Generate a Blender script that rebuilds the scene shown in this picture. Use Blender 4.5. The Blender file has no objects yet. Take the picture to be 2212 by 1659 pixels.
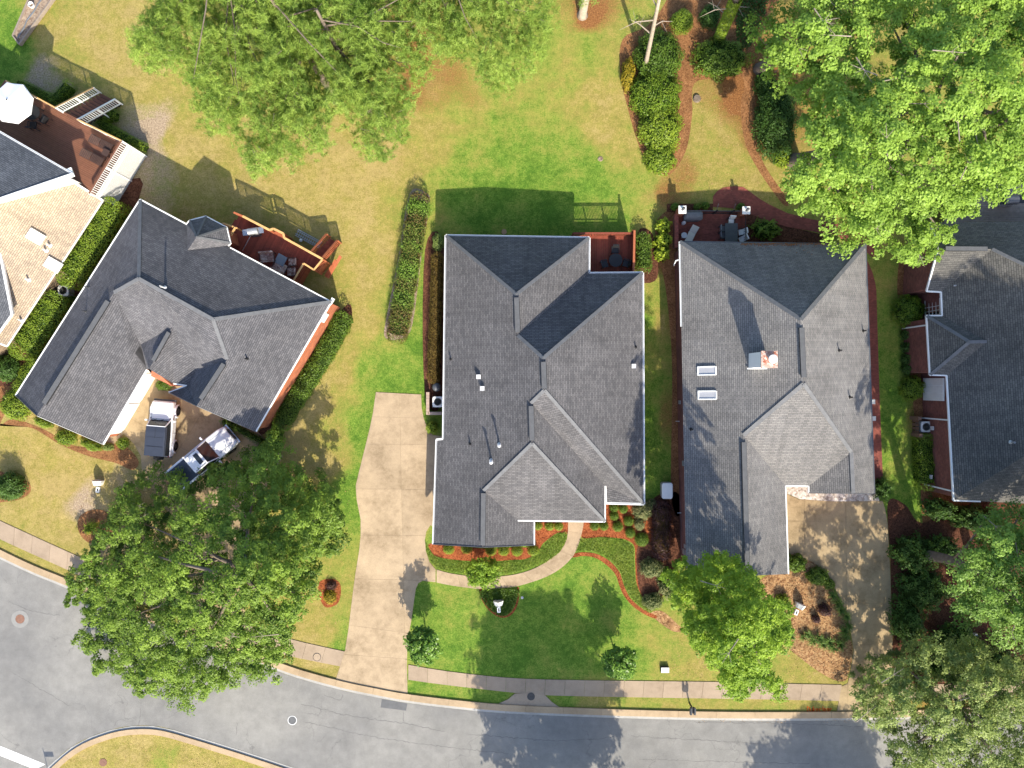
import bpy, bmesh, math, random
import numpy as np
from mathutils import Vector, Matrix

random.seed(7)
SC = bpy.context.scene
COL = SC.collection
H = 57.0            # camera height in metres
PX = 27.0           # picture units per metre at the ground

# ---------------------------------------------------------------- camera, sky, sun, exposure
cam_d = bpy.data.cameras.new('camera')
cam_d.sensor_width = 36.0
cam_d.lens = 18.0 / ((1106.0 / PX) / H)
cam_d.clip_start = 0.5
cam_d.clip_end = 2000.0
cam = bpy.data.objects.new('camera', cam_d)
cam.location = (0, 0, H)
COL.objects.link(cam)
SC.camera = cam

SUN_EL = math.radians(35.0)
SUN_AZ = math.radians(166.5)      # clockwise from +Y
world = bpy.data.worlds.new('World')
SC.world = world
world.use_nodes = True
wn = world.node_tree.nodes
wl = world.node_tree.links
wn.clear()
w_out = wn.new('ShaderNodeOutputWorld')
w_bg = wn.new('ShaderNodeBackground')
w_sky = wn.new('ShaderNodeTexSky')
w_sky.sky_type = 'NISHITA'
w_sky.sun_disc = False
w_sky.sun_elevation = SUN_EL
w_sky.sun_rotation = SUN_AZ
w_sky.air_density = 1.0
w_sky.dust_density = 2.0
w_sky.ozone_density = 2.5
w_bg.inputs['Strength'].default_value = 0.18
wl.new(w_sky.outputs[0], w_bg.inputs[0])
wl.new(w_bg.outputs[0], w_out.inputs[0])

sun_d = bpy.data.lights.new('sun', 'SUN')
sun_d.energy = 4.8
sun_d.angle = math.radians(0.53)
sun_d.color = (1.0, 0.915, 0.755)
sun = bpy.data.objects.new('sun', sun_d)
S = Vector((math.sin(SUN_AZ) * math.cos(SUN_EL), math.cos(SUN_AZ) * math.cos(SUN_EL), math.sin(SUN_EL)))
sun.rotation_euler = (-S).to_track_quat('-Z', 'Y').to_euler()
sun.location = (20, -60, 60)
COL.objects.link(sun)

SC.view_settings.view_transform = 'Standard'
SC.view_settings.look = 'None'
SC.view_settings.exposure = 0.80
SC.view_settings.gamma = 1.0
SC.view_settings.use_curve_mapping = False

# ---------------------------------------------------------------- small helpers
def P(u, v, z=0.0):
    s = (H - z) / (H * PX)
    return Vector(((u - 1106.0) * s, (829.5 - v) * s, z))

def tag(o, label=None, cat=None, group=None, kind=None):
    if label: o['label'] = label
    if cat: o['category'] = cat
    if group: o['group'] = group
    if kind: o['kind'] = kind
    return o

def thing(name, label, cat, loc=(0, 0, 0), rz=0.0, group=None):
    o = bpy.data.objects.new(name, None)
    o.location = loc
    o.rotation_euler = (0, 0, rz)
    o.empty_display_size = 0.2
    COL.objects.link(o)
    return tag(o, label, cat, group)

def root_loc(o):
    l = Vector((0, 0, 0))
    while o is not None:
        l = l + o.location
        o = o.parent
    return l

def link(name, me, mt=None, parent=None, loc=(0, 0, 0), rot=(0, 0, 0), scale=(1, 1, 1)):
    o = bpy.data.objects.new(name, me)
    if mt is not None and len(me.materials) == 0:
        me.materials.append(mt)
    o.location = loc
    o.rotation_euler = rot
    o.scale = scale
    if parent is not None: o.parent = parent
    COL.objects.link(o)
    return o

def copy_tree(o, parent=None):
    c = o.copy()
    COL.objects.link(c)
    if parent is not None: c.parent = parent
    for ch in list(o.children):
        copy_tree(ch, c)
    return c

def place(o, loc, rz, label=None, group=None):
    o.location = loc
    o.rotation_euler = (0, 0, rz)
    if label: o['label'] = label
    if group: o['group'] = group
    return o

class MB:
    """collects faces and builds ONE mesh object"""
    def __init__(s):
        s.v = []; s.f = []; s.uv = []; s.has_uv = False
    def face(s, pts, uv=None):
        n = len(s.v)
        s.v += [tuple(p) for p in pts]
        s.f.append(list(range(n, n + len(pts))))
        if uv is not None: s.has_uv = True
        s.uv.append(uv if uv is not None else [(p[0], p[1]) for p in pts])
        return s
    def hexa(s, b, t):
        n = len(b)
        s.face(list(reversed(b)))
        s.face(t)
        for i in range(n):
            j = (i + 1) % n
            L = (Vector(b[j]) - Vector(b[i])).length
            hh = (Vector(t[i]) - Vector(b[i])).length
            s.face([b[i], b[j], t[j], t[i]], [(0, b[i][2]), (L, b[j][2]), (L, t[j][2]), (0, t[i][2])])
        return s
    def box(s, c, size, rz=0.0, rx=0.0, ry=0.0):
        M = Matrix.Translation(Vector(c)) @ Matrix.Rotation(rz, 4, 'Z') @ Matrix.Rotation(ry, 4, 'Y') @ Matrix.Rotation(rx, 4, 'X')
        a, b, d = size[0] / 2, size[1] / 2, size[2] / 2
        bt = [M @ Vector(p) for p in ((-a, -b, -d), (a, -b, -d), (a, b, -d), (-a, b, -d))]
        tp = [M @ Vector(p) for p in ((-a, -b, d), (a, -b, d), (a, b, d), (-a, b, d))]
        return s.hexa(bt, tp)
    def bar(s, p0, p1, w, h):
        """box from p0 to p1, w wide sideways and h high, centred on the line"""
        p0 = Vector(p0); p1 = Vector(p1)
        d = (p1 - p0)
        if d.length < 1e-6: return s
        d.normalize()
        side = d.cross(Vector((0, 0, 1)))
        if side.length < 1e-4: side = Vector((1, 0, 0))
        side.normalize()
        up = side.cross(d)
        a = side * (w / 2); b = up * (h / 2)
        q0 = [p0 - a - b, p0 + a - b, p0 + a + b, p0 - a + b]
        q1 = [p1 - a - b, p1 + a - b, p1 + a + b, p1 - a + b]
        s.face([q0[3], q0[2], q0[1], q0[0]]); s.face(q1)
        for i in range(4):
            j = (i + 1) % 4
            s.face([q0[i], q0[j], q1[j], q1[i]])
        return s
    def prism(s, poly, z0, z1):
        """poly: list of (x,y); z1 may be a list"""
        a = sum(poly[i][0] * poly[(i + 1) % len(poly)][1] - poly[(i + 1) % len(poly)][0] * poly[i][1] for i in range(len(poly)))
        zt = list(z1) if hasattr(z1, '__len__') else [z1] * len(poly)
        if a < 0:
            poly = list(reversed(poly)); zt = list(reversed(zt))
        return s.hexa([Vector((p[0], p[1], z0)) for p in poly], [Vector((p[0], p[1], z)) for p, z in zip(poly, zt)])
    def tube(s, path, radii, n=7):
        path = [Vector(p) for p in path]
        if not hasattr(radii, '__len__'): radii = [radii] * len(path)
        rings = []
        for i, p in enumerate(path):
            d = (path[min(i + 1, len(path) - 1)] - path[max(i - 1, 0)])
            if d.length < 1e-6: d = Vector((0, 0, 1))
            d.normalize()
            x = d.cross(Vector((0.3, 0.9, 0.1))); x.normalize()
            y = d.cross(x)
            rings.append([p + (x * math.cos(2 * math.pi * k / n) + y * math.sin(2 * math.pi * k / n)) * radii[i] for k in range(n)])
        for a, b in zip(rings, rings[1:]):
            for k in range(n):
                j = (k + 1) % n
                s.face([a[k], a[j], b[j], b[k]])
        s.face(list(reversed(rings[0]))); s.face(rings[-1])
        return s
    def lathe(s, c, prof, n=16, sx=1.0, sy=1.0):
        c = Vector(c)
        rings = [[c + Vector((r * sx * math.cos(2 * math.pi * k / n), r * sy * math.sin(2 * math.pi * k / n), z)) for k in range(n)] for r, z in prof]
        for a, b in zip(rings, rings[1:]):
            for k in range(n):
                j = (k + 1) % n
                s.face([a[k], a[j], b[j], b[k]])
        if prof[0][0] > 1e-4: s.face(list(reversed(rings[0])))
        if prof[-1][0] > 1e-4: s.face(rings[-1])
        return s
    def loft(s, secs):
        n = len(secs[0])
        for a, b in zip(secs, secs[1:]):
            for k in range(n):
                j = (k + 1) % n
                s.face([a[k], a[j], b[j], b[k]])
        s.face(list(reversed(secs[0]))); s.face(secs[-1])
        return s
    def build(s, name, mt, parent=None, label=None, kind=None, smooth=False, merge=True):
        off = root_loc(parent) if parent is not None else Vector((0, 0, 0))
        me = bpy.data.meshes.new(name)
        me.from_pydata([(x - off.x, y - off.y, z - off.z) for x, y, z in s.v], [], s.f)
        uvl = me.uv_layers.new(name='UVMap')
        uvl.data.foreach_set('uv', np.array([c for f in s.uv for c in f], dtype=np.float32).ravel())
        bm = bmesh.new(); bm.from_mesh(me)
        if merge: bmesh.ops.remove_doubles(bm, verts=bm.verts, dist=0.0004)
        bmesh.ops.recalc_face_normals(bm, faces=bm.faces)
        bm.to_mesh(me); bm.free()
        if smooth:
            for p in me.polygons: p.use_smooth = True
        o = link(name, me, mt, parent)
        if label: o['label'] = label
        if kind: o['kind'] = kind
        return o

UNIT = bpy.data.meshes.new('unit_box')
_b = bmesh.new(); bmesh.ops.create_cube(_b, size=1.0); _b.to_mesh(UNIT); _b.free()
_unit_cache = {}
def unit(mt):
    if mt.name not in _unit_cache:
        m = UNIT.copy(); m.materials.append(mt); _unit_cache[mt.name] = m
    return _unit_cache[mt.name]

def ubox(name, mt, parent, c, size, rz=0.0, rx=0.0, ry=0.0):
    """a box part that shares one mesh with all its like; c in world coordinates"""
    off = root_loc(parent)
    return link(name, unit(mt), None, parent, Vector(c) - off, (rx, ry, rz), size)

def ubar(name, mt, parent, p0, p1, w, h):
    p0 = Vector(p0); p1 = Vector(p1)
    d = p1 - p0
    L = d.length
    rz = math.atan2(d.y, d.x); ry = -math.atan2(d.z, math.hypot(d.x, d.y))
    return ubox(name, mt, parent, (p0 + p1) / 2, (L, w, h), rz, 0, ry)

# ---------------------------------------------------------------- materials
def nt(name):
    m = bpy.data.materials.new(name)
    m.use_nodes = True
    n = m.node_tree.nodes; l = m.node_tree.links
    return m, n, l, n['Principled BSDF']

def rgb(c): return (c[0], c[1], c[2], 1.0)

def noise(n, l, scale, detail=4.0, rough=0.6, vec=None, w=None):
    t = n.new('ShaderNodeTexNoise')
    t.inputs['Scale'].default_value = scale
    t.inputs['Detail'].default_value = detail
    t.inputs['Roughness'].default_value = rough
    if vec is not None: l.new(vec, t.inputs['Vector'])
    return t.outputs['Fac']

def ramp(n, l, fac, stops):
    r = n.new('ShaderNodeValToRGB')
    e = r.color_ramp.elements
    while len(e) < len(stops): e.new(0.5)
    for i, (p, c) in enumerate(stops):
        e[i].position = p; e[i].color = rgb(c) if hasattr(c, '__len__') else (c, c, c, 1)
    l.new(fac, r.inputs[0])
    return r.outputs[0]

def math_(n, l, op, a, b=None, clamp=False):
    m = n.new('ShaderNodeMath'); m.operation = op; m.use_clamp = clamp
    for i, x in enumerate((a, b)):
        if x is None: continue
        if isinstance(x, (int, float)): m.inputs[i].default_value = x
        else: l.new(x, m.inputs[i])
    return m.outputs[0]

def mix(n, l, fac, a, b, mode='MIX'):
    m = n.new('ShaderNodeMix'); m.data_type = 'RGBA'; m.blend_type = mode
    if isinstance(fac, (int, float)): m.inputs[0].default_value = fac
    else: l.new(fac, m.inputs[0])
    for i, x in ((6, a), (7, b)):
        if hasattr(x, '__len__'): m.inputs[i].default_value = rgb(x)
        else: l.new(x, m.inputs[i])
    return m.outputs[2]

def bump(n, l, hgt, bs, strength=0.4, dist=0.02):
    b = n.new('ShaderNodeBump')
    b.inputs['Strength'].default_value = strength
    b.inputs['Distance'].default_value = dist
    l.new(hgt, b.inputs['Height'])
    l.new(b.outputs[0], bs.inputs['Normal'])

def geo_pos(n): return n.new('ShaderNodeNewGeometry').outputs['Position']

def basic(name, c, var=0.25, scale=3.0, rough=0.75, spec=0.3, bmp=0.0, fine=30.0, rnd=0.0, metal=0.0, obj=False):
    """colour broken up by two scales of noise (and by object, for boards and slabs)"""
    m, n, l, bs = nt(name)
    vec = n.new('ShaderNodeTexCoord').outputs['Object'] if obj else geo_pos(n)
    a = noise(n, l, scale, 4, 0.65, vec)
    b = noise(n, l, fine, 2, 0.6, vec)
    s = math_(n, l, 'ADD', math_(n, l, 'MULTIPLY', a, 0.6), math_(n, l, 'MULTIPLY', b, 0.4))
    lo = [x * (1 - var) for x in c]; hi = [min(1, x * (1 + var)) for x in c]
    col = ramp(n, l, s, [(0.3, lo), (0.7, hi)])
    if rnd:
        oi = n.new('ShaderNodeObjectInfo')
        f = math_(n, l, 'ADD', math_(n, l, 'MULTIPLY', oi.outputs['Random'], 2 * rnd), 1 - rnd)
        comb = n.new('ShaderNodeCombineColor')
        for i in range(3): l.new(f, comb.inputs[i])
        col = mix(n, l, 1.0, col, comb.outputs[0], 'MULTIPLY')
    l.new(col, bs.inputs['Base Color'])
    bs.inputs['Roughness'].default_value = rough
    bs.inputs['Specular IOR Level'].default_value = spec
    bs.inputs['Metallic'].default_value = metal
    if bmp: bump(n, l, b, bs, bmp, 0.02)
    return m

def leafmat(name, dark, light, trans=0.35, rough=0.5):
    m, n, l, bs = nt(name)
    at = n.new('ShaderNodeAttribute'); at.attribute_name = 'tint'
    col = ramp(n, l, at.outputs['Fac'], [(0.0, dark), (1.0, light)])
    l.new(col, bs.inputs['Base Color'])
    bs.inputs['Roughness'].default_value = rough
    bs.inputs['Specular IOR Level'].default_value = 0.25
    tr = n.new('ShaderNodeBsdfTranslucent')
    tcol = mix(n, l, 1.0, col, (1.0, 1.0, 0.55), 'MULTIPLY')
    l.new(tcol, tr.inputs[0])
    ms = n.new('ShaderNodeMixShader'); ms.inputs[0].default_value = trans
    l.new(bs.outputs[0], ms.inputs[1]); l.new(tr.outputs[0], ms.inputs[2])
    l.new(ms.outputs[0], n['Material Output'].inputs['Surface'])
    return m

def shingle(name, c, warm=(1.02, 1.0, 0.97), var=0.2, stain=0.2):
    m, n, l, bs = nt(name)
    uv = n.new('ShaderNodeUVMap').outputs[0]
    br = n.new('ShaderNodeTexBrick')
    br.offset = 0.37; br.offset_frequency = 2; br.squash = 1.0
    br.inputs['Scale'].default_value = 1.0
    br.inputs['Brick Width'].default_value = 0.31
    br.inputs['Row Height'].default_value = 0.145
    br.inputs['Mortar Size'].default_value = 0.012
    br.inputs['Mortar Smooth'].default_value = 0.3
    br.inputs['Bias'].default_value = 0.0
    br.inputs['Color1'].default_value = rgb([x * (1 - var) for x in c])
    br.inputs['Color2'].default_value = rgb([x * (1 + var) * w for x, w in zip(c, warm)])
    br.inputs['Mortar'].default_value = rgb([x * 0.35 for x in c])
    l.new(uv, br.inputs['Vector'])
    pos = geo_pos(n)
    big = noise(n, l, 0.35, 3, 0.6, pos)
    col = mix(n, l, 1.0, br.outputs['Color'], ramp(n, l, big, [(0.3, 1 - stain), (0.7, 1 + stain * 0.4)]), 'MULTIPLY')
    # weather streaks that run down the slope
    mp = n.new('ShaderNodeMapping'); mp.inputs['Scale'].default_value = (1.5, 0.16, 1.0); l.new(uv, mp.inputs['Vector'])
    st = noise(n, l, 1.0, 5, 0.65, mp.outputs[0])
    col = mix(n, l, 1.0, col, ramp(n, l, st, [(0.30, 0.84), (0.5, 1.0), (0.72, 1.10)]), 'MULTIPLY')
    gr = noise(n, l, 26.0, 2, 0.7, pos)
    col = mix(n, l, 1.0, col, ramp(n, l, gr, [(0.3, 0.86), (0.7, 1.14)]), 'MULTIPLY')
    sep = n.new('ShaderNodeSeparateXYZ'); l.new(uv, sep.inputs[0])
    w = math_(n, l, 'FRACT', math_(n, l, 'DIVIDE', sep.outputs[1], 0.145))
    col = mix(n, l, 1.0, col, ramp(n, l, w, [(0.0, 0.62), (0.22, 0.98), (0.9, 1.06), (1.0, 0.8)]), 'MULTIPLY')  # course shading put into the colour, darkest at each lower edge
    l.new(col, bs.inputs['Base Color'])
    bs.inputs['Roughness'].default_value = 0.9
    bs.inputs['Specular IOR Level'].default_value = 0.25
    if 'Diffuse Roughness' in bs.inputs: bs.inputs['Diffuse Roughness'].default_value = 0.5
    # each course is a wedge that lifts towards its lower edge
    hgt = math_(n, l, 'ADD', math_(n, l, 'MULTIPLY', math_(n, l, 'SUBTRACT', 1.0, w), 0.8), math_(n, l, 'MULTIPLY', gr, 0.3))
    bump(n, l, hgt, bs, 0.55, 0.012)
    return m

def brickmat(name, c, mortar=(0.30, 0.24, 0.20), w=0.21, hgt=0.075, uvs=True, var=0.3):
    m, n, l, bs = nt(name)
    vec = n.new('ShaderNodeUVMap').outputs[0] if uvs else geo_pos(n)
    br = n.new('ShaderNodeTexBrick')
    br.inputs['Scale'].default_value = 1.0
    br.inputs['Brick Width'].default_value = w
    br.inputs['Row Height'].default_value = hgt
    br.inputs['Mortar Size'].default_value = 0.008
    br.inputs['Color1'].default_value = rgb([x * (1 - var) for x in c])
    br.inputs['Color2'].default_value = rgb([x * (1 + var) for x in c])
    br.inputs['Mortar'].default_value = rgb(mortar)
    l.new(vec, br.inputs['Vector'])
    big = noise(n, l, 1.2, 4, 0.6, geo_pos(n))
    col = mix(n, l, 1.0, br.outputs['Color'], ramp(n, l, big, [(0.3, 0.75), (0.7, 1.15)]), 'MULTIPLY')
    l.new(col, bs.inputs['Base Color'])
    bs.inputs['Roughness'].default_value = 0.85
    bump(n, l, br.outputs['Fac'], bs, -0.4, 0.01)
    return m

def litter(name, cols, cell=14.0, bmp=0.8):
    """bark, straw or leaves: a jumble of flakes, each with its own tone"""
    m, n, l, bs = nt(name)
    pos = geo_pos(n)
    w = n.new('ShaderNodeVectorMath'); w.operation = 'ADD'
    nz = n.new('ShaderNodeTexNoise'); nz.inputs['Scale'].default_value = 6.0; nz.inputs['Detail'].default_value = 3
    l.new(pos, nz.inputs['Vector'])
    sc = n.new('ShaderNodeVectorMath'); sc.operation = 'SCALE'; sc.inputs['Scale'].default_value = 0.35
    l.new(nz.outputs['Color'], sc.inputs[0]); l.new(pos, w.inputs[0]); l.new(sc.outputs[0], w.inputs[1])
    vo = n.new('ShaderNodeTexVoronoi'); vo.inputs['Scale'].default_value = cell
    l.new(w.outputs[0], vo.inputs['Vector'])
    sep = n.new('ShaderNodeSeparateColor'); l.new(vo.outputs['Color'], sep.inputs[0])
    k = len(cols)
    col = ramp(n, l, sep.outputs[0], [(i / max(1, k - 1), c) for i, c in enumerate(cols)])
    big = noise(n, l, 0.9, 4, 0.6, pos)
    col = mix(n, l, 1.0, col, ramp(n, l, big, [(0.3, 0.7), (0.7, 1.2)]), 'MULTIPLY')
    l.new(col, bs.inputs['Base Color'])
    bs.inputs['Roughness'].default_value = 0.95
    bs.inputs['Specular IOR Level'].default_value = 0.1
    bump(n, l, math_(n, l, 'ADD', sep.outputs[1], noise(n, l, 30, 3, 0.7, pos)), bs, bmp, 0.03)
    return m

def grass_ground():
    m, n, l, bs = nt('lawn_grass')
    pos = geo_pos(n)
    at = n.new('ShaderNodeAttribute'); at.attribute_name = 'mask'
    sep = n.new('ShaderNodeSeparateColor'); l.new(at.outputs['Color'], sep.inputs[0])
    n1 = noise(n, l, 0.55, 6, 0.62, pos)
    n2 = noise(n, l, 2.6, 5, 0.7, pos)
    n3 = noise(n, l, 9.0, 5, 0.8, pos)
    n4 = noise(n, l, 26.0, 4, 0.8, pos)
    jit = math_(n, l, 'ADD', math_(n, l, 'MULTIPLY', math_(n, l, 'SUBTRACT', n1, 0.5), 1.1),
                math_(n, l, 'ADD', math_(n, l, 'MULTIPLY', math_(n, l, 'SUBTRACT', n2, 0.5), 0.7),
                      math_(n, l, 'MULTIPLY', math_(n, l, 'SUBTRACT', n3, 0.5), 1.0)))
    dry = math_(n, l, 'ADD', sep.outputs[0], jit, True)
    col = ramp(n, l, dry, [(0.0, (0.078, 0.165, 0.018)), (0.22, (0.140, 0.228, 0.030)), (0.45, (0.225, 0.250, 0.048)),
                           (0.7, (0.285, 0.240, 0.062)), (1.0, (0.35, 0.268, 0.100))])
    col = mix(n, l, 1.0, col, ramp(n, l, n2, [(0.3, 0.84), (0.5, 1.0), (0.7, 1.12)]), 'MULTIPLY')
    col = mix(n, l, 1.0, col, ramp(n, l, noise(n, l, 0.9, 4, 0.7, pos), [(0.3, 0.88), (0.7, 1.10)]), 'MULTIPLY')
    straw = math_(n, l, 'MULTIPLY', sep.outputs[1], math_(n, l, 'ADD', n2, 0.45), True)
    scol = ramp(n, l, n3, [(0.3, (0.12, 0.045, 0.015)), (0.7, (0.34, 0.16, 0.06))])
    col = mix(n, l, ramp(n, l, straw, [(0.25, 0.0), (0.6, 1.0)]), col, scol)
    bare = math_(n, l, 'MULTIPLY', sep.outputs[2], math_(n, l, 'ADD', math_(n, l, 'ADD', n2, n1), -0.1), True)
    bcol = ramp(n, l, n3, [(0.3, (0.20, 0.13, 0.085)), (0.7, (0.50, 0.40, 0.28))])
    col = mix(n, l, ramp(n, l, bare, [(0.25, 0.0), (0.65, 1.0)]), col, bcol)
    grain = math_(n, l, 'ADD', math_(n, l, 'MULTIPLY', n4, 0.45), math_(n, l, 'MULTIPLY', n3, 0.55))
    col = mix(n, l, 1.0, col, ramp(n, l, grain, [(0.32, 0.55), (0.5, 1.0), (0.68, 1.45)]), 'MULTIPLY')
    l.new(col, bs.inputs['Base Color'])
    bs.inputs['Roughness'].default_value = 0.9
    bs.inputs['Specular IOR Level'].default_value = 0.12
    bump(n, l, grain, bs, 1.0, 0.06)
    return m

def asphalt():
    m, n, l, bs = nt('asphalt')
    pos = geo_pos(n)
    n1 = noise(n, l, 0.12, 5, 0.6, pos)
    n2 = noise(n, l, 1.1, 5, 0.65, pos)
    n3 = noise(n, l, 22.0, 3, 0.8, pos)
    col = ramp(n, l, n1, [(0.35, (0.185, 0.181, 0.173)), (0.65, (0.262, 0.253, 0.232))])
    col = mix(n, l, 1.0, col, ramp(n, l, n2, [(0.3, 0.84), (0.7, 1.1)]), 'MULTIPLY')
    col = mix(n, l, 1.0, col, ramp(n, l, n3, [(0.3, 0.78), (0.7, 1.2)]), 'MULTIPLY')
    # wandering hairline cracks
    w = n.new('ShaderNodeVectorMath'); w.operation = 'ADD'
    nz = n.new('ShaderNodeTexNoise'); nz.inputs['Scale'].default_value = 0.5; nz.inputs['Detail'].default_value = 5
    l.new(pos, nz.inputs['Vector'])
    sc = n.new('ShaderNodeVectorMath'); sc.operation = 'SCALE'; sc.inputs['Scale'].default_value = 3.2
    l.new(nz.outputs['Color'], sc.inputs[0]); l.new(pos, w.inputs[0]); l.new(sc.outputs[0], w.inputs[1])
    vo = n.new('ShaderNodeTexVoronoi'); vo.feature = 'DISTANCE_TO_EDGE'; vo.inputs['Scale'].default_value = 0.16
    l.new(w.outputs[0], vo.inputs['Vector'])
    gate = ramp(n, l, noise(n, l, 0.3, 2, 0.5, pos), [(0.46, 0.0), (0.58, 1.0)])
    crack = math_(n, l, 'MULTIPLY', ramp(n, l, vo.outputs['Distance'], [(0.0, 1.0), (0.005, 0.0)]), gate)
    col = mix(n, l, math_(n, l, 'MULTIPLY', crack, 0.40), col, (0.05, 0.05, 0.05))
    l.new(col, bs.inputs['Base Color'])
    bs.inputs['Roughness'].default_value = 0.85
    bs.inputs['Specular IOR Level'].default_value = 0.3
    bump(n, l, n3, bs, 0.35, 0.01)
    return m

def concrete(name, c, stain=0.35, rnd=0.06):
    m, n, l, bs = nt(name)
    pos = geo_pos(n)
    n1 = noise(n, l, 0.45, 6, 0.62, pos)
    n2 = noise(n, l, 2.2, 5, 0.7, pos)
    n3 = noise(n, l, 24.0, 3, 0.8, pos)
    s = math_(n, l, 'ADD', math_(n, l, 'MULTIPLY', n1, 0.65), math_(n, l, 'MULTIPLY', n2, 0.35))
    col = ramp(n, l, s, [(0.33, [c[0] * (1 - stain), c[1] * (1 - stain * 1.05), c[2] * (1 - stain * 1.15)]), (0.52, c),
                         (0.68, [min(1, x * (1 + stain * 0.45)) for x in c])])
    col = mix(n, l, 1.0, col, ramp(n, l, n3, [(0.3, 0.78), (0.7, 1.2)]), 'MULTIPLY')
    oi = n.new('ShaderNodeObjectInfo')
    f = math_(n, l, 'ADD', math_(n, l, 'MULTIPLY', oi.outputs['Random'], 2 * rnd), 1 - rnd)
    comb = n.new('ShaderNodeCombineColor')
    for i in range(3): l.new(f, comb.inputs[i])
    col = mix(n, l, 1.0, col, comb.outputs[0], 'MULTIPLY')
    l.new(col, bs.inputs['Base Color'])
    bs.inputs['Roughness'].default_value = 0.85
    bs.inputs['Specular IOR Level'].default_value = 0.25
    bump(n, l, n3, bs, 0.3, 0.008)
    return m

M = {}
M['grass'] = grass_ground()
M['asphalt'] = asphalt()
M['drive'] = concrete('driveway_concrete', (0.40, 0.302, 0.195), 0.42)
M['drive_joint'] = basic('joint_dirt', (0.29, 0.22, 0.14), 0.2)
M['walk'] = concrete('sidewalk_concrete', (0.36, 0.275, 0.195), 0.25)
M['kerb'] = concrete('kerb_concrete', (0.42, 0.31, 0.195), 0.25)
M['gutter'] = concrete('gutter_concrete', (0.40, 0.39, 0.365), 0.2)
M['drive_shade'] = concrete('shaded_driveway_concrete', (0.36, 0.268, 0.155), 0.45)  # driveway concrete darkened: tree shade mixed into the colour
M['red_mulch'] = litter('red_bark_mulch', [(0.10, 0.022, 0.008), (0.30, 0.085, 0.03), (0.40, 0.13, 0.05), (0.20, 0.05, 0.02)])
M['dark_mulch'] = litter('dark_bark_mulch', [(0.05, 0.022, 0.014), (0.12, 0.05, 0.03), (0.17, 0.075, 0.045)])
M['straw'] = litter('pine_straw', [(0.13, 0.055, 0.025), (0.28, 0.13, 0.055), (0.35, 0.18, 0.08), (0.20, 0.085, 0.035)], 16)
M['leaf_litter'] = litter('leaf_litter', [(0.13, 0.06, 0.03), (0.34, 0.19, 0.085), (0.46, 0.29, 0.145), (0.22, 0.105, 0.05)], 9)
M['sand'] = litter('sandy_soil', [(0.22, 0.15, 0.11), (0.33, 0.25, 0.18), (0.42, 0.33, 0.25)], 9)
M['gravel'] = litter('pale_gravel', [(0.30, 0.25, 0.21), (0.55, 0.48, 0.42), (0.70, 0.65, 0.60), (0.40, 0.32, 0.27)], 7)
M['turf'] = None
M['shingle_mid'] = shingle('shingle_mid_grey', (0.136, 0.133, 0.140))
M['shingle_left'] = shingle('shingle_blue_grey', (0.131, 0.130, 0.142), var=0.2)
M['shingle_right'] = shingle('shingle_weathered_grey', (0.215, 0.209, 0.208), var=0.16)
M['shingle_far'] = shingle('shingle_brown_grey', (0.145, 0.140, 0.132), var=0.2)
M['shingle_pale'] = shingle('shingle_slate', (0.135, 0.145, 0.165), var=0.2)
M['shingle_tan'] = shingle('shingle_tan', (0.45, 0.365, 0.275), var=0.14, stain=0.12)
M['cap'] = basic('ridge_cap_shingle', (0.150, 0.152, 0.158), 0.25, 3, 0.85, 0.2)
M['vent_dark'] = basic('ridge_vent', (0.105, 0.107, 0.112), 0.2, 3, 0.8, 0.2)
M['black'] = basic('black_metal', (0.018, 0.018, 0.02), 0.3, 6, 0.5, 0.4)
M['white'] = basic('white_paint', (0.80, 0.80, 0.78), 0.05, 2, 0.5, 0.4)
M['white_dirty'] = basic('white_trim', (0.72, 0.71, 0.68), 0.10, 2, 0.6, 0.3)
M['brick_orange'] = brickmat('orange_brick', (0.40, 0.11, 0.045), (0.36, 0.17, 0.10))
M['brick_red'] = brickmat('red_brick', (0.20, 0.062, 0.045), (0.22, 0.12, 0.10))
M['brick_pink'] = brickmat('pink_brick', (0.42, 0.22, 0.15), (0.45, 0.33, 0.26))
M['patio'] = brickmat('red_paver', (0.24, 0.060, 0.040), (0.16, 0.06, 0.045), 0.2, 0.1, False, 0.2)
M['red_deck'] = basic('red_stained_wood', (0.235, 0.058, 0.034), 0.25, 4, 0.65, 0.3, 0.1, 30, 0.16)
M['red_wood'] = basic('orange_stained_wood', (0.36, 0.11, 0.05), 0.2, 4, 0.6, 0.3, 0, 30, 0.1)
M['cap_wood'] = basic('pale_cap_rail_wood', (0.62, 0.37, 0.15), 0.2, 2, 0.6, 0.3)
M['brown_deck'] = basic('brown_decking', (0.175, 0.075, 0.045), 0.2, 4, 0.65, 0.3, 0.1, 30, 0.10)
M['grey_wood'] = basic('weathered_wood', (0.27, 0.22, 0.18), 0.3, 4, 0.8, 0.2, 0.2, 30, 0.15)
M['dark_wood'] = basic('dark_wood', (0.055, 0.032, 0.026), 0.3, 5, 0.6, 0.3, 0, 30, 0.1)
M['fence_wood'] = basic('fence_wood', (0.20, 0.12, 0.085), 0.3, 5, 0.8, 0.2, 0, 30, 0.1)
M['bark'] = basic('bark', (0.17, 0.135, 0.105), 0.4, 3, 0.9, 0.1, 0.6, 14)
M['bark_pale'] = basic('pale_bark', (0.36, 0.30, 0.24), 0.3, 3, 0.9, 0.1, 0.5, 14)
M['twig'] = basic('dead_twig', (0.30, 0.25, 0.20), 0.3, 5, 0.9, 0.1)
M['glass'] = basic('dark_glass', (0.02, 0.024, 0.03), 0.2, 2, 0.06, 0.6)
M['skyglass'] = basic('skylight_glass', (0.42, 0.42, 0.44), 0.1, 1, 0.12, 0.6)
M['metal'] = basic('galvanised_metal', (0.42, 0.43, 0.44), 0.12, 4, 0.4, 0.5, 0, 30, 0, 0.5)
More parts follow.
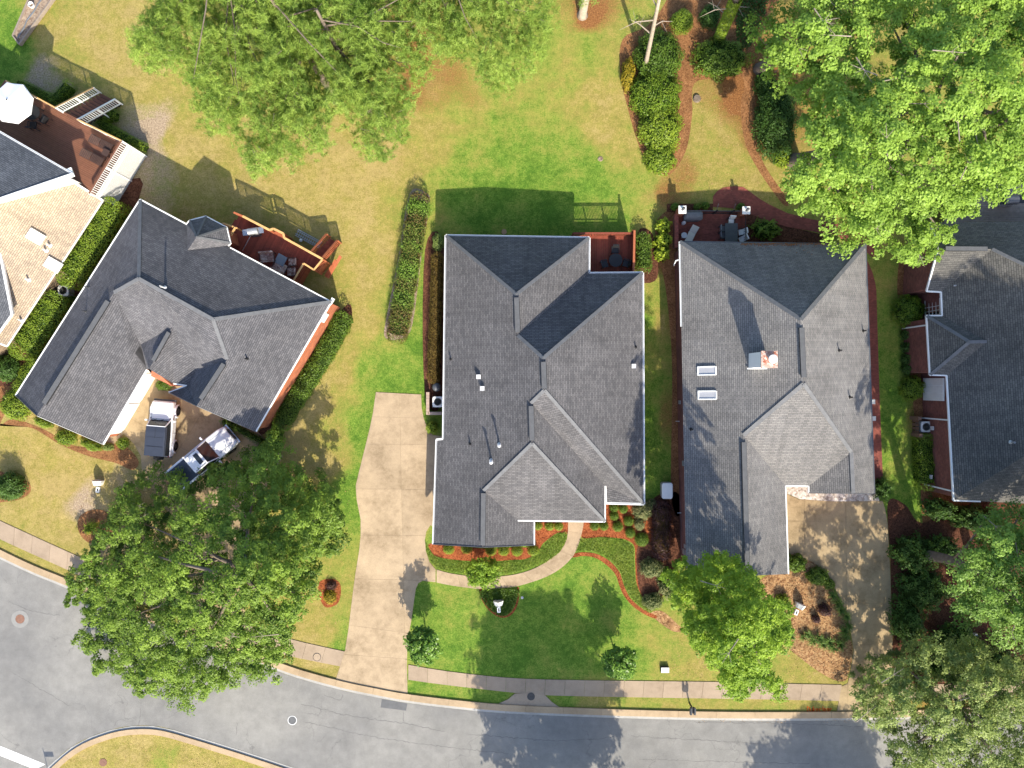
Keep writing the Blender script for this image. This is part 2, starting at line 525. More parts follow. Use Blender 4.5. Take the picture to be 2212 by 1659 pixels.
M['steel_dark'] = basic('dark_steel', (0.10, 0.105, 0.115), 0.2, 4, 0.45, 0.5, 0, 30, 0, 0.3)
M['ac_grey'] = basic('hvac_paint', (0.42, 0.40, 0.37), 0.1, 4, 0.5, 0.4)
M['cover'] = basic('grey_grill_cover', (0.135, 0.14, 0.15), 0.25, 4, 0.7, 0.3)
M['cushion'] = litter('floral_cushion', [(0.16, 0.07, 0.06), (0.50, 0.38, 0.32), (0.25, 0.12, 0.10), (0.60, 0.50, 0.42)], 9, 0.2)
M['table_glass'] = basic('blue_grey_tabletop', (0.15, 0.165, 0.185), 0.1, 2, 0.2, 0.5)
M['umbrella'] = basic('white_canvas', (0.80, 0.80, 0.80), 0.04, 2, 0.8, 0.2)
M['terracotta'] = basic('tan_clay', (0.42, 0.26, 0.15), 0.15, 6, 0.8, 0.2)
M['car_white'] = basic('white_car_paint', (0.78, 0.79, 0.80), 0.02, 1, 0.22, 0.6)
M['car_navy'] = basic('dark_hardtop', (0.035, 0.042, 0.062), 0.1, 3, 0.4, 0.5)
M['tyre'] = basic('tyre_rubber', (0.02, 0.02, 0.021), 0.2, 8, 0.85, 0.2)
M['chrome'] = basic('brushed_alloy', (0.55, 0.55, 0.56), 0.1, 3, 0.25, 0.5, 0, 30, 0, 0.8)
M['lamp_red'] = basic('red_lens', (0.35, 0.02, 0.02), 0.1, 3, 0.2, 0.5)
M['rust'] = basic('rusty_iron', (0.22, 0.12, 0.085), 0.3, 6, 0.8, 0.2)
M['iron'] = basic('cast_iron', (0.075, 0.07, 0.065), 0.3, 8, 0.7, 0.3, 0.3)
M['paint_white'] = basic('road_paint', (0.72, 0.72, 0.70), 0.16, 3, 0.7, 0.3)
M['patch_light'] = basic('old_road_patch', (0.25, 0.245, 0.23), 0.15, 3, 0.85, 0.25)
M['stucco_tan'] = basic('tan_siding', (0.40, 0.31, 0.22), 0.1, 2, 0.8, 0.2)
M['paint_orange'] = basic('orange_marking_paint', (0.62, 0.10, 0.02), 0.25, 8, 0.8, 0.1)
M['patch'] = basic('asphalt_patch', (0.125, 0.127, 0.13), 0.2, 2, 0.85, 0.25)
M['stucco'] = basic('cream_siding', (0.62, 0.58, 0.50), 0.06, 2, 0.8, 0.2)
M['wing_wall'] = brickmat('tan_brick', (0.24, 0.165, 0.10), (0.30, 0.24, 0.17))
M['pvc'] = basic('pale_vent', (0.55, 0.55, 0.56), 0.08, 2, 0.5, 0.3)
M['core'] = basic('hedge_core', (0.022, 0.040, 0.008), 0.4, 3, 0.95, 0.05, 0.5)
M['core_brown'] = basic('brown_hedge_core', (0.055, 0.035, 0.012), 0.4, 3, 0.95, 0.05, 0.5)
# leaves
M['lf_oak'] = leafmat('oak_leaf', (0.05, 0.11, 0.014), (0.25, 0.37, 0.048))
M['lf_bright'] = leafmat('bright_maple_leaf', (0.095, 0.195, 0.018), (0.34, 0.5, 0.08), 0.4)
M['lf_lime'] = leafmat('lime_elm_leaf', (0.1, 0.215, 0.016), (0.34, 0.48, 0.045), 0.4)
M['lf_grey'] = leafmat('grey_green_leaf', (0.100, 0.155, 0.038), (0.330, 0.410, 0.110))
M['lf_dark'] = leafmat('dark_green_leaf', (0.03, 0.08, 0.014), (0.095, 0.18, 0.032), 0.3)
M['lf_deep'] = leafmat('glossy_green_leaf', (0.05, 0.13, 0.014), (0.24, 0.4, 0.06), 0.3, 0.35)
M['needle'] = leafmat('pine_needle', (0.120, 0.215, 0.030), (0.350, 0.470, 0.090), 0.35)
M['lf_hedge'] = leafmat('hedge_leaf', (0.075, 0.16, 0.012), (0.28, 0.37, 0.038), 0.3, 0.4)
M['lf_hedge_dk'] = leafmat('dark_hedge_leaf', (0.04, 0.1, 0.012), (0.15, 0.235, 0.028), 0.3, 0.45)
M['lf_red'] = leafmat('reddish_hedge_leaf', (0.15, 0.075, 0.035), (0.2, 0.34, 0.045), 0.3)
M['lf_brown'] = leafmat('bronze_hedge_leaf', (0.09, 0.065, 0.014), (0.25, 0.165, 0.035), 0.3)
M['lf_plum'] = leafmat('plum_leaf', (0.030, 0.012, 0.016), (0.120, 0.055, 0.050), 0.25)
M['lf_yellow'] = leafmat('yellow_green_leaf', (0.16, 0.26, 0.015), (0.43, 0.5, 0.05), 0.35)
M['lf_gold'] = leafmat('golden_leaf', (0.140, 0.150, 0.010), (0.480, 0.340, 0.030), 0.3)
M['lf_varieg'] = leafmat('variegated_leaf', (0.075, 0.13, 0.035), (0.37, 0.35, 0.16), 0.3)
M['lf_grass'] = leafmat('strappy_leaf', (0.045, 0.12, 0.018), (0.21, 0.32, 0.065), 0.3)
M['lf_turf'] = leafmat('ground_cover_leaf', (0.12, 0.215, 0.026), (0.33, 0.4, 0.065), 0.3)
M['lf_mid'] = leafmat('mid_green_leaf', (0.065, 0.145, 0.022), (0.25, 0.4, 0.07))

# ================================================================ GROUND
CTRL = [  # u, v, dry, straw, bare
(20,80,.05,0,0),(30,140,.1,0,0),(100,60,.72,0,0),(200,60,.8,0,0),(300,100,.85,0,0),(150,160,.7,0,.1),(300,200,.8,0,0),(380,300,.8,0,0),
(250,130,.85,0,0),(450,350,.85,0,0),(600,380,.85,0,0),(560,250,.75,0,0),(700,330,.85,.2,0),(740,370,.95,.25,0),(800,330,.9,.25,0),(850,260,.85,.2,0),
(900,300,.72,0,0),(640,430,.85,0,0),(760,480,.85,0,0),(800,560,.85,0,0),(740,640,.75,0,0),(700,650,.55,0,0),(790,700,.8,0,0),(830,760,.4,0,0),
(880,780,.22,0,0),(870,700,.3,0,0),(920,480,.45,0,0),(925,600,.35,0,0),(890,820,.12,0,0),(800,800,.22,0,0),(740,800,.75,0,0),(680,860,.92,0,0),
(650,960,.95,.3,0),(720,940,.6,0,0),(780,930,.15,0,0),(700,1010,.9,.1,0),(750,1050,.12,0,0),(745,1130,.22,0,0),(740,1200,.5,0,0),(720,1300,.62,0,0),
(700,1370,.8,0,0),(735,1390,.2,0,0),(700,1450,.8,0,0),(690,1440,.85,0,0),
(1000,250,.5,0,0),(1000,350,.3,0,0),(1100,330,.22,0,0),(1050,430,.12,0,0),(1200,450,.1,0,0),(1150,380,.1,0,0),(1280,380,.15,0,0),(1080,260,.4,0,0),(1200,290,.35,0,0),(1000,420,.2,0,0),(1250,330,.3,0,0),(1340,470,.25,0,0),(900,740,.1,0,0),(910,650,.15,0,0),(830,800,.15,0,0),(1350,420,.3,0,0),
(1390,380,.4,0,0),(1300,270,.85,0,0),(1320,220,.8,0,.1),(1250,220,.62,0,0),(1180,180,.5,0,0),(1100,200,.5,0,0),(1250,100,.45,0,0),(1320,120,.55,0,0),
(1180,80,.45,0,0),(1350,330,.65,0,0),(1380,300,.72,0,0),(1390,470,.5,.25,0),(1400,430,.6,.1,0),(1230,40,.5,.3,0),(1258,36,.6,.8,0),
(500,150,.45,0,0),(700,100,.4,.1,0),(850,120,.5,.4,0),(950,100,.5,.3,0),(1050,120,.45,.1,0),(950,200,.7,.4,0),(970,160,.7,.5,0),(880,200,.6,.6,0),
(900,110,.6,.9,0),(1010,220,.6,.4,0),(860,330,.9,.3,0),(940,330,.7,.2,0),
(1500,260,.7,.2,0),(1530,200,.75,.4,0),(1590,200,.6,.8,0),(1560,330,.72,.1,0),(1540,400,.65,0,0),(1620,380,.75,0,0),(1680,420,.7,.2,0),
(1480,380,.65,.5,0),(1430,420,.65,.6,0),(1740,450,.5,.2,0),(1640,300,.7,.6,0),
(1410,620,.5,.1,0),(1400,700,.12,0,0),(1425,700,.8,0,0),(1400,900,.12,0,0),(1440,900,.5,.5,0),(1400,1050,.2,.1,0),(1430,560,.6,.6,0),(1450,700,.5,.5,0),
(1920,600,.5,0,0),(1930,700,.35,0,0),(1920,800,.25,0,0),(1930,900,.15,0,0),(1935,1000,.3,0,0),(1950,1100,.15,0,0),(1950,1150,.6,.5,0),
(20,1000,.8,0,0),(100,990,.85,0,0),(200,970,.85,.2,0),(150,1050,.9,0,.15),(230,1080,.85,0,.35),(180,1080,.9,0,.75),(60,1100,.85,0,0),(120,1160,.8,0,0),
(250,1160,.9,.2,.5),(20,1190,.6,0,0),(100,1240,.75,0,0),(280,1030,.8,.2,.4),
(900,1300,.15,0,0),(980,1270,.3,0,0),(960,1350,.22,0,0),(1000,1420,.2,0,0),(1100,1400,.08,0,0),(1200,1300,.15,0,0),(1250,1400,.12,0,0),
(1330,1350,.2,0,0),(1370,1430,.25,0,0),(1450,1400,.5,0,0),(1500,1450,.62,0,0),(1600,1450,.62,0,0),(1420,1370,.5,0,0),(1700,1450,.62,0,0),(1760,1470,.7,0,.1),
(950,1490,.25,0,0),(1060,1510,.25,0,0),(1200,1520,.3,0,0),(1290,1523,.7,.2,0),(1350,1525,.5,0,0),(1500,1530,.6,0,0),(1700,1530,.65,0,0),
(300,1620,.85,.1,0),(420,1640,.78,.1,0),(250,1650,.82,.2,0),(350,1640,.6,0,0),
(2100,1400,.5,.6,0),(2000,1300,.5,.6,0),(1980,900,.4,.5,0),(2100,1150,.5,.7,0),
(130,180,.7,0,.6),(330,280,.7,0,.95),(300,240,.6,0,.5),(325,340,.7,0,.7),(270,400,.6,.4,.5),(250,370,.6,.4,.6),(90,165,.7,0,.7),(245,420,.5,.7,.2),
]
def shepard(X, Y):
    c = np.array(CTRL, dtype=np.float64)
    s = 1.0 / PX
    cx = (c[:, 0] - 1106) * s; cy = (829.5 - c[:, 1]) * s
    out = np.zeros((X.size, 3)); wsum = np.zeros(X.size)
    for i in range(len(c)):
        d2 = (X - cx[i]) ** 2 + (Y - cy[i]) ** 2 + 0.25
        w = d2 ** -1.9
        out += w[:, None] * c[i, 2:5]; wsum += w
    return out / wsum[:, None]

def make_ground():
    nx, ny = 251, 196
    xs = np.linspace(-50, 50, nx); ys = np.linspace(-39, 39, ny)
    X, Y = np.meshgrid(xs, ys)
    v = np.stack([X.ravel(), Y.ravel(), np.zeros(X.size)], 1)
    idx = np.arange(nx * ny).reshape(ny, nx)
    q = np.stack([idx[:-1, :-1], idx[:-1, 1:], idx[1:, 1:], idx[1:, :-1]], -1).reshape(-1, 4)
    R = 500.0
    ov = np.array([(-R, -R, 0), (R, -R, 0), (R, R, 0), (-R, R, 0)], dtype=float)
    b = len(v)
    v = np.vstack([v, ov])
    c0, c1, c2, c3 = idx[0, 0], idx[0, -1], idx[-1, -1], idx[-1, 0]
    q = np.vstack([q, [[b, b + 1, c1, c0], [b + 1, b + 2, c2, c1], [b + 2, b + 3, c3, c2], [b + 3, b, c0, c3]]])
    me = np_mesh('ground', v, q)
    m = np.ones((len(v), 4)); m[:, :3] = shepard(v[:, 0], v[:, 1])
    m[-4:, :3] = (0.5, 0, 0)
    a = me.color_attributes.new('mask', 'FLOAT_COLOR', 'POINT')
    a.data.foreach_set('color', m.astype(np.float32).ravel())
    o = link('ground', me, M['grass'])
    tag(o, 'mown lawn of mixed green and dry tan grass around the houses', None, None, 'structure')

def np_mesh(name, verts, faces, tint=None):
    me = bpy.data.meshes.new(name)
    verts = np.asarray(verts, dtype=np.float32); faces = np.asarray(faces, dtype=np.int32)
    k = faces.shape[1]
    me.vertices.add(len(verts)); me.vertices.foreach_set('co', verts.ravel())
    me.loops.add(faces.size); me.loops.foreach_set('vertex_index', faces.ravel())
    me.polygons.add(len(faces))
    me.polygons.foreach_set('loop_start', np.arange(0, faces.size, k, dtype=np.int32))
    me.polygons.foreach_set('loop_total', np.full(len(faces), k, dtype=np.int32))
    if tint is not None:
        a = me.attributes.new('tint', 'FLOAT', 'POINT')
        a.data.foreach_set('value', np.asarray(tint, dtype=np.float32))
    me.update(calc_edges=True)
    return me

make_ground()

def clip(poly, a, b, c):
    """keep a*x + b*y <= c"""
    out = []
    n = len(poly)
    for i in range(n):
        p, q = poly[i], poly[(i + 1) % n]
        dp = a * p[0] + b * p[1] - c; dq = a * q[0] + b * q[1] - c
        if dp <= 0: out.append(p)
        if (dp < 0 < dq) or (dq < 0 < dp):
            t = dp / (dp - dq)
            out.append((p[0] + (q[0] - p[0]) * t, p[1] + (q[1] - p[1]) * t))
    return out

def area(poly):
    return 0.5 * sum(poly[i][0] * poly[(i + 1) % len(poly)][1] - poly[(i + 1) % len(poly)][0] * poly[i][1] for i in range(len(poly)))

def W2(pts, z=0.0): return [(P(u, v, z).x, P(u, v, z).y) for u, v in pts]

def smooth_line(pts, k=6, closed=False):
    """Catmull-Rom through the points"""
    n = len(pts); out = []
    rng = range(n) if closed else range(n - 1)
    for i in rng:
        if closed:
            p0, p1, p2, p3 = pts[i - 1], pts[i], pts[(i + 1) % n], pts[(i + 2) % n]
        else:
            p0, p1, p2, p3 = pts[max(i - 1, 0)], pts[i], pts[i + 1], pts[min(i + 2, n - 1)]
        for j in range(k):
            t = j / k
            out.append(tuple(0.5 * (2 * b + (c - a) * t + (2 * a - 5 * b + 4 * c - d) * t * t + (3 * b - a - 3 * c + d) * t ** 3)
                             for a, b, c, d in zip(p0, p1, p2, p3)))
    if not closed: out.append(tuple(pts[-1]))
    return out

def sheet(name, pts, z, mt, label=None, kind='structure', cat=None, smooth=True, thick=0.0, parent=None):
    if smooth: pts = smooth_line(pts, 5, True)
    w = W2(pts)
    mb = MB()
    if thick: mb.prism(w, z - thick, z)
    else:
        if area(w) < 0: w = list(reversed(w))
        mb.face([(x, y, z) for x, y in w])
    o = mb.build(name, mt, parent, merge=False)
    return tag(o, label, cat, None, kind)

def strip_pts(line, w):
    """line of (u,v) -> left and right offset lines, w in picture units"""
    L, R = [], []
    for i, p in enumerate(line):
        a = line[max(0, i - 1)]; b = line[min(len(line) - 1, i + 1)]
        dx, dy = b[0] - a[0], b[1] - a[1]
        d = math.hypot(dx, dy) or 1
        L.append((p[0] + dy / d * w, p[1] - dx / d * w)); R.append((p[0] - dy / d * w, p[1] + dx / d * w))
    return L, R

def resample(line, step):
    out = [line[0]]; acc = 0.0
    for a, b in zip(line, line[1:]):
        d = math.hypot(b[0] - a[0], b[1] - a[1])
        if d < 1e-9: continue
        t = step - acc
        while t <= d:
            out.append((a[0] + (b[0] - a[0]) * t / d, a[1] + (b[1] - a[1]) * t / d)); t += step
        acc = d - (t - step)
    if math.hypot(out[-1][0] - line[-1][0], out[-1][1] - line[-1][1]) > step * 0.3: out.append(line[-1])
    return out

def along(line, n):
    """n+1 points at equal arc length"""
    L = [0.0]
    for a, b in zip(line, line[1:]): L.append(L[-1] + math.hypot(b[0] - a[0], b[1] - a[1]))
    out = []; j = 0
    for i in range(n + 1):
        s = L[-1] * i / n
        while j < len(L) - 2 and L[j + 1] < s: j += 1
        t = (s - L[j]) / max(1e-9, L[j + 1] - L[j])
        a, b = line[j], line[j + 1]
        out.append((a[0] + (b[0] - a[0]) * t, a[1] + (b[1] - a[1]) * t))
    return out

# ---------------------------------------------------------------- road and kerbs
KERB_N = smooth_line([(-420,1010),(-200,1108),(0,1208),(75,1243),(137,1268),(250,1318),(370,1368),(480,1409),(575,1441),(640,1464),(730,1489),(800,1504),(880,1518.5),(1000,1533),
                      (1106,1542),(1300,1550),(1500,1555.5),(1660,1557),(1850,1556),(2000,1552),(2212,1540),(2450,1515),(2700,1475)], 6)
ISL = smooth_line([(20,1740),(60,1697),(100,1660),(140,1624),(175,1601),(215,1584),(262,1571),(312,1567),(358,1572),(425,1591),(500,1614),(553,1631),(640,1660),(800,1715),(1000,1760),
                   (1300,1800),(1600,1815),(1900,1812),(2212,1795),(2700,1740)], 6)
road_poly = KERB_N + [(2900,1440),(2900,1730)] + list(reversed(ISL)) + [(-30,1790),(-90,1850),(-420,2050)]
def flat(name, pts, z, mt, label=None, kind='structure'):
    return sheet(name, pts, z, mt, label, kind, smooth=False)
flat('road', road_poly, 0.006, M['asphalt'], 'pale grey asphalt street curving along the bottom of the plots')

def band(name, line, w0, w1, z0, z1, mt, seg, label, group=None, part=None):
    """kerb stones: short prisms between two offsets of a line"""
    A, _ = strip_pts(line, w0); B, _ = strip_pts(line, w1)
    n = max(1, int(sum(math.hypot(b[0] - a[0], b[1] - a[1]) for a, b in zip(line, line[1:])) / PX / seg))
    k = 5
    a_ = along(A, n * k); b_ = along(B, n * k)
    root = bpy.data.objects.new(name, None); COL.objects.link(root)
    tag(root, label, None, None, 'structure')
    for i in range(n):
        pa = a_[i * k:(i + 1) * k + 1]; pb = b_[i * k:(i + 1) * k + 1]
        g = 0.012
        w = W2(pa) + W2(list(reversed(pb)))
        cx = sum(p[0] for p in w) / len(w); cy = sum(p[1] for p in w) / len(w)
        f = 1 - 0.012 / seg
        w = [(cx + (x - cx) * f, cy + (y - cy) * f) for x, y in w]
        mb = MB(); mb.prism(w, z0, z1)
        mb.build(part or 'kerb_stone', mt, root)
    return root

# KERB_N runs left to right: positive offset is uphill (towards the houses)
band('gutter', KERB_N, 0.3, 6.0, -0.02, 0.018, M['gutter'], 8.0, 'pale concrete gutter strip beside the house side kerb', part='gutter_slab')
band('kerb', KERB_N, 6.4, 20.0, -0.02, 0.12, M['kerb'], 3.0, 'tan concrete kerb along the house side of the street')
ISL2 = ISL[18:]
band('gutter', ISL, -6.0, -0.3, -0.02, 0.018, M['gutter'], 8.0, 'pale concrete gutter strip round the corner verge', part='gutter_slab')
band('kerb', ISL, -18.0, -6.4, -0.02, 0.12, M['kerb'], 3.0, 'tan concrete kerb curving round the corner verge at lower left')

# stop line and repair patch
m_ = sheet('stop_line', [(-40,1594),(0,1611),(98,1651),(76,1662),(60,1656),(0,1632),(-48,1612)], 0.012, M['paint_white'], smooth=False)
flat('asphalt_patch', [(825,1510),(880,1520),(877,1535),(822,1528)], 0.011, M['patch'], 'darker square asphalt repair patch by the driveway mouth')

# ---------------------------------------------------------------- sidewalks
def sidewalk(label, top, bot, n, mt=None):
    root = bpy.data.objects.new('sidewalk', None); COL.objects.link(root)
    tag(root, label, None, None, 'structure')
    T = along(smooth_line(top, 5), n); B = along(smooth_line(bot, 5), n)
    for i in range(n):
        w = W2([T[i], T[i + 1], B[i + 1], B[i]])
        cx = sum(p[0] for p in w) / 4; cy = sum(p[1] for p in w) / 4
        w = [(cx + (x - cx) * 0.988, cy + (y - cy) * 0.996) for x, y in w]
        mb = MB(); mb.prism(w, -0.02, 0.04 + 0.004 * random.random())
        mb.build('paving_slab', mt or M['walk'], root)
sidewalk('tan concrete sidewalk below the left house running under the big oak',
         [(-160,1050),(0,1124.5),(170,1202),(330,1272),(480,1330),(600,1372),(658,1388),(745,1407)],
         [(-160,1090),(0,1164.5),(162,1238),(320,1309),(470,1366),(590,1407),(648,1422),(735,1439)], 23)
sidewalk('tan concrete sidewalk along the front lawn from driveway to driveway',
         [(882,1435.5),(968,1450),(1106,1464.5),(1256,1469),(1381,1470.5),(1568,1473),(1679,1476),(1818,1479)],
         [(882,1468),(953,1478),(1106,1495.5),(1181,1501.5),(1356,1505.5),(1659,1510.5),(1812,1514)], 22)
sidewalk('shaded concrete sidewalk east of the right driveway under the trees',
         [(1925,1479),(2050,1477),(2212,1468),(2500,1440)], [(1925,1514),(2050,1512),(2212,1503),(2500,1475)], 14)
# drain inlet apron between kerb and sidewalk
sheet('drain_apron', [(1078,1519),(1098,1510),(1112,1498),(1150,1496),(1178,1502),(1192,1516),(1208,1527),(1160,1528),(1110,1524)], 0.05, M['walk'],
      'concrete apron of the storm drain between kerb and sidewalk', smooth=False, thick=0.07)
mb = MB(); mb.box(P(1146,1531,0.06), (2.6, 0.10, 0.10), -0.06)
d_ = mb.build('drain_opening', M['black']); tag(d_, 'dark slot of the storm drain in the kerb', 'drain')

# ---------------------------------------------------------------- driveways
def driveway(label, poly, cuts, mt, z=0.032):
    root = sheet('driveway', poly, 0.014, M['drive_joint'], label, smooth=False)
    pieces = [W2(poly)]
    for a, b in cuts:            # each cut is a line through two picture points
        A = P(*a); B = P(*b)
        nx, ny = -(B.y - A.y), (B.x - A.x)
        c = nx * A.x + ny * A.y
        nxt = []
        for p in pieces:
            for s in (1, -1):
                q = clip(p, nx * s, ny * s, c * s)
                if len(q) >= 3 and abs(area(q)) > 0.08: nxt.append(q)
        pieces = nxt
    for p in pieces:
        cx = sum(q[0] for q in p) / len(p); cy = sum(q[1] for q in p) / len(p)
        f = 1 - 0.013 / math.sqrt(abs(area(p)))
        mb = MB(); mb.prism([(cx + (x - cx) * f, cy + (y - cy) * f) for x, y in p], 0.0, z + random.random() * 0.003)
        mb.build('slab', mt, root)
    return root

driveway('long tan concrete driveway between the left lawn and the middle house',
    [(812,847),(861,849.5),(910,852),(911,880),(915.5,904),(924,925),(935,940),(955,942),(955,1150),(930,1134),(921,1148),(918,1165),(920,1190),(928,1214),(941,1230),
     (941,1257),(913,1254),(904,1259),(898,1272),(888,1344),(880.5,1384),(879,1434),(880.5,1498),(785,1481),(725.5,1468),(734,1441),(745.5,1404),(753,1357),(760.5,1294),(767,1244),
     (775.5,1192),(779,1159),(779,1122),(770.5,1079),(768.5,1049),(775.5,1019),(788,969),(799,924),(805.5,892)],
    [((700,897),(1000,906)),((700,958),(1000,961)),((700,1056),(1000,1057)),((700,1155),(1000,1157)),((700,1248),(1000,1256)),((753,1350),(885,1368)),((700,1410),(900,1425)),
     ((863,849),(872,1256))], M['drive'])
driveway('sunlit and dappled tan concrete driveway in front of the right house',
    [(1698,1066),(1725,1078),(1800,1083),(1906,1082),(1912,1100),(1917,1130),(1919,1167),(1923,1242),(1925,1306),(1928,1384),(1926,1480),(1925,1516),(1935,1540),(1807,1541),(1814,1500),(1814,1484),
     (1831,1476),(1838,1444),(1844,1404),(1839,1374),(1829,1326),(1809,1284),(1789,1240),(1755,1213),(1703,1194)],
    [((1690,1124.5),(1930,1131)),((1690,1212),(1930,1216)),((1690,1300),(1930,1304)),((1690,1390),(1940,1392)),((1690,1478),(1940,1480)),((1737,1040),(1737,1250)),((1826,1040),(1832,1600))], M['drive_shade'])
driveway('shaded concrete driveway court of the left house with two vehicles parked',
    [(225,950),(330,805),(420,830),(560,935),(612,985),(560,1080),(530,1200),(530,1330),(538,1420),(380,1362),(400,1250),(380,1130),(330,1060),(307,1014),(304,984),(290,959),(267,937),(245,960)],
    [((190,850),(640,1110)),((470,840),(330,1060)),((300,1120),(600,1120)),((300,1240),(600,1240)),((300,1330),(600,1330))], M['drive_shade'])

# front walk of the middle house
def path(label, inner, outer, n):
    root = bpy.data.objects.new('path', None); COL.objects.link(root); tag(root, label, None, None, 'structure')
    T = along(smooth_line(inner, 6), n * 3); B = along(smooth_line(outer, 6), n * 3)
    for i in range(n):
        a = T[i * 3:i * 3 + 4]; b = B[i * 3:i * 3 + 4]
        w = W2(a + list(reversed(b)))
        cx = sum(p[0] for p in w) / len(w); cy = sum(p[1] for p in w) / len(w)
        w = [(cx + (x - cx) * 0.992, cy + (y - cy) * 0.997) for x, y in w]
        mb = MB(); mb.prism(w, 0.0, 0.036); mb.build('slab', M['drive'], root)
path('curved tan concrete front walk from the driveway to the middle house door',
     [(943,1230),(976,1239),(1040,1246),(1106,1242),(1156,1227),(1193,1204),(1213,1187),(1225,1162),(1227,1132),(1227,1100)],
     [(943,1258),(978,1265),(1040,1272),(1106,1268),(1143,1259),(1184,1244),(1216,1224),(1241,1197),(1254,1162),(1261,1130),(1261,1100)], 8)

# red walk and patio of the right house
sheet('patio', [(1463,455),(1612,455),(1612,545),(1463,545)], 0.016, M['patio'], 'shaded red paver patio behind the right house', smooth=False)
sheet('path', [(1540,447),(1540,424),(1549,413),(1563,405),(1585,402),(1605,404),(1622,416),(1640,429),(1662,442),(1700,460),(1745,472),(1800,482),(1860,500),(1890,530),(1890,560),(1860,535),
               (1800,508),(1750,499),(1700,490),(1660,478),(1630,466),(1614,458),(1600,452),(1570,449)], 0.024, M['patio'], 'curving red paver walk leading from the patio gate', smooth=False)
sheet('path', [(1820,540),(1869,557),(1877,570),(1885,590),(1891,613),(1893,628),(1895,700),(1899,829),(1904,960),(1907,1034),(1885,1036),(1830,1030)], 0.020, M['patio'], 'narrow red walk along the east wall of the right house', smooth=False)
# ---------------------------------------------------------------- planting beds
B_ = lambda pts, mt, label, z=0.010, sm=True, name='mulch_bed': sheet(name, pts, z, M[mt], label, 'structure', smooth=sm)
B_([(930,1174),(1000,1180),(1060,1186),(1110,1182),(1155,1178),(1155,1128),(1226,1128),(1226,1152),(1208,1150),(1190,1160),(1172,1175),(1165,1186),(1140,1206),(1100,1210),(1050,1213),(990,1210),(945,1203),(932,1192)],
   'red_mulch', 'bright red bark mulch bed under the garage gable of the middle house', 0.012)
B_([(1261,1128),(1300,1128),(1309,1085),(1400,1085),(1425,1090),(1420,1140),(1412,1185),(1398,1230),(1392,1280),(1398,1300),(1388,1290),(1375,1260),(1372,1215),(1370,1180),(1352,1166),(1330,1162),(1300,1160),(1275,1162),(1256,1160)],
   'red_mulch', 'red bark mulch bed around the clipped boxwoods by the front door', 0.012)
B_([(1241,1196),(1262,1193),(1290,1197),(1318,1213),(1338,1236),(1347,1262),(1360,1290),(1382,1311),(1405,1324),(1418,1330),(1416,1336),(1398,1330),(1370,1312),(1350,1290),(1339,1268),(1330,1242),(1312,1222),(1288,1206),(1262,1201),(1237,1204)],
   'red_mulch', 'thin curving ribbon of red mulch edging the front lawn', 0.016)
B_([(1036,1272),(1044,1272),(1047,1284),(1054,1300),(1066,1316),(1082,1328),(1100,1324),(1112,1308),(1117,1290),(1117,1270),(1121,1270),(1121,1292),(1115,1314),(1102,1330),(1082,1334),(1060,1322),(1044,1302),(1038,1286)],
   'red_mulch', 'red mulch edge round the small bed on the front lawn', 0.012)
B_([(1378,1180),(1412,1170),(1440,1180),(1470,1195),(1470,1230),(1440,1250),(1430,1290),(1400,1302),(1384,1280),(1376,1240)], 'dark_mulch', 'dark red bark bed beside the right house corner', 0.020)
B_([(1405,1085),(1470,1070),(1478,1200),(1440,1215),(1408,1190)], 'dark_mulch', 'dark bark ground under the purple hedge between the houses', 0.008)
B_([(1416,480),(1466,470),(1470,700),(1474,1080),(1450,1070),(1452,800),(1440,640),(1425,560)], 'straw', 'shaded pine straw strip along the west wall of the right house', 0.008)
B_([(1704,1200),(1735,1195),(1770,1215),(1800,1275),(1825,1330),(1836,1375),(1842,1404),(1836,1444),(1826,1470),(1800,1468),(1760,1445),(1715,1410),(1685,1385),(1650,1330),(1640,1260),(1670,1235)],
   'leaf_litter', 'pale leaf litter bed ringed with strappy plants by the right driveway', 0.012)
B_([(1405,1325),(1430,1320),(1460,1345),(1475,1362),(1455,1364),(1425,1345)], 'leaf_litter', 'patch of fallen leaves at the end of the red mulch ribbon', 0.014)
B_([(1945,560),(1965,600),(1975,700),(2000,720),(2060,1090),(2050,1160),(2000,1170),(1985,1000),(1975,900),(1962,780),(1945,700),(1938,620)], 'straw', 'brown pine straw bed along the brick wall of the right hand house', 0.008)
B_([(1918,1085),(1955,1090),(1990,1130),(2060,1100),(2212,1100),(2212,1480),(1930,1480),(1930,1380),(1926,1300),(1923,1200)], 'dark_mulch', 'brown leafy floor under the shaded trees at lower right', 0.010)
B_([(60,840),(20,880),(0,920),(30,905),(100,930),(150,960),(220,968),(255,958),(285,975),(300,1000),(285,1015),(250,1000),(190,985),(130,960),(70,925),(20,920),(-20,910),(-20,840)], 'straw', 'straw bed in front of the left house garage gable', 0.010)
B_([(168,1130),(176,1112),(200,1101),(225,1103),(243,1120),(250,1145),(240,1168),(215,1177),(188,1170),(172,1152)], 'straw', 'round straw ring bed with a green clump beside the big oak', 0.012)
B_([(-5,1020),(25,1030),(60,1040),(66,1062),(45,1078),(10,1084),(-10,1080)], 'straw', 'straw ring round the dark shrub at the left edge', 0.012)
B_([(688,1262),(700,1252),(722,1251),(735,1262),(736,1285),(728,1305),(705,1312),(692,1295)], 'red_mulch', 'red mulch ring round the golden flowers beside the driveway', 0.012)
B_([(1345,85),(1400,55),(1440,0),(1460,-60),(1700,-60),(1640,60),(1620,120),(1630,200),(1640,330),(1700,430),(1690,440),(1640,370),(1610,310),(1600,230),(1608,190),(1600,165),(1560,170),(1500,180),(1495,250),(1480,330),(1440,380),(1395,345),(1375,300),(1355,230),(1340,160)],
   'straw', 'rust brown pine straw bed sweeping round the back shrubs', 0.010)
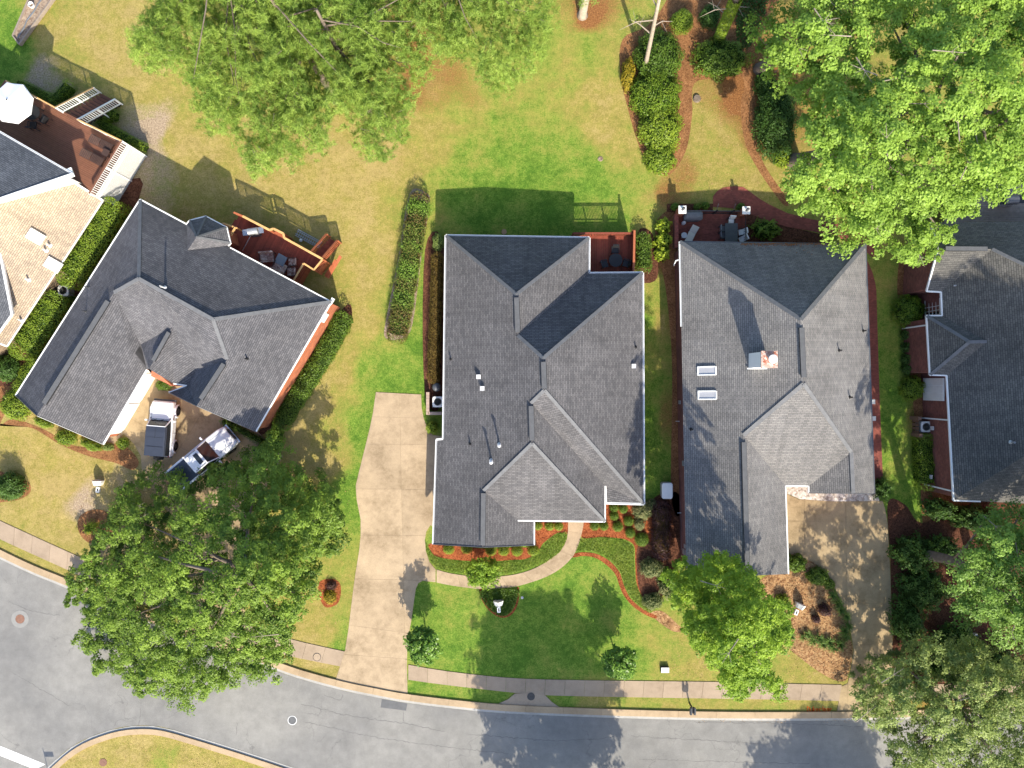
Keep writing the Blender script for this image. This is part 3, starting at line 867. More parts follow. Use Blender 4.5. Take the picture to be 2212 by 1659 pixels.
B_([(850,735),(880,725),(893,690),(905,600),(915,520),(928,440),(922,418),(885,418),(860,560),(836,680),(830,725)], 'sand', 'sandy edge around the long mixed hedge', 0.008)
B_([(918,540),(960,535),(960,850),(918,850)], 'dark_mulch', 'dark soil strip along the west wall of the middle house', 0.008)
B_([(226,430),(300,430),(40,850),(-20,850),(-20,760)], 'dark_mulch', 'brown mulch between the two left hand houses', 0.008)
B_([(735,672),(760,690),(740,740),(700,800),(640,880),(610,930),(575,935),(560,930)], 'dark_mulch', 'dark soil under the hedge east of the left house', 0.008)
B_([(1700,1050),(1748,1052),(1748,1066),(1895,1066),(1900,1082),(1800,1084),(1730,1079),(1700,1066)], 'gravel', 'pale gravel strip against the garage wall of the right house', 0.022, False, 'gravel_strip')
B_([(1378,500),(1412,510),(1420,600),(1376,600)], 'dark_mulch', 'dark bed beside the small red deck', 0.008)
B_([(1440,440),(1540,440),(1540,458),(1440,458)], 'dark_mulch', 'dark planting strip along the patio railing', 0.012, False)
B_([(1612,458),(1660,478),(1740,498),(1800,512),(1800,530),(1612,530)], 'dark_mulch', 'dark bed between the patio and the red walk', 0.012, False)

# ---------------------------------------------------------------- covers in the road and lawns
def round_cover(u, v, r, z, mt, label, ring=None, ring_mt=None):
    c = P(u, v, 0)
    t = thing('manhole_cover', label, 'manhole cover', (c.x, c.y, z))
    MB().lathe((c.x, c.y, z), [(r, 0), (r, 0.012), (r * 0.9, 0.016), (r * 0.86, 0.012), (0.0005, 0.014)], 24).build('lid', M[mt], t)
    if ring:
        MB().lathe((c.x, c.y, z), [(ring, 0), (ring, 0.009), (r + 0.01, 0.012), (r + 0.01, 0)], 28).build('collar', M[ring_mt], t)
    return t
round_cover(43.5, 1337, 0.36, 0.008, 'rust', 'rusty brown manhole cover in the street at the left edge', 0.70, 'patch_light')
round_cover(631.5, 1556, 0.31, 0.008, 'patch', 'grey manhole cover with a white ring in the middle of the street', 0.37, 'paint_white')
round_cover(685, 1419, 0.29, 0.045, 'walk', 'dull grey round cover set in the sidewalk beside the driveway', 0.33, 'iron')
round_cover(1147, 1504, 0.31, 0.05, 'iron', 'black iron cover on the storm drain apron')
round_cover(223, 1647, 0.31, 0.01, 'rust', 'dark rusty cover in the dry grass of the corner verge')
round_cover(1128, 1291, 0.11, 0.01, 'metal', 'tiny pale round cap in the front lawn beside the mulch ring')
round_cover(1089, 501, 0.21, 0.05, 'terracotta', 'round tan stepping stone in the shade behind the middle house')

# hairline cracks wandering along the street, joined as they are too fine to pick apart
mb = MB(); rc_ = random.Random(5)
for pts in ([(650,1520),(760,1547),(860,1560),(960,1580)],[(660,1560),(800,1590),(950,1612),(1100,1628)],[(1010,1585),(1200,1600),(1330,1592)],[(1362,1590),(1500,1598),(1640,1606)],[(1380,1640),(1560,1645),(1750,1650)],[(30,1455),(90,1490),(150,1525)],
            [(300,1565),(303,1548),(305,1530)],[(510,1590),(512,1560)],[(700,1500),(735,1512),(740,1500)],[(870,1520),(872,1560)],[(1500,1560),(1700,1563),(1900,1572)],[(20,1300),(70,1320),(130,1330)]):
    L_ = [(u + rc_.uniform(-1.2, 1.2), v + rc_.uniform(-1.6, 1.6)) for u, v in resample(smooth_line(pts, 5), 5)]
    for a, b in zip(L_, L_[1:]):
        pa, pb = P(*a, .0085), P(*b, .0085); d = (pb - pa).normalized(); w_ = Vector((-d.y, d.x, 0)) * rc_.uniform(.008, .02)
        mb.face([pa - w_, pb - w_, pb + w_, pa + w_])
M['crack'] = basic('crack_filler', (0.13, 0.126, 0.12), .3, 5, .9, .1)
tag(mb.build('asphalt_cracks', M['crack'], merge=False), 'fine dark cracks wandering along the asphalt street', None, None, 'stuff')

# ================================================================ HOUSES
class Roof:
    def __init__(s): s.p = {}; s.pl = {}; s.faces = []
    def plane(s, k, a, b, ze, pitch, inside):
        """plane rising from the eave line a-b (picture points at height ze) towards 'inside'"""
        A = P(*a, ze); B = P(*b, ze); I = P(*inside, ze)
        s._plane(k, A, B, ze, pitch, I)
    def plane3(s, k, A, B, pitch, inside):
        I = P(*inside, A.z); s._plane(k, A, B, A.z, pitch, I)
    def _plane(s, k, A, B, ze, pitch, I):
        e = Vector((B.x - A.x, B.y - A.y)); e.normalize()
        h = Vector((-e.y, e.x))
        if h.dot(Vector((I.x - A.x, I.y - A.y))) < 0: h = -h
        s.pl[k] = (Vector((A.x, A.y)), e, h, ze, pitch)
    def hit(s, u, v, k):
        A, e, h, ze, pt = s.pl[k]
        d = Vector(((u - 1106) / PX / H, (829.5 - v) / PX / H))
        t = (H - ze + pt * A.dot(h)) / (1 + pt * d.dot(h))
        return Vector((d.x * t, d.y * t, H - t))
    def v(s, n, u, v, k):
        s.p[n] = s.hit(u, v, k) if isinstance(k, str) else P(u, v, k)
        return s.p[n]
    def f(s, *names): s.faces.append(names)
    def build(s, root, mt, name='roof'):
        mb = MB()
        for nm in s.faces:
            pts = [s.p[n] for n in nm]
            N = Vector((0, 0, 0))
            for i in range(len(pts)):
                a, b = pts[i], pts[(i + 1) % len(pts)]
                N += a.cross(b)
            N.normalize()
            if N.z < 0: pts = list(reversed(pts)); N = -N
            hx = Vector((N.x, N.y, 0))
            if hx.length < 1e-4: hx = Vector((1, 0, 0))
            hx.normalize()                         # downhill
            e = Vector((-hx.y, hx.x, 0))           # along the eave
            up = N.cross(e); 
            if up.z < 0: up = -up
            mb.face(pts, [(p.dot(e), p.dot(up)) for p in pts])
        return mb.build(name, mt, root, merge=False)

def offset_poly(pts, d):
    """move the edges of a closed polygon inwards by d"""
    n = len(pts); a = area(pts); out = []
    for i in range(n):
        p0, p1, p2 = Vector(pts[i - 1]), Vector(pts[i]), Vector(pts[(i + 1) % n])
        e1 = (p1 - p0).normalized(); e2 = (p2 - p1).normalized()
        n1 = Vector((-e1.y, e1.x)); n2 = Vector((-e2.y, e2.x))
        if a < 0: n1, n2 = -n1, -n2
        b = n1 + n2
        k = d / max(0.25, (1 + n1.dot(n2)))
        out.append((p1.x + b.x * k, p1.y + b.y * k))
    return out

def walls(root, pts, over, mt, drop=0.12, name='wall'):
    w = [(p.x, p.y) for p in pts]
    q = offset_poly(w, over)
    mb = MB(); mb.prism(q, 0.0, [p.z - drop for p in pts])
    mb.build(name, mt, root)
    return q

def trim(root, pts, mt, w=0.13, h=0.13, name='gutter', closed=False, out=0.065):
    """gutter or rake boards along the roof edge, one part per run"""
    n = len(pts)
    for i in range(n if closed else n - 1):
        a, b = pts[i], pts[(i + 1) % n]
        MB().bar(a + Vector((0, 0, -h / 2 + 0.03)), b + Vector((0, 0, -h / 2 + 0.03)), w, h).build(name, mt, root)
        if name == 'gutter' and w > 0.12:
            MB().bar(a + Vector((0, 0, 0.034)), b + Vector((0, 0, 0.034)), w * 0.42, 0.01).build('gutter_shade_strip', M['metal'], root)  # grey strip on the solid bar stands in for shade inside the gutter

def caps(roof, pairs, w=0.24, h=0.03, mt=None, name='ridge_cap'):
    for a, b in pairs:
        MB().bar(a + Vector((0, 0, 0.005)), b + Vector((0, 0, 0.005)), w, h).build(name, mt or M['cap'], roof)

def ridge_vent(roof, a, b, w=0.34, h=0.12):
    MB().bar(a + Vector((0, 0, 0.06)), b + Vector((0, 0, 0.06)), w, h).build('ridge_vent', M['vent_dark'], roof)
    for s in (-1, 1):
        d = (b - a); side = Vector((d.y, -d.x, 0)).normalized() * (w / 2 + 0.012) * s
        MB().bar(a + side + Vector((0, 0, 0.05)), b + side + Vector((0, 0, 0.05)), 0.022, 0.10).build('vent_slot', M['black'], roof)

def lerp(a, b, t): return a + (b - a) * t

def pipe_vent(roof, p, h=0.5, r=0.06, mt='pvc', name='vent_pipe', hat=False):
    mb = MB(); prof = [(r, -0.15), (r, h)]
    prof += [(r * 1.9, h), (r * 1.9, h + 0.08), (0.001, h + 0.16)] if hat else [(r * 0.7, h), (r * 0.7, h - 0.1), (0.001, h - 0.1)]
    mb.lathe(p, prof, 10); mb.lathe(p, [(r * 2.4, -0.02), (r * 1.2, 0.08)], 10)
    return mb.build(name, M[mt], roof)

def box_vent(roof, p, s=0.26, h=0.22, mt='pvc'):
    mb = MB(); mb.box(p + Vector((0, 0, h / 2)), (s, s, h)); mb.box(p + Vector((0, 0, h + 0.02)), (s * 1.25, s * 1.25, 0.05))
    return mb.build('roof_vent', M[mt], roof)

def window(root, c, wdt, hgt, rz, cols=2, rows=2, mt='white'):
    """c = centre of the window on the wall face; rz = direction of the wall; built proud of the wall"""
    d = Vector((math.cos(rz), math.sin(rz), 0)); nrm = Vector((d.y, -d.x, 0))
    fr = MB()
    for s in (-1, 1):
        fr.box(c + d * (s * wdt / 2) + nrm * 0.03, (0.09, 0.09, hgt + 0.09), rz)
        fr.box(c + Vector((0, 0, s * hgt / 2)) + nrm * 0.034, (wdt - 0.09, 0.09, 0.09), rz)
    f = fr.build('window', M[mt], root)
    for i in range(cols):
        for j in range(rows):
            cw = (wdt - 0.09) / cols; ch = (hgt - 0.09) / rows
            q = c + d * ((i + 0.5) * cw - (wdt - 0.09) / 2) + Vector((0, 0, (j + 0.5) * ch - (hgt - 0.09) / 2)) + nrm * 0.012
            ubox('pane', M['glass'], f, q, (cw - 0.03, 0.02, ch - 0.03), rz)
    for i in range(1, cols):
        ubox('glazing_bar', M[mt], f, c + d * (i * (wdt - 0.09) / cols - (wdt - 0.09) / 2) + nrm * 0.036, (0.04, 0.05, hgt - 0.09), rz)
    for j in range(1, rows):
        ubox('glazing_bar', M[mt], f, c + Vector((0, 0, j * (hgt - 0.09) / rows - (hgt - 0.09) / 2)) + nrm * 0.040, (wdt - 0.09, 0.05, 0.04), rz)
    return f

PT = 0.69
# ---------------------------------------------------------------- middle house
mid = thing('house', 'brick house with a broad dark grey hipped roof in the centre of the picture', 'house', P(1170, 830, 0))
R = Roof()
R.plane('W', (962,509), (958,948), 3.0, PT, (1100,700))
for nme, u, v, k in [('A',963,508.5,'W'),('R1',1115.5,636,'W'),('R2',1118.5,724.5,'W'),('R3',1173.5,773.5,'W'),('R4',1176,843,'W'),('R5',1147,871,'W'),('R6',1149.5,958,'W'),
                     ('R7',1044.5,1060,'W'),('Gr',1043,1182,'W'),('Gsw',935.5,1175.5,'W'),('J1',943,949.5,'W'),('J2',957.5,948,'W'),('B',1273,513.5,3.0),('n1',1272.5,590,3.0),
                     ('NE',1388.5,589,3.0),('SE',1391,1089,3.0),('S1',1308.5,1087,3.0),('S1u',1307,1049.5,3.25),('Fse',1307,1127,3.3),('Fsw',1118.5,1124.5,3.3),
                     ('Gse',1153.5,1177.5,2.45),('Gne',1153.5,1126,2.45)]:
    R.v(nme, u, v, k)
R.f('A','J2','J1','Gsw','Gr','R7','R6','R5','R4','R3','R2','R1'); R.f('A','R1','B'); R.f('B','R1','R2','n1'); R.f('n1','R2','R3','NE'); R.f('NE','R3','R4','SE')
R.f('R4','R5','S1u','S1','SE'); R.f('R5','R6','Fse','S1u'); R.f('R6','R7','Fsw','Fse'); R.f('R7','Gr','Gse','Gne','Fsw')
rf = R.build(mid, M['shingle_mid']); p = R.p
trim(mid, [p['J2'], p['A'], p['B'], p['n1']], M['white'], 0.17)
trim(mid, [p['n1'], p['NE'], p['SE'], p['S1'], p['S1u']], M['white'], 0.17)
trim(mid, [p['S1u'], p['Fse'], p['Fsw']], M['white'], 0.11)
trim(mid, [p['J2'], p['J1'], p['Gsw']], M['white'], 0.15)
trim(mid, [p['Gse'], p['Gne']], M['white'], 0.15)
trim(mid, [p['Gsw'], p['Gr'], p['Gse']], M['steel_dark'], 0.05, 0.14, 'rake_board')
caps(rf, [(p['A'],p['R1']),(p['B'],p['R1']),(p['R2'],p['R3']),(p['NE'],p['R3']),(p['R4'],p['SE']),(p['R5'],p['R4']),(p['R6'],p['Fse']),(p['R7'],p['R6'])])
ridge_vent(rf, lerp(p['R1'],p['R2'],.08), lerp(p['R1'],p['R2'],.93)); ridge_vent(rf, lerp(p['R3'],p['R4'],.12), lerp(p['R3'],p['R4'],.95))
ridge_vent(rf, lerp(p['R5'],p['R6'],.07), lerp(p['R5'],p['R6'],.92)); ridge_vent(rf, lerp(p['R7'],p['Gr'],.04), lerp(p['R7'],p['Gr'],.96))
box_vent(rf, R.hit(1034,814,'W')); box_vent(rf, R.hit(1042,839,'W'))
pipe_vent(rf, R.hit(1079,960,'W'), 1.0, 0.07, 'pvc', 'flue_pipe', True); pipe_vent(rf, R.hit(1062,995,'W'), 1.15, 0.075, 'pvc', 'flue_pipe', True)
pipe_vent(rf, R.hit(974,776,'W'), 0.3, 0.05, 'black'); pipe_vent(rf, R.hit(1016,959,'W'), 0.35, 0.05, 'black')
R.plane('E', (1388.5,589), (1391,1089), 3.0, PT, (1200,800))
box_vent(rf, R.hit(1368,791,'E')); pipe_vent(rf, R.hit(1373,750,'E'), 0.35, 0.05, 'black')
mw = [p['A'],p['B'],p['n1'],p['NE'],p['SE'],p['S1'],p['Fse'].copy(),Vector((p['Gne'].x,p['Fse'].y,2.5)),p['Gse'],p['Gsw'],p['J1'],p['J2']]
for q in mw: q.z = min(q.z, 3.3) if q.z < 5 else 3.0
walls(mid, [q.copy() for q in mw], 0.42, M['brick_red'])
g1, g2, g3 = (p[k].copy() for k in ('Gsw','Gr','Gse'))
MB().face([g1 + Vector((.42,.42,-.12)), g3 + Vector((-.42,.42,-.12)), g2 + Vector((0,.42,-.25))]).build('gable', M['brick_red'], mid)
mwp = p

# ---------------------------------------------------------------- left house
lh = thing('house', 'left hand orange brick house set askew under a blue grey roof', 'house', P(400, 720, 0))
R = Roof()
R.plane('W', (303,431), (34,854), 3.6, 0.68, (300,600)); R.plane('NE', (303,431), (717,651), 3.6, 0.68, (300,600)); R.plane('E', (717,654), (553,931), 3.6, 0.68, (460,690))
for a in [('N',303,431,3.6),('R1',300,602,'W'),('R0',246,632,'W'),('Gp',80,898,'W'),('Wc',34,854.5,'W'),('R2',460,690,'NE'),('E',716,652,3.6),('ES',553,932,3.6),('R3',491,776,'E'),('Gp2',425,877,'E')]:
    R.v(*a)
R.plane3('S', p := R.p['R1'], R.p['R2'], -0.68, (350,750))
R.v('P1',372,707,'S'); R.v('V',304,744,'S'); R.v('Q',424,801,'S'); zr = R.p['P1'].z
for a in [('Gs',222.5,959.5,2.95),('K',288,770,4.0),('PW',317,798,3.1),('P2',322,797,zr - 0.15),('PS',375,829,3.5),('PQ',404,833,3.6),('Wb',365,848,3.4)]: R.v(*a)
R.f('N','R1','R0','Gp','Wc'); R.f('N','R1','R2','E'); R.f('R0','V','K','PW','Gs','Gp'); R.f('R1','R2','R3','Q','P1','V','R0'); R.f('P1','V','K','PW','P2'); R.f('P1','Q','PQ','PS','P2')
R.f('R2','R3','Gp2','ES','E'); R.f('R3','Q','PQ','Wb','Gp2')
rf = R.build(lh, M['shingle_left']); p = R.p
trim(lh, [p['Wc'], p['N'], lerp(p['N'], p['E'], .25)], M['white'], 0.12); trim(lh, [lerp(p['N'], p['E'], .47), p['E'], p['ES']], M['white'], 0.10)
trim(lh, [p['Wc'], p['Gp'], p['Gs']], M['steel_dark'], 0.05, 0.12, 'rake_board'); trim(lh, [p['Gs'], p['PW']], M['white'], 0.12); trim(lh, [p['Wb'], p['Gp2'], p['ES']], M['steel_dark'], 0.05, 0.12, 'rake_board')
trim(lh, [p['Wb'], p['PQ']], M['white'], 0.12); trim(lh, [p['PQ'], p['PS']], M['white'], 0.10)
caps(rf, [(p['N'],p['R1']),(p['R1'],p['R0']),(p['E'],p['R2']),(p['R2'],p['R3']),(p['R1'],p['R2'])], 0.26)
ridge_vent(rf, lerp(p['R0'],p['Gp'],.07), lerp(p['R0'],p['Gp'],.9)); ridge_vent(rf, lerp(p['R3'],p['Gp2'],.1), lerp(p['R3'],p['Gp2'],.85), 0.32); ridge_vent(rf, lerp(p['P1'],p['P2'],.12), lerp(p['P1'],p['P2'],.8), 0.28)
pipe_vent(rf, R.hit(356,621,'NE'), 0.7, 0.06); pipe_vent(rf, R.hit(192,621,'W'), 0.5, 0.05, 'steel_dark'); pipe_vent(rf, R.hit(186,673,'W'), 0.5, 0.05, 'steel_dark'); pipe_vent(rf, R.hit(534,775,'E'), 0.4, 0.05, 'black')
# bay roof over the breakfast nook
T = Roof()
for a in [('a',405,484,4.4),('b',410,476,3.75),('c',445,467,3.75),('d',490,491,3.75),('e',498,525,3.75),('f',494,531,3.95),('t',425,512,5.45)]: T.v(*a)
T.p['g'] = R.hit(406,541,'NE') + Vector((0,0,.06)); T.p['f'] = R.hit(494,531,'NE') + Vector((0,0,.05)); T.p['a'] = R.hit(404,484,'NE') + Vector((0,0,.05))
T.f('a','b','t'); T.f('b','c','t'); T.f('c','d','t'); T.f('d','e','t'); T.f('e','f','g','t'); T.f('g','a','t')
tr = T.build(lh, M['shingle_left'], 'bay_roof'); q = T.p
caps(tr, [(q['b'],q['t']),(q['c'],q['t']),(q['d'],q['t']),(q['e'],q['t'])], 0.16, 0.04)
trim(lh, [q['a'],q['b'],q['c'],q['d'],q['e'],q['f']], M['white'], 0.09)
bw = [q['b'],q['c'],q['d'],q['e']]
cc = Vector((sum(x.x for x in bw)/4, sum(x.y for x in bw)/4))
bp = [(cc.x + (x.x-cc.x)*.8, cc.y + (x.y-cc.y)*.8) for x in bw] + [(P(440,530,3.7).x, P(440,530,3.7).y), (P(395,500,3.7).x, P(395,500,3.7).y)]
MB().prism(bp, 0, 3.6).build('bay_wall', M['brick_orange'], lh)
lw = [p['N'],p['E'],p['ES'],p['Wb'],p['PQ'],P(365,838,3.5),P(326,812,3.5),p['PW'],p['Gs'],p['Wc']]
_d = (p['PW'] - p['Gs']); _d.z = 0; _d.normalize(); _in = Vector((-_d.y, _d.x, 0)) * 0.50
lw = [Vector((x.x, x.y, 3.5)) + (_in if k_ in (7, 8) else Vector((0, 0, 0))) for k_, x in enumerate(lw)]
for k_ in (7, 8): lw[k_].z = 2.9
walls(lh, lw, 0.13, M['brick_orange'], 0.05)
for a, b, c in (('Wc','Gp','Gs'),('Wb','Gp2','ES')):
    s = Vector((0.12, 0.22, 0)); MB().face([p[a]+s+Vector((0,0,-.1)), p[c]+s+Vector((0,0,-.1)), p[b]+s+Vector((0,0,-.25))]).build('gable', M['brick_orange'], lh)
MB().face([P(326,812,3.5), P(372,834,3.5), p['P2'] + Vector((.1,.1,-.25))]).build('gable', M['brick_orange'], lh)
# white garage front facing the court
a = Vector((p['Gs'].x, p['Gs'].y, 0)); b = Vector((p['PW'].x, p['PW'].y, 0)); d = (b - a).normalized(); nr = Vector((d.y, -d.x, 0)); rz = math.atan2(d.y, d.x)
L = (b - a).length
gd = MB(); gd.box(a + d * L * 0.52 + nr * -0.55 + Vector((0,0,1.4)), (L * 0.90, 0.12, 2.75), rz); gdo = gd.build('garage_front', M['white'], lh)
for k in range(2):
    cdoor = a + d * L * (0.30 + 0.42 * k) + nr * -0.47 + Vector((0, 0, 1.1))
    dr = MB().box(cdoor, (2.5, 0.06, 2.15), rz).build('garage_door', M['white_dirty'], gdo)
# vent on the east wall
e0 = Vector((p['E'].x, p['E'].y, 0)); e1 = Vector((p['ES'].x, p['ES'].y, 0)); d = (e1 - e0).normalized(); rz = math.atan2(d.y, d.x); nr = Vector((-d.y, d.x, 0))
MB().box(e0 + d * 1.35 + nr * -0.10 + Vector((0,0,2.6)), (0.75, 0.07, 0.9), rz).build('louvre_vent', M['white'], lh)
MB().bar(e0 + nr*-0.06 + Vector((0,0,3.42)) - d*0.3, e0 + nr*-0.06 + d*0.2 + Vector((0,0,3.42)), 0.25, 0.1).build('frieze_board', M['white'], lh)

# ---------------------------------------------------------------- right house
rh = thing('house', 'red brick house right of centre with a chimney and two skylights', 'house', P(1660, 860, 0))
R = Roof()
R.plane('W', (1468.5,522), (1482,1226), 3.1, PT, (1600,800)); R.plane('E', (1870,528), (1889,1066), 3.1, PT, (1700,800))
for a in [('NW',1468.5,522,3.1),('R1',1730,690,'W'),('R2',1736,829,'W'),('R3',1606,940,'W'),('Wb',1614,1244,'W'),('SWc',1482,1227,3.1),('NE',1870,528,3.1),('SE',1889,1066,3.1),('R4',1839,977,'E'),('R5',1843,1065,'E'),
          ('J1',1746.5,1064.5,3.1),('J2',1746.5,1050.5,3.1),('J3',1697,1049.5,3.1),('We',1703,1240,3.1)]: R.v(*a)
R.f('NW','R1','NE'); R.f('NW','R1','R2','R3','Wb','SWc'); R.f('NE','R1','R2','R4','R5','SE'); R.f('R2','R4','J2','J3','R3'); R.f('R4','R5','J1','J2'); R.f('R3','J3','We','Wb')
rf = R.build(rh, M['shingle_right']); p = R.p
trim(rh, [p['NW'], p['NE']], M['steel_dark'], 0.12); trim(rh, [p['NW'], lerp(p['NW'], p['SWc'], .26)], M['white'], 0.15); trim(rh, [p['J1'],p['J2'],p['J3'],p['We']], M['white'], 0.10)
trim(rh, [p['SE'], p['J1']], M['steel_dark'], 0.08); trim(rh, [p['NE'], p['SE']], M['steel_dark'], 0.10)
caps(rf, [(p['NW'],p['R1']),(p['NE'],p['R1']),(p['R2'],p['R4']),(p['R2'],p['R3']),(p['R4'],p['R5'])], 0.28)
ridge_vent(rf, lerp(p['R1'],p['R2'],.13), lerp(p['R1'],p['R2'],.9)); ridge_vent(rf, lerp(p['R3'],p['Wb'],.05), lerp(p['R3'],p['Wb'],.97))
for u, v, k in [(1812,757,'E'),(1864,715,'E'),(1835,858,'E'),(1493,927,'W')]: pipe_vent(rf, R.hit(u, v, k), 0.45, 0.055, 'black')
wp = [p['NW'],p['NE'],p['SE'],p['J1'],p['J2'],p['J3'],p['We'],p['SWc']]
q = walls(rh, [Vector((x.x, x.y, 3.1)) for x in wp], 0.30, M['brick_red'])
MB().face([p['SWc']+Vector((.3,.3,-.1)), p['We']+Vector((-.3,.3,-.1)), p['Wb']+Vector((0,.3,-.3))]).build('gable', M['brick_red'], rh)
# skylights lie in the west slope
A_, e_, h_, ze_, pt_ = R.pl['W']
ang = math.atan(pt_); rzW = math.atan2(h_.y, h_.x)
for u, v in [(1526,801),(1527,853.5)]:
    c = R.hit(u, v, 'W') + Vector((0,0,.05))
    sk = MB()
    up = Vector((h_.x*math.cos(ang), h_.y*math.cos(ang), math.sin(ang))); ev = Vector((e_.x, e_.y, 0)); w2, h2 = 0.68, 0.30
    for s in (-1, 1):
        sk.bar(c + up*(-w2) + ev*(s*h2), c + up*w2 + ev*(s*h2), 0.09, 0.16); sk.bar(c + up*(s*w2) - ev*h2, c + up*(s*w2) + ev*h2, 0.09, 0.17)
    so = sk.build('skylight', M['white'], rf)
    nn = up.cross(ev); nn = nn if nn.z > 0 else -nn
    MB().face([c+up*a*0.68+ev*b*0.26+nn*0.03 for a, b in ((-1,-1),(1,-1),(1,1),(-1,1))]).build('glass', M['skyglass'], so)
# chimney
cb = R.hit(1636,779,'W')
ch = MB(); ch.box((cb.x, cb.y, cb.z + 0.75), (1.0, 1.05, 3.1)); M['chimney_crown'] = litter('mottled_chimney_crown', [(.30,.09,.05),(.52,.42,.36),(.34,.13,.08),(.60,.54,.48)], 7, .2)
cho = ch.build('chimney', M['white'], rf)
MB().box((cb.x, cb.y, cb.z + 2.34), (1.12, 1.17, 0.10)).build('crown', M['chimney_crown'], cho)
MB().lathe((cb.x + .12, cb.y + .02, cb.z + 2.38), [(.2,0),(.2,.28),(.30,.30),(.30,.38),(.001,.46)], 14).build('flue_cap', M['white'], cho)
MB().bar(cb + Vector((-.62,-.56,-.28)), cb + Vector((.55,-.56,.40)), .10, .05).build('flashing', M['white'], cho)
# services on the west wall
def wallpt(u, v, z):
    x = P(u, v, z); return x
xw = lambda v, z=1.0: P(1472 + (v-522)*0.0192, v, 3.1).x + 0.30
for v, z, s in [(846,1.3,(.12,.22,.3)),(869,0.9,(.2,.3,.5)),(1001,1.9,(.24,.38,.42)),(1180,1.6,(.16,.3,.4)),(1192,1.4,(.2,.4,.55))]:
    yy = P(1472, v, z).y
    MB().box((xw(v) - s[0]/2, yy, z), s).build('meter_box', M['metal'], rh)
for v0, v1, zz in [(882,1010,.5),(1083,1188,.45)]:
    y0, y1 = P(0, v0, zz).y, P(0, v1, zz).y
    MB().tube([(xw(v0)-.09, y0, zz), (xw(v1)-.09, y1, zz)], 0.03, 6).build('conduit', M['metal'], rh)
for v in (910, 1108): MB().tube([(xw(v), P(0,v,.6).y, .6), (xw(v)-.42, P(0,v,.6).y, .6)], 0.03, 6).build('wall_pipe', M['pvc'], rh)
MB().tube([P(1470,560,3.1)+Vector((-.05,0,-.1)), P(1460,563,3.0), P(1456,572,2.2), P(1456,574,.3)], 0.05, 6).build('downspout', M['white'], rh)
for u, v in [(1886,868),(1887.5,904)]:
    c = P(u, v, .04); o = MB().box(c, (.32,.36,.05)).build('splash_block', M['white_dirty']); tag(o, 'white splash block on the red east walk, %s one' % ('upper' if v < 880 else 'lower'), 'splash block', 'splash blocks on the east walk')

# ---------------------------------------------------------------- far right house
fh = thing('house', 'shaded red brick house at the right edge with a gabled west front', 'house', P(2140, 800, 0))
R = Roof()
R.plane('W', (2034,655), (2060,1081), 3.7, 0.60, (2150,800))
for a in [('GP',2027,537,5.55),('RR',2143,538,5.55),('b',2001.5,629,3.7),('c',2033,631,3.75),('c2',2035,682,3.7),('D1',2001.5,682,3.7),('D2',2009,810,3.7),('c3',2045,811,3.75),('S0',2060,1081,3.7),('DA',2094,738.5,5.55),('DB',2135,738,'W'),
          ('X',2290,610,'W'),('Y',2300,930,'W'),('S1',2118,1083,3.7),('S2',2420,1098,3.7),('N0',2010,481,3.7),('N1',2152,479,3.7),('X2',2420,615,7.0),('N2',2420,480,3.7)]: R.v(*a)
R.p['DB'] = R.hit(2131,738,'W') + Vector((0,0,.03))
R.f('GP','RR','c','b'); R.f('GP','N0','N1','RR'); R.f('N1','RR','X','X2','N2'); R.f('RR','X','Y','S0','c3','DB','c2','c'); R.f('S0','S1','S2','Y'); R.f('D1','DA','D2'); R.f('D1','DA','DB','c2'); R.f('D2','DA','DB','c3'); R.f('X','Y','S2','N2','X2')
rf = R.build(fh, M['shingle_far']); p = R.p
trim(fh, [p['b'],p['GP'],p['N0']], M['white'], 0.10, 0.14, 'rake_board'); trim(fh, [p['b'],p['c'],p['c2'],p['D1'],p['D2'],p['c3'],p['S0'],p['S1']], M['white'], 0.12)
caps(rf, [(p['D1'],p['DA']),(p['D2'],p['DA']),(p['DA'],p['DB']),(p['RR'],p['X'])], 0.24)
ridge_vent(rf, lerp(p['GP'],p['RR'],.12), lerp(p['GP'],p['RR'],.9), .3, .1)
box_vent(rf, R.hit(2040,752,'W') + Vector((0,0,.1)), .3, .25, 'metal'); pipe_vent(rf, R.hit(2184,955,'W'), .4, .07, 'metal'); pipe_vent(rf, R.hit(2062,617,'W'), .15, .05)
walls(fh, [Vector((x.x, x.y, 3.6)) for x in (p['N0'],p['N2'],p['S2'],p['S1'],p['S0'],p['c3'],p['D2'],p['D1'],p['c2'],p['c'],p['b'])], 0.22, M['brick_red'])
MB().face([p['b']+Vector((.18,.18,-.15)), p['N0']+Vector((.18,-.18,-.15)), p['GP']+Vector((.18,0,-.2))]).build('gable', M['brick_red'], fh)
# window in the recess, louvred panel, belt trims and vents on the west wall
wx = lambda q, off: q.x + off
xr = p['c2'].x + 0.22
yc = (p['c'].y + p['c2'].y) / 2
window(fh, Vector((xr - 0.0, yc - 0.05, 2.2)), 1.35, 1.9, math.radians(-90), 4, 4)
x1 = p['c3'].x + 0.24
yv = P(0, 841, 2).y * 1.0
MB().box((x1 - 0.04, yv, 1.75), (0.07, 1.75, 2.7)).build('door_panel', M['white'], fh)
for k in range(3): MB().box((x1 - 0.085, yv - 0.58 + k*.58, 1.75), (0.03, 0.52, 2.55)).build('panel', M['white_dirty'], fh)
for vv in (905, 1053): MB().box((x1 + (0.02 if vv < 1000 else 0.22) , P(0, vv, 1.8).y, 1.8), (0.10, 0.10, 3.4)).build('downspout', M['white'], fh)
MB().box((p['D1'].x + 0.18, P(0,706,1.8).y, 1.8), (0.10, 0.10, 3.4)).build('downspout', M['white'], fh)
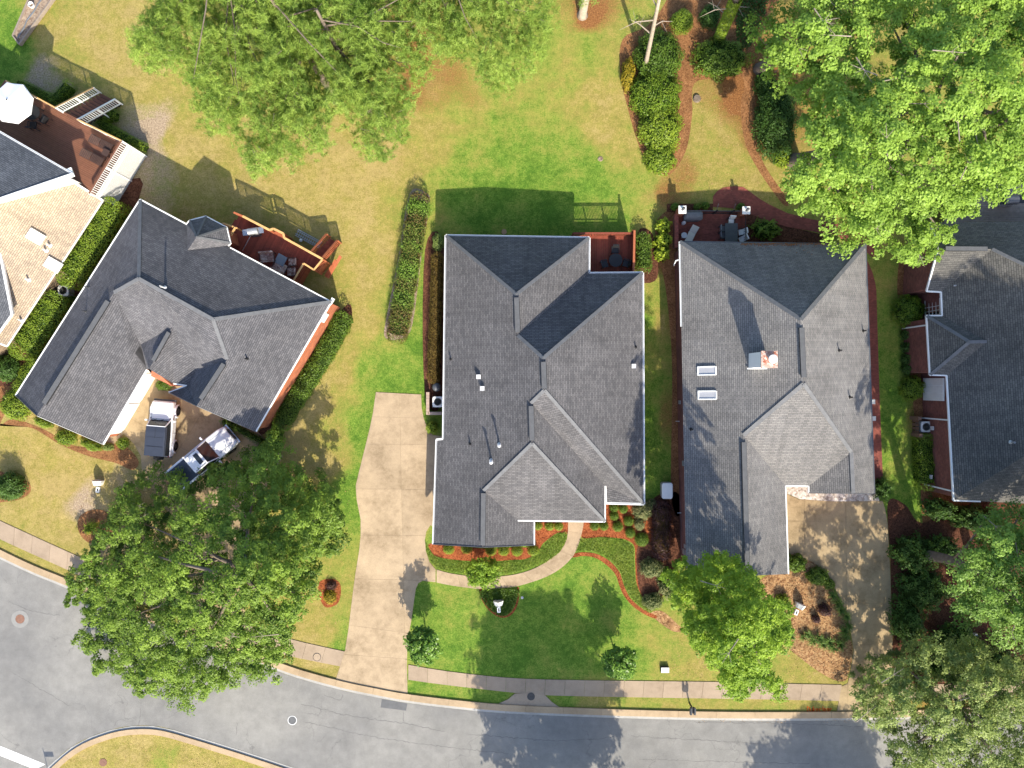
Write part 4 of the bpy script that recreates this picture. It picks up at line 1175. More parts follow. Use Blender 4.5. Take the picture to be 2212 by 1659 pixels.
for vv, zz in ((1030, 1.2), (925, 1.4)): MB().box((x1 + .06, P(0, vv, zz).y, zz), (0.10, 0.30, 0.34)).build('dryer_vent', M['pvc'], fh)

# ---------------------------------------------------------------- far left house
zh = thing('house', 'tall house at the left edge with a slate roof over a sunlit tan shingle wing', 'house', P(60, 520, 0))
R = Roof()
for a in [('e0',158,376,5.5),('e1',-230,152,5.5),('g0',-70,454,8.4),('g1',-480,215,8.4),('s0',-330,560,5.5),('s1',-720,330,5.5)]: R.v(*a)
R.f('e0','e1','g1','g0'); R.f('g0','g1','s1','s0')
rf = R.build(zh, M['shingle_pale']); p = R.p
trim(zh, [p['e1'],p['e0']], M['white'], 0.13); trim(zh, [p['e0'],p['g0'],p['s0']], M['white'], 0.20, 0.24, 'rake_board')
n_ = (p['s0'] - p['e0']); n_.z = 0; n_.normalize(); ins = Vector((n_.y, -n_.x, 0)); ins = ins if ins.dot(p['e1']-p['e0']) > 0 else -ins
wv = [p['e0'],p['e1'],p['s1'],p['s0']]
walls(zh, [Vector((x.x,x.y,5.5)) for x in wv], 0.45, M['stucco'])
MB().face([p['e0']+ins*.44+n_*.45, p['s0']+ins*.44-n_*.45, p['g0']+ins*.44+Vector((0,0,-.3))]).build('gable', M['stucco'], zh)
MB().bar(p['e0']+ins*.3+Vector((0,0,-.12)), p['e0']+ins*.3+n_*1.0+Vector((0,0,-.12)), .5, .12).build('soffit_return', M['white'], zh)
pipe_vent(rf, lerp(lerp(p['e0'],p['e1'],.4), lerp(p['g0'],p['g1'],.4), .35), .4, .05)
R2 = Roof()
R2.plane('T', (222,433), (15,748), 2.3, 0.40, (0,550))
for a in [('a',222,433,2.3),('b',15,748,2.3),('c',-140,690,'T'),('d',-70,455,'T'),('e',157,392,'T')]: R2.v(*a)
R2.f('a','b','c','d','e')
tw = R2.build(zh, M['shingle_tan'], 'wing_roof'); q = R2.p
trim(zh, [q['e'],q['a']], M['white'], .14, .16, 'rake_board'); trim(zh, [q['a'],q['b']], M['white_dirty'], .08, .12); trim(zh, [q['b'],q['c']], M['white'], .12, .14, 'rake_board')
walls(zh, [Vector((x.x,x.y,2.25)) for x in (q['a'],q['b'],q['c'],q['d'],q['e'])], .35, M['wing_wall'], name='wing_wall')
A_, e_, h_, ze_, pt_ = R2.pl['T']; ang = math.atan(pt_)
up = Vector((h_.x*math.cos(ang), h_.y*math.cos(ang), math.sin(ang))); ev = Vector((e_.x,e_.y,0)); nn = up.cross(ev); nn = nn if nn.z > 0 else -nn
for (u, v), g in (((78,511),'white'),((116,572),'skyglass')):
    c = R2.hit(u, v, 'T')
    s = MB(); bt = [c+up*a*.55+ev*b*.42 for a,b in ((-1,-1),(1,-1),(1,1),(-1,1))]; s.hexa(bt, [x+nn*.20 for x in bt]); so = s.build('skylight', M['white'], tw)
    tp = [c+up*a*.49+ev*b*.36+nn*.212 for a,b in ((-1,-1),(1,-1),(1,1),(-1,1))]; MB().face(tp).build('glass', M['white_dirty'] if g == 'white' else M['skyglass'], so)
for u, v in [(108,530),(100,541),(62,604),(47,692)]: pipe_vent(tw, R2.hit(u, v, 'T'), .35, .07, 'white')
R3 = Roof()
for a in [('a',-8,506,3.7),('b',26,679,3.4),('c',-60,800,3.4),('d',-260,730,4.8),('e',-150,505,5.0)]: R3.v(*a)
R3.f('a','b','c','d','e')
pr = R3.build(zh, M['shingle_pale'], 'porch_roof'); q = R3.p
trim(zh, [q['a'],q['b']], M['white'], .17, .2, 'rake_board'); trim(zh, [q['b'],q['c']], M['white'], .12)
walls(zh, [Vector((x.x,x.y,3.3)) for x in (q['a'],q['b'],q['c'],q['d'],q['e'])], .45, M['wing_wall'], name='porch_wall')

# house behind the big tree: only its weathered deck and roof corner show

# ================================================================ DECKS AND FENCES
def boards(root, poly, z, ang, bw, mt, th=0.04, gap=0.013):
    """deck boards clipped to the outline, each an object"""
    ca, sa = math.cos(ang), math.sin(ang)
    loc = [(x * ca + y * sa, -x * sa + y * ca) for x, y in poly]
    y0 = min(p[1] for p in loc); y1 = max(p[1] for p in loc)
    y = y0 + bw / 2
    while y < y1:
        xs = []
        for i in range(len(loc)):
            a, b = loc[i], loc[(i + 1) % len(loc)]
            if (a[1] - y) * (b[1] - y) < 0: xs.append(a[0] + (b[0] - a[0]) * (y - a[1]) / (b[1] - a[1]))
        xs.sort()
        for a, b in zip(xs[::2], xs[1::2]):
            if b - a > 0.15:
                c = (a + b) / 2
                ubox('board', mt, root, (c * ca - y * sa, c * sa + y * ca, z - th / 2), (b - a, bw - gap, th), ang)
        y += bw

def railing(root, pts, z0, hgt, rail_mt, post_mt, bal_mt, cap_w=0.14, post_gap=2.0, bal_gap=0.13, posts=True, zs=None):
    """pts: world (x,y); zs: deck height at each point for stair rails"""
    for i in range(len(pts) - 1):
        za = z0 if zs is None else zs[i]; zb = z0 if zs is None else zs[i + 1]
        a = Vector((pts[i][0], pts[i][1], za)); b = Vector((pts[i + 1][0], pts[i + 1][1], zb))
        d = b - a; L = Vector((d.x, d.y)).length
        up = Vector((0, 0, hgt))
        ubar('rail', rail_mt, root, a + up, b + up, cap_w, 0.04)
        ubar('lower_rail', post_mt, root, a + Vector((0,0,.10)), b + Vector((0,0,.10)), 0.05, 0.08)
        ubar('upper_rail', post_mt, root, a + up - Vector((0,0,.07)), b + up - Vector((0,0,.07)), 0.05, 0.08)
        n = max(1, round(L / post_gap))
        if posts:
            for k in range(n + (1 if i == len(pts) - 2 else 0)):
                q = a + d * (k / n)
                ubox('post', post_mt, root, Vector((q.x, q.y, (q.z + hgt - 0.03) / 2)), (0.10, 0.10, q.z + hgt - 0.03), math.atan2(d.y, d.x))
        m = max(1, int(L / bal_gap))
        for k in range(m):
            q = a + d * ((k + 0.5) / m)
            ubox('baluster', bal_mt, root, q + Vector((0, 0, (hgt + 0.02) / 2 + 0.03)), (0.05, 0.05, hgt - 0.16), math.atan2(d.y, d.x))

def wxy(u, v, z): q = P(u, v, z); return (q.x, q.y)

# ---- high brown deck, far left
d0 = thing('deck', 'high brown deck with white railing and lattice skirt at the left edge', 'deck', P(110, 300, 0))
Z0 = 2.7
ra, rb, rc = wxy(12,174,3.7), wxy(262,304,3.7), wxy(192,418,3.7)
rd = wxy(-70,310,3.7)
ang0 = math.atan2(rb[1] - ra[1], rb[0] - ra[0])
poly0 = [ra, rb, rc, (rc[0] - (rb[0] - ra[0]) * 1.35, rc[1] - (rb[1] - ra[1]) * 1.35), (ra[0] - (rb[0] - ra[0]) * .35, ra[1] - (rb[1] - ra[1]) * .35 - 2.2)]
boards(d0, poly0, Z0, ang0, 0.14, M['brown_deck'])
s0, s1 = wxy(118,232,3.7), wxy(167,258,3.7)
railing(d0, [ra, s0], Z0, 1.0, M['cap_wood'], M['white'], M['white'], 0.10)
railing(d0, [s1, rb], Z0, 1.0, M['cap_wood'], M['white'], M['white'], 0.10)
railing(d0, [rb, rc], Z0, 1.0, M['brown_deck'], M['white'], M['white'], 0.12, 2.0, 0.16)
railing(d0, [ra, wxy(-15,215,3.7)], Z0, 1.0, M['brown_deck'], M['white'], M['white'], 0.12, 2.0, 0.16)
# lattice skirt and rim
def lattice(root, a, b, z0, z1, mt, gap=0.15, off=0.0):
    a = Vector((a[0], a[1], 0)); b = Vector((b[0], b[1], 0)); d = (b - a); L = d.length; d.normalize(); hh = z1 - z0
    mb = MB(); nr = Vector((d.y, -d.x, 0))
    for s, o in ((1, 0.0), (-1, 0.016)):
        x = -hh
        while x < L:
            p0, p1 = (x, z0), (x + hh, z1)
            t0 = max(0, -x / hh); t1 = min(1, (L - x) / hh)
            if t1 > t0:
                xa, xb = x + hh * t0, x + hh * t1
                za, zb = z0 + hh * t0, z0 + hh * t1
                if s < 0: za, zb = z1 - hh * t0, z1 - hh * t1
                mb.bar(a + d * xa + nr * o + Vector((0,0,za)), a + d * xb + nr * o + Vector((0,0,zb)), 0.012, 0.04)
            x += gap
    mb.build('lattice', mt, root, None, 'stuff', merge=False)
lattice(d0, rb, rc, 0.05, 2.35, M['white'])
lattice(d0, s1, rb, 0.05, 2.35, M['white']); lattice(d0, ra, s0, 0.05, 2.35, M['white'])
for a, b in ((rb, rc), (ra, s0), (s1, rb)):
    ubar('rim_board', M['white'], d0, (a[0], a[1], 2.50), (b[0], b[1], 2.50), 0.05, 0.28)
# stairs
e_ = Vector((s1[0] - s0[0], s1[1] - s0[1])); wd = e_.length; e_.normalize(); nn = Vector((-e_.y, e_.x))
mid_ = Vector(((s0[0] + s1[0]) / 2, (s0[1] + s1[1]) / 2))
for k in range(10):
    q = mid_ + nn * (0.14 + 0.29 * k); z = Z0 - 0.25 * (k + 1)
    ubox('tread', M['brown_deck'], d0, (q.x, q.y, z), (wd - 0.1, 0.225, 0.05), ang0)
    ubox('gap_shade_sheet', M['black'], d0, (q.x + nn.x * -.02, q.y + nn.y * -.02, z - .16), (wd - 0.14, 0.30, 0.02), ang0)  # flat black sheet under the tread, added to darken the gap
for s in (s0, s1):
    e2 = (s[0] + nn.x * 2.9, s[1] + nn.y * 2.9)
    railing(d0, [s, e2], 0, 1.0, M['cap_wood'] if s is s0 else M['white'], M['white'], M['white'], 0.10, 1.4, 0.16, True, [Z0, 0.12])

umb = thing('patio_umbrella', 'white octagonal patio umbrella open over the brown deck', 'umbrella', (P(21,219,5.2).x, P(21,219,5.2).y, Z0))
c = P(21, 219, 5.2); uz = 4.95
mb = MB(); ring = [c + Vector((1.55 * math.cos(math.pi / 4 * k + .25), 1.55 * math.sin(math.pi / 4 * k + .25), uz - c.z)) for k in range(8)]
ring2 = [x - Vector((0, 0, .12)) for x in ring]; ap = Vector((c.x, c.y, uz + .55))
for k in range(8):
    j = (k + 1) % 8; m_ = (ring[k] + ring[j]) / 2; m_ = m_ + (Vector((c.x, c.y, m_.z)) - m_) * .05
    mb.face([ring[k], m_, ap]); mb.face([m_, ring[j], ap]); mb.face([ring2[k], ring2[j], ring[j], m_, ring[k]])
mb.build('canopy', M['umbrella'], umb)
MB().tube([(c.x, c.y, Z0), (c.x, c.y, uz + .6)], .03, 8).build('pole', M['dark_wood'], umb)
MB().lathe((c.x, c.y, uz + .55), [(.05,0),(.05,.05),(.001,.1)], 8).build('finial', M['black'], umb)
MB().lathe((c.x, c.y, Z0), [(.3,0),(.3,.08),(.05,.14)], 14).build('base', M['iron'], umb)
for k in range(8): ubar('rib', M['dark_wood'], umb, ap - Vector((0,0,.04)), ring[k] - Vector((0,0,.03)), .02, .02)

def lounger(label, loc, rz, mt):
    t = thing('sun_lounger', label, 'sun lounger', (0, 0, 0), 0, 'loungers on the brown deck')
    for sx in (-.8, .8):
        for sy in (-.28, .28): ubox('leg', M[mt], t, (sx, sy, .15), (.06, .06, .3))
    for sy in (-.3, .3): ubox('side_rail', M[mt], t, (0, sy, .3), (1.9, .06, .08))
    for k in range(9): ubox('slat', M[mt], t, (-.05 + k * .11, 0, .35), (.085, .58, .025))
    for k in range(6): ubox('slat', M[mt], t, (-.18 - k * .10, 0, .39 + k * .06), (.085, .58, .025), 0, 0, .5)
    return place(t, loc, rz)
lounger('dark brown slatted lounger nearest the deck railing', P(219,310,2.95) - Vector((0,0,.28)), ang0, 'dark_wood')
lounger('dark brown slatted lounger further from the deck railing', P(200,340,2.95) - Vector((0,0,.28)), ang0, 'dark_wood')
q = P(231,331,3.0); t = thing('side_table', 'small dark square table between the brown loungers', 'table', (q.x, q.y, Z0))
ubox('table_top', M['dark_wood'], t, (q.x, q.y, Z0 + .48), (.5, .5, .04), ang0)
for sx in (-.2, .2):
    for sy in (-.2, .2): ubox('leg', M['dark_wood'], t, (q.x + sx * math.cos(ang0) - sy * math.sin(ang0), q.y + sx * math.sin(ang0) + sy * math.cos(ang0), Z0 + .23), (.05, .05, .46), ang0)

def chair(name, label, cat, mt_f, mt_s, loc, rz, w=.56, dp=.52, sh=.42, bh=.5, arms=True, grp=None, nseat=1):
    """seat faces +x"""
    t = thing(name, label, cat, (0, 0, 0), 0, grp)
    for sx in (-dp/2 + .03, dp/2 - .03):
        for sy in (-w/2 + .03, w/2 - .03): ubox('leg', mt_f, t, (sx, sy, sh/2), (.045, .045, sh))
    for k in range(nseat):
        cw = (w - .06) / nseat
        MB().box((0.02, -w/2 + .03 + cw*(k+.5), sh + .05), (dp - .04, cw - .02, .11)).build('seat', mt_s, t)
        MB().box((-dp/2 + .02, -w/2 + .03 + cw*(k+.5), sh + .10 + bh/2), (.09, cw - .02, bh), 0, 0, -.18).build('backrest', mt_s, t)
    if arms:
        for sy in (-w/2, w/2): ubox('armrest', mt_f, t, (0, sy, sh + .22), (dp, .06, .04)); ubox('arm_post', mt_f, t, (dp/2 - .04, sy, sh + .1), (.04, .04, .22))
    return place(t, loc, rz)

def table(name, label, mt_t, mt_f, loc, rz, w, d, h=.72, rnd=False, th=.04):
    t = thing(name, label, 'table', (0, 0, 0))
    if rnd: MB().lathe((0, 0, h - th), [(w/2, 0), (w/2, th), (.001, th + .002)], 24).build('table_top', mt_t, t)
    else: MB().box((0, 0, h - th/2), (w, d, th)).build('table_top', mt_t, t)
    k = .36
    for sx in (-1, 1):
        for sy in (-1, 1): ubox('leg', mt_f, t, (sx*w*k, sy*d*k, (h-th)/2), (.05, .05, h - th))
    return place(t, loc, rz)

# ---- red deck of the left house
d1 = thing('deck', 'red stained deck with pale cap rail behind the left house', 'deck', P(600, 540, 0))
Z1 = 1.3
D1 = [wxy(u, v, 2.3) for u, v in ((505,459),(524,467),(697,560),(678,583),(656,569),(634,606))]
house_edge = [wxy(600,606,2.3), wxy(478,540,2.3), wxy(470,505,2.3)]
a1 = math.atan2(D1[2][1] - D1[1][1], D1[2][0] - D1[1][0])
bump_ = [wxy(u, v, 2.3) for u, v in ((582,497),(591,494),(612,504.5),(614,514))]
poly1 = [D1[0], D1[1], bump_[0], bump_[1], bump_[2], bump_[3], D1[2], D1[3], D1[4], D1[5]] + house_edge
boards(d1, poly1, Z1, a1 + math.pi/2, 0.14, M['red_deck'])
railing(d1, [D1[0], D1[1]], Z1, 1.0, M['red_wood'], M['red_wood'], M['red_wood'], .14, 2.0, .12)
railing(d1, [D1[1], bump_[0], bump_[1], bump_[2], bump_[3], D1[2]], Z1, 1.0, M['cap_wood'], M['red_wood'], M['red_wood'], .17, 2.0, .12)
railing(d1, [D1[2], D1[3], D1[4], D1[5]], Z1, 1.0, M['cap_wood'], M['red_wood'], M['red_wood'], .13, 2.0, .11)
bb = [bump_[0], bump_[1], bump_[2], bump_[3]]
cx = sum(p[0] for p in bb)/4; cy = sum(p[1] for p in bb)/4
MB().prism([(cx + (x-cx)*.85, cy + (y-cy)*.85 - .04) for x, y in bb], Z1 + .40, Z1 + .45).build('bench_seat', M['red_wood'], d1)
for a, b in zip([D1[1], D1[2], D1[3]], [D1[2], D1[3], D1[4]]): ubar('rim_board', M['red_wood'], d1, (a[0], a[1], Z1-.12), (b[0], b[1], Z1-.12), .05, .22)
for a, b in ((D1[2], D1[3]), (D1[4], D1[5]), (D1[3], D1[4])):
    n = int(math.hypot(b[0]-a[0], b[1]-a[1]) / .15)
    for k in range(n):
        t_ = (k + .5) / n; ubox('skirt_board', M['red_wood'], d1, (a[0]+(b[0]-a[0])*t_, a[1]+(b[1]-a[1])*t_, .56), (.14, .025, 1.08), math.atan2(b[1]-a[1], b[0]-a[0]))
# stairs
t0, t1 = wxy(671,544,2.3), wxy(695,558,2.3)
e_ = Vector((t1[0]-t0[0], t1[1]-t0[1])); wd = e_.length; e_.normalize(); nn = Vector((-e_.y, e_.x)); mid_ = Vector(((t0[0]+t1[0])/2, (t0[1]+t1[1])/2))
for k in range(6):
    q = mid_ + nn * (.16 + .29*k); ubox('tread', M['red_deck'], d1, (q.x, q.y, Z1 - .19*(k+1)), (wd, .29, .05), a1)
for s in (t0, t1):
    railing(d1, [s, (s[0]+nn.x*1.85, s[1]+nn.y*1.85)], 0, 1.0, M['red_wood'], M['red_wood'], M['red_wood'], .14, 1.8, .12, True, [Z1, .25])
for (ua,va,za),(ub,vb,zb) in (((703,597,.3),(726,562,1.6)),((708,600,.3),(736,553,1.3))):
    ubar('brace_board', M['red_wood'], d1, P(ua,va,za), P(ub,vb,zb), .25, .04)
# pergola beams by the bay
pg = thing('arbor_frame', 'pale timber arbor frame beside the bay of the left house', 'arbor', P(500,500,0))
pa, pb, pc = P(481,482,2.4), P(510,492,2.4), P(498,514,2.4)
ubar('beam', M['cap_wood'], pg, pa, pb, .12, .14); ubar('beam', M['cap_wood'], pg, pb + Vector((0,0,.145)), pc + Vector((0,0,.145)), .12, .14)
for q in (pa, pb, pc): ubox('post', M['cap_wood'], pg, (q.x, q.y, 1.16), (.1, .1, 2.33))
def grill(label, loc, rz, lid='metal', body='steel_dark', shelf='chrome'):
    t = thing('barbecue_grill', label, 'grill', (0,0,0))
    MB().box((0,0,.42), (.72,.50,.78)).build('cabinet', M[body], t)
    lidm = MB(); n = 8; A = []; Bq = []
    for k in range(n + 1):
        th = math.pi * k / n; A.append((-.38, .27*math.cos(th), .84 + .26*math.sin(th))); Bq.append((.38, .27*math.cos(th), .84 + .26*math.sin(th)))
    lidm.hexa([Vector(x) for x in A], [Vector(x) for x in Bq]); lo = lidm.build('lid', M[lid], t, smooth=False)
    MB().tube([(-.25,-.30,.98),(.25,-.30,.98)], .015, 6).build('lid_handle', M['black'], lo)
    for s in (-1, 1): MB().box((s*.60, 0, .83), (.42,.46,.04)).build('side_shelf', M[shelf], t)
    for sx in (-.3,.3):
        for sy in (-.2,.2): MB().lathe((sx,sy,0), [(.04,0),(.04,.04)], 8).build('wheel', M['black'], t)
    return place(t, loc, rz)
q = P(547,500,2.1); grill('grey steel barbecue with open side shelves on the red deck', (q.x, q.y, Z1), .15)
q = P(610,566,1.9)
fl = M['cushion']
chair('loveseat', 'wide loveseat with two floral cushions on the red deck', 'loveseat', M['dark_wood'], fl, (P(577,556,1.8).x, P(577,556,1.8).y, Z1), math.radians(-85), 1.15, .72, .38, .42, True, None, 2)
chair('patio_chair', 'floral cushioned chair beside the rail corner of the red deck', 'chair', M['dark_wood'], fl, (P(632,566,1.8).x, P(632,566,1.8).y, Z1), math.radians(180), .6, .62, .38, .35, True)
chair('patio_chair', 'floral cushioned chair close to the eave on the red deck', 'chair', M['dark_wood'], fl, (P(630,587,1.8).x, P(630,587,1.8).y, Z1), math.radians(180), .66, .68, .38, .42, True)
chair('loveseat', 'floral loveseat half hidden under the eave of the left house', 'loveseat', M['dark_wood'], fl, (P(605,577,1.8).x, P(605,577,1.8).y, Z1), math.radians(62), 1.1, .7, .38, .42, True, None, 2)
table('patio_table', 'square blue grey table among the floral chairs', M['table_glass'], M['steel_dark'], (P(606,561,1.9).x, P(606,561,1.9).y, Z1), a1, .78, .78, .55)
pl_ = MB().tube([P(541,510,Z1+.9) , P(524,541,Z1+.05)], .035, 8).build('pole', M['metal']); tag(pl_, 'grey metal pole leaning across the red deck', 'pole')
# ladder stack on the grass
lad = thing('ladder', 'aluminium extension ladder lying on the grass behind the red deck', 'ladder', P(667,517,0))
La, Lb = P(641,502,.1), P(693,530,.1); dd = (Lb-La).normalized(); sd = Vector((dd.y,-dd.x,0))
for s in (-.26,-.12,.12,.26): ubar('stile', M['metal'], lad, La + sd*s + Vector((0,0,.03 if abs(s)>.2 else .1)), Lb + sd*s + Vector((0,0,.03 if abs(s)>.2 else .1)), .05, .08)
for k in range(12):
    q = La + (Lb-La)*((k+.5)/12); ubar('rung', M['metal'], lad, q - sd*.25 + Vector((0,0,.04)), q + sd*.25 + Vector((0,0,.04)), .03, .03)
bl = MB().lathe(P(651,520,0), [(.001,0),(.10,.03),(.15,.13),(.13,.22),(.06,.28),(.001,.29)], 14).build('garden_globe', M['white'], smooth=True); tag(bl, 'small white ball lying beside the ladder', 'ball')

q = P(70,243,3.4); table('patio_table', 'dark round table half hidden under the white umbrella on the brown deck', M['black'], M['black'], (q.x, q.y, Z0), 0, 1.1, 1.1, .72, True)
for dx, dy, r, lb in ((.75,-.45,150,'black chair right of the umbrella table on the brown deck'),(-.1,-.9,85,'black chair below the umbrella table on the brown deck')):
    chair('patio_chair', lb, 'chair', M['black'], M['black'], (q.x+dx, q.y+dy, Z0), math.radians(r), .58,.55,.42,.5,True,'black chairs at the umbrella table')
# ---- small red deck of the middle house
d2 = thing('deck', 'small dull red deck with slatted rail at the back of the middle house', 'deck', P(1320,548,0))
Z2 = 1.0
A2, B2, C2, D2 = wxy(1238,504,2), wxy(1368,504,2), wxy(1368,606,2), wxy(1238,606,2)
boards(d2, [A2,B2,C2,D2], Z2, math.pi/2, 0.14, M['red_deck'])
railing(d2, [A2, B2], Z2, 1.0, M['red_deck'], M['red_deck'], M['red_deck'], .16, 1.75, .12)
w0, w1 = P(1371,497,2.5), P(1369,592,2.5)
n = 26
for k in range(n):
    q = w0 + (w1-w0)*((k+.5)/n); ubox('fence_board', M['red_deck'], d2, (q.x, q.y, 1.2), (.03, (w0-w1).length/n*.96, 2.4))
ubar('cap_rail', M['red_wood'], d2, w0 + Vector((0,0,-.06)), w1 + Vector((0,0,-.06)), .16, .05)
for q in (w0, w1): ubox('post', M['red_deck'], d2, (q.x-.08, q.y, 1.2), (.10,.10,2.42))
q = P(1330,562,1.7)
table('patio_table', 'round black table on the small red deck', M['black'], M['black'], (q.x,q.y,Z2), 0, 1.05, 1.05, .72, True)
for dx, dy, r, lb in ((0,.85,-90,'black metal chair at the far side of the round deck table'),(-.85,-.25,15,'black metal chair left of the round deck table'),(.85,-.2,165,'black metal chair right of the round deck table')):
    chair('patio_chair', lb, 'chair', M['black'], M['steel_dark'] if False else M['black'], (q.x+dx,q.y+dy,Z2), math.radians(r), .55,.5,.42,.5,True,'black chairs round the deck table')

# ---- patio of the right house: brick pillars, iron railing, furniture
for u, v, lb in ((1474,453,'white capped brick pillar at the west end of the patio rail'),(1612,454.5,'white capped brick pillar at the east end of the patio rail')):
    q = P(u, v, 1.5); t = thing('brick_pillar', lb, 'pillar', (q.x,q.y,0), 0, 'pillars of the patio railing')
    MB().box((q.x,q.y,.72), (.48,.48,1.44)).build('shaft', M['brick_orange'], t)
    MB().box((q.x,q.y,1.49), (.60,.60,.10)).build('cap', M['white'], t)
    lm = MB().lathe((q.x,q.y,1.54), [(.10,0),(.04,.05),(.04,.14),(.12,.18),(.09,.42),(.13,.44),(.001,.58)], 8).build('lantern', M['steel_dark'], t)
    MB().lathe((q.x,q.y,1.73), [(.10,0),(.085,.2)], 8).build('lantern_glass', M['pvc'], lm)
fe = thing('iron_railing', 'black iron railing with a gate along the back of the red patio', 'railing', P(1545,456,0))
f0, f1 = P(1480,455,1.05), P(1606,456,1.05)
ubar('rail', M['steel_dark'], fe, f0, f1, .05, .05); ubar('lower_rail', M['black'], fe, f0 - Vector((0,0,.92)), f1 - Vector((0,0,.92)), .04, .04)
nn_ = int((f1-f0).length/.12)
for k in range(nn_):
    q = f0 + (f1-f0)*((k+.5)/nn_); ubox('picket', M['black'], fe, (q.x,q.y,.56), (.022,.022,.96))
for t_ in (.54,.83):
    q = f0 + (f1-f0)*t_; ubox('gate_post', M['black'], fe, (q.x,q.y,.62), (.09,.09,1.22)); ubar('gate_strut', M['steel_dark'], fe, q + Vector((-.02,.05,.1)), q + Vector((.12,.55,.12)), .03,.03)
f2, f3 = P(1610,462,1.05), P(1612,530,1.05)
ubar('rail', M['black'], fe, f2, f3, .05, .05)
for k in range(16):
    q = f2 + (f3-f2)*((k+.5)/16); ubox('picket', M['black'], fe, (q.x,q.y,.52), (.022,.022,1.02))
lw_ = thing('brick_wall', 'low red brick wall along the west side of the patio', 'wall', P(1461,498,0))
wa, wb = P(1461.5,462,.8), P(1461.5,534,.8)
MB().box(((wa.x+wb.x)/2,(wa.y+wb.y)/2,.37), (.22,abs(wa.y-wb.y),.74)).build('wall', M['brick_red'], lw_)
nb = 13
for k in range(nb): ubox('coping_brick', M['patio'], lw_, (wa.x, wa.y+(wb.y-wa.y)*(k+.5)/nb, .775), (.30,abs(wa.y-wb.y)/nb*.95,.07))
# covered grill
q = P(1499,465,1.0); t = thing('covered_grill', 'large grill under a grey fitted cover in the patio corner', 'grill', (q.x,q.y,0))
cv = MB(); secs = []
for z, sx, sy, ch_ in ((.02,.62,.30,.06),(.7,.70,.34,.1),(.86,.74,.36,.12),(1.06,.66,.24,.12),(1.14,.5,.12,.06)):
    secs.append([Vector((q.x+x,q.y+y,z)) for x, y in ((-sx,-sy+ch_),(-sx+ch_,-sy),(sx-ch_,-sy),(sx,-sy+ch_),(sx,sy-ch_),(sx-ch_,sy),(-sx+ch_,sy),(-sx,sy-ch_))])
cv.loft(secs).build('cover', M['cover'], t)
MB().lathe((q.x-.62,q.y-.42,0), [(.15,0),(.16,.1),(.16,.35),(.10,.45),(.001,.46)], 12).build('gas_bottle', M['pvc'], t)
wf = M['white_dirty']
table('patio_table', 'dark rectangular table in the shade of the red patio', M['steel_dark'], M['black'], (P(1580,502,.72).x, P(1580,502,.72).y,0), 0, 1.0, 1.45, .72)
for u, v, r, lb in ((1580,477,-95,'white mesh chair at the head of the dark patio table'),(1603,501,190,'upper white mesh chair on the east side of the dark patio table'),(1604,516,205,'lower white mesh chair on the east side of the dark patio table'),
                    (1562,494,0,'upper white mesh chair on the west side of the dark patio table'),(1562,508,5,'lower white mesh chair on the west side of the dark patio table')):
    c = P(u, v, .6); chair('patio_chair', lb, 'chair', M['black'], wf if u > 1570 else M['cover'], (c.x,c.y,0), math.radians(r), .52,.5,.42,.58,True,'chairs round the dark patio table')
c = P(1493,509,.5); t = thing('lounge_chair', 'beige sling lounge chair in the patio corner by the house', 'lounge chair', (0,0,0))
MB().box((.15,0,.36), (1.0,.55,.06)).build('seat', M['stucco'], t); MB().box((-.55,0,.58), (.62,.55,.06),0,0,.75).build('backrest', M['stucco'], t)
for sx in (-.3,.55):
    for sy in (-.26,.26): ubox('leg', M['metal'], t, (sx,sy,.17), (.04,.04,.34))
place(t, (c.x,c.y,0), math.radians(245))
table('side_table', 'small round pale table beside the beige lounge chair', M['pvc'], M['metal'], (P(1478,508,.45).x, P(1478,508,.45).y,0), 0, .46,.46,.45, True)

# ---- weathered deck at the right edge
d3 = thing('deck', 'weathered grey board deck behind the right hand house', 'deck', P(2160,450,0))
Z3 = 1.2
pl3 = [wxy(u, v, Z3) for u, v in ((2040,400),(2260,395),(2262,486),(2040,486))]
boards(d3, pl3, Z3, 0.0, 0.145, M['grey_wood'])
q = P(2183,432,2.0); t = grill('black grill with a grey hood on the weathered deck at the right edge', (0,0,0), 0, 'steel_dark', 'metal', 'black'); place(t, (q.x,q.y,Z3), .05)
for ch_ in t.children: pass
t.scale = (1.35,1.3,1.0)

# ================================================================ VEHICLES
def rect_sec(x, hw, z0, z1, r, tw=None):
    tw = hw if tw is None else tw
    return [Vector((x,-hw,z0+.1)), Vector((x,-hw+.06,z0)), Vector((x,hw-.06,z0)), Vector((x,hw,z0+.1)), Vector((x,hw,z1-r*1.3)), Vector((x,(hw+tw)/2-r*.25,z1-r*.35)), Vector((x,tw-r,z1)), Vector((x,-tw+r,z1)), Vector((x,-(hw+tw)/2+r*.25,z1-r*.35)), Vector((x,-hw,z1-r*1.3))]

def wheel_proto(t, x, y, r=.40, w=.26, rot=0):
    mb = MB(); prof = [(.22,-w/2),(r-.04,-w/2),(r,-w/2+.05),(r,w/2-.05),(r-.04,w/2),(.22,w/2)]
    rings = [[Vector((x + rr*math.cos(2*math.pi*k/20), y + yy, r + rr*math.sin(2*math.pi*k/20))) for k in range(20)] for rr, yy in prof]
    for a, b in zip(rings, rings[1:]):
        for k in range(20): j = (k+1)%20; mb.face([a[k],a[j],b[j],b[k]])
    o = mb.build('wheel', M['tyre'], t)
    s = 1 if y > 0 else -1
    rm = MB()
    for yy in (w/2-.05, -w/2+.05): rm.face([Vector((x + .22*math.cos(2*math.pi*k/16), y + yy, r + .22*math.sin(2*math.pi*k/16))) for k in range(16)])
    ro = rm.build('rim', M['steel_dark'], o)
    return o

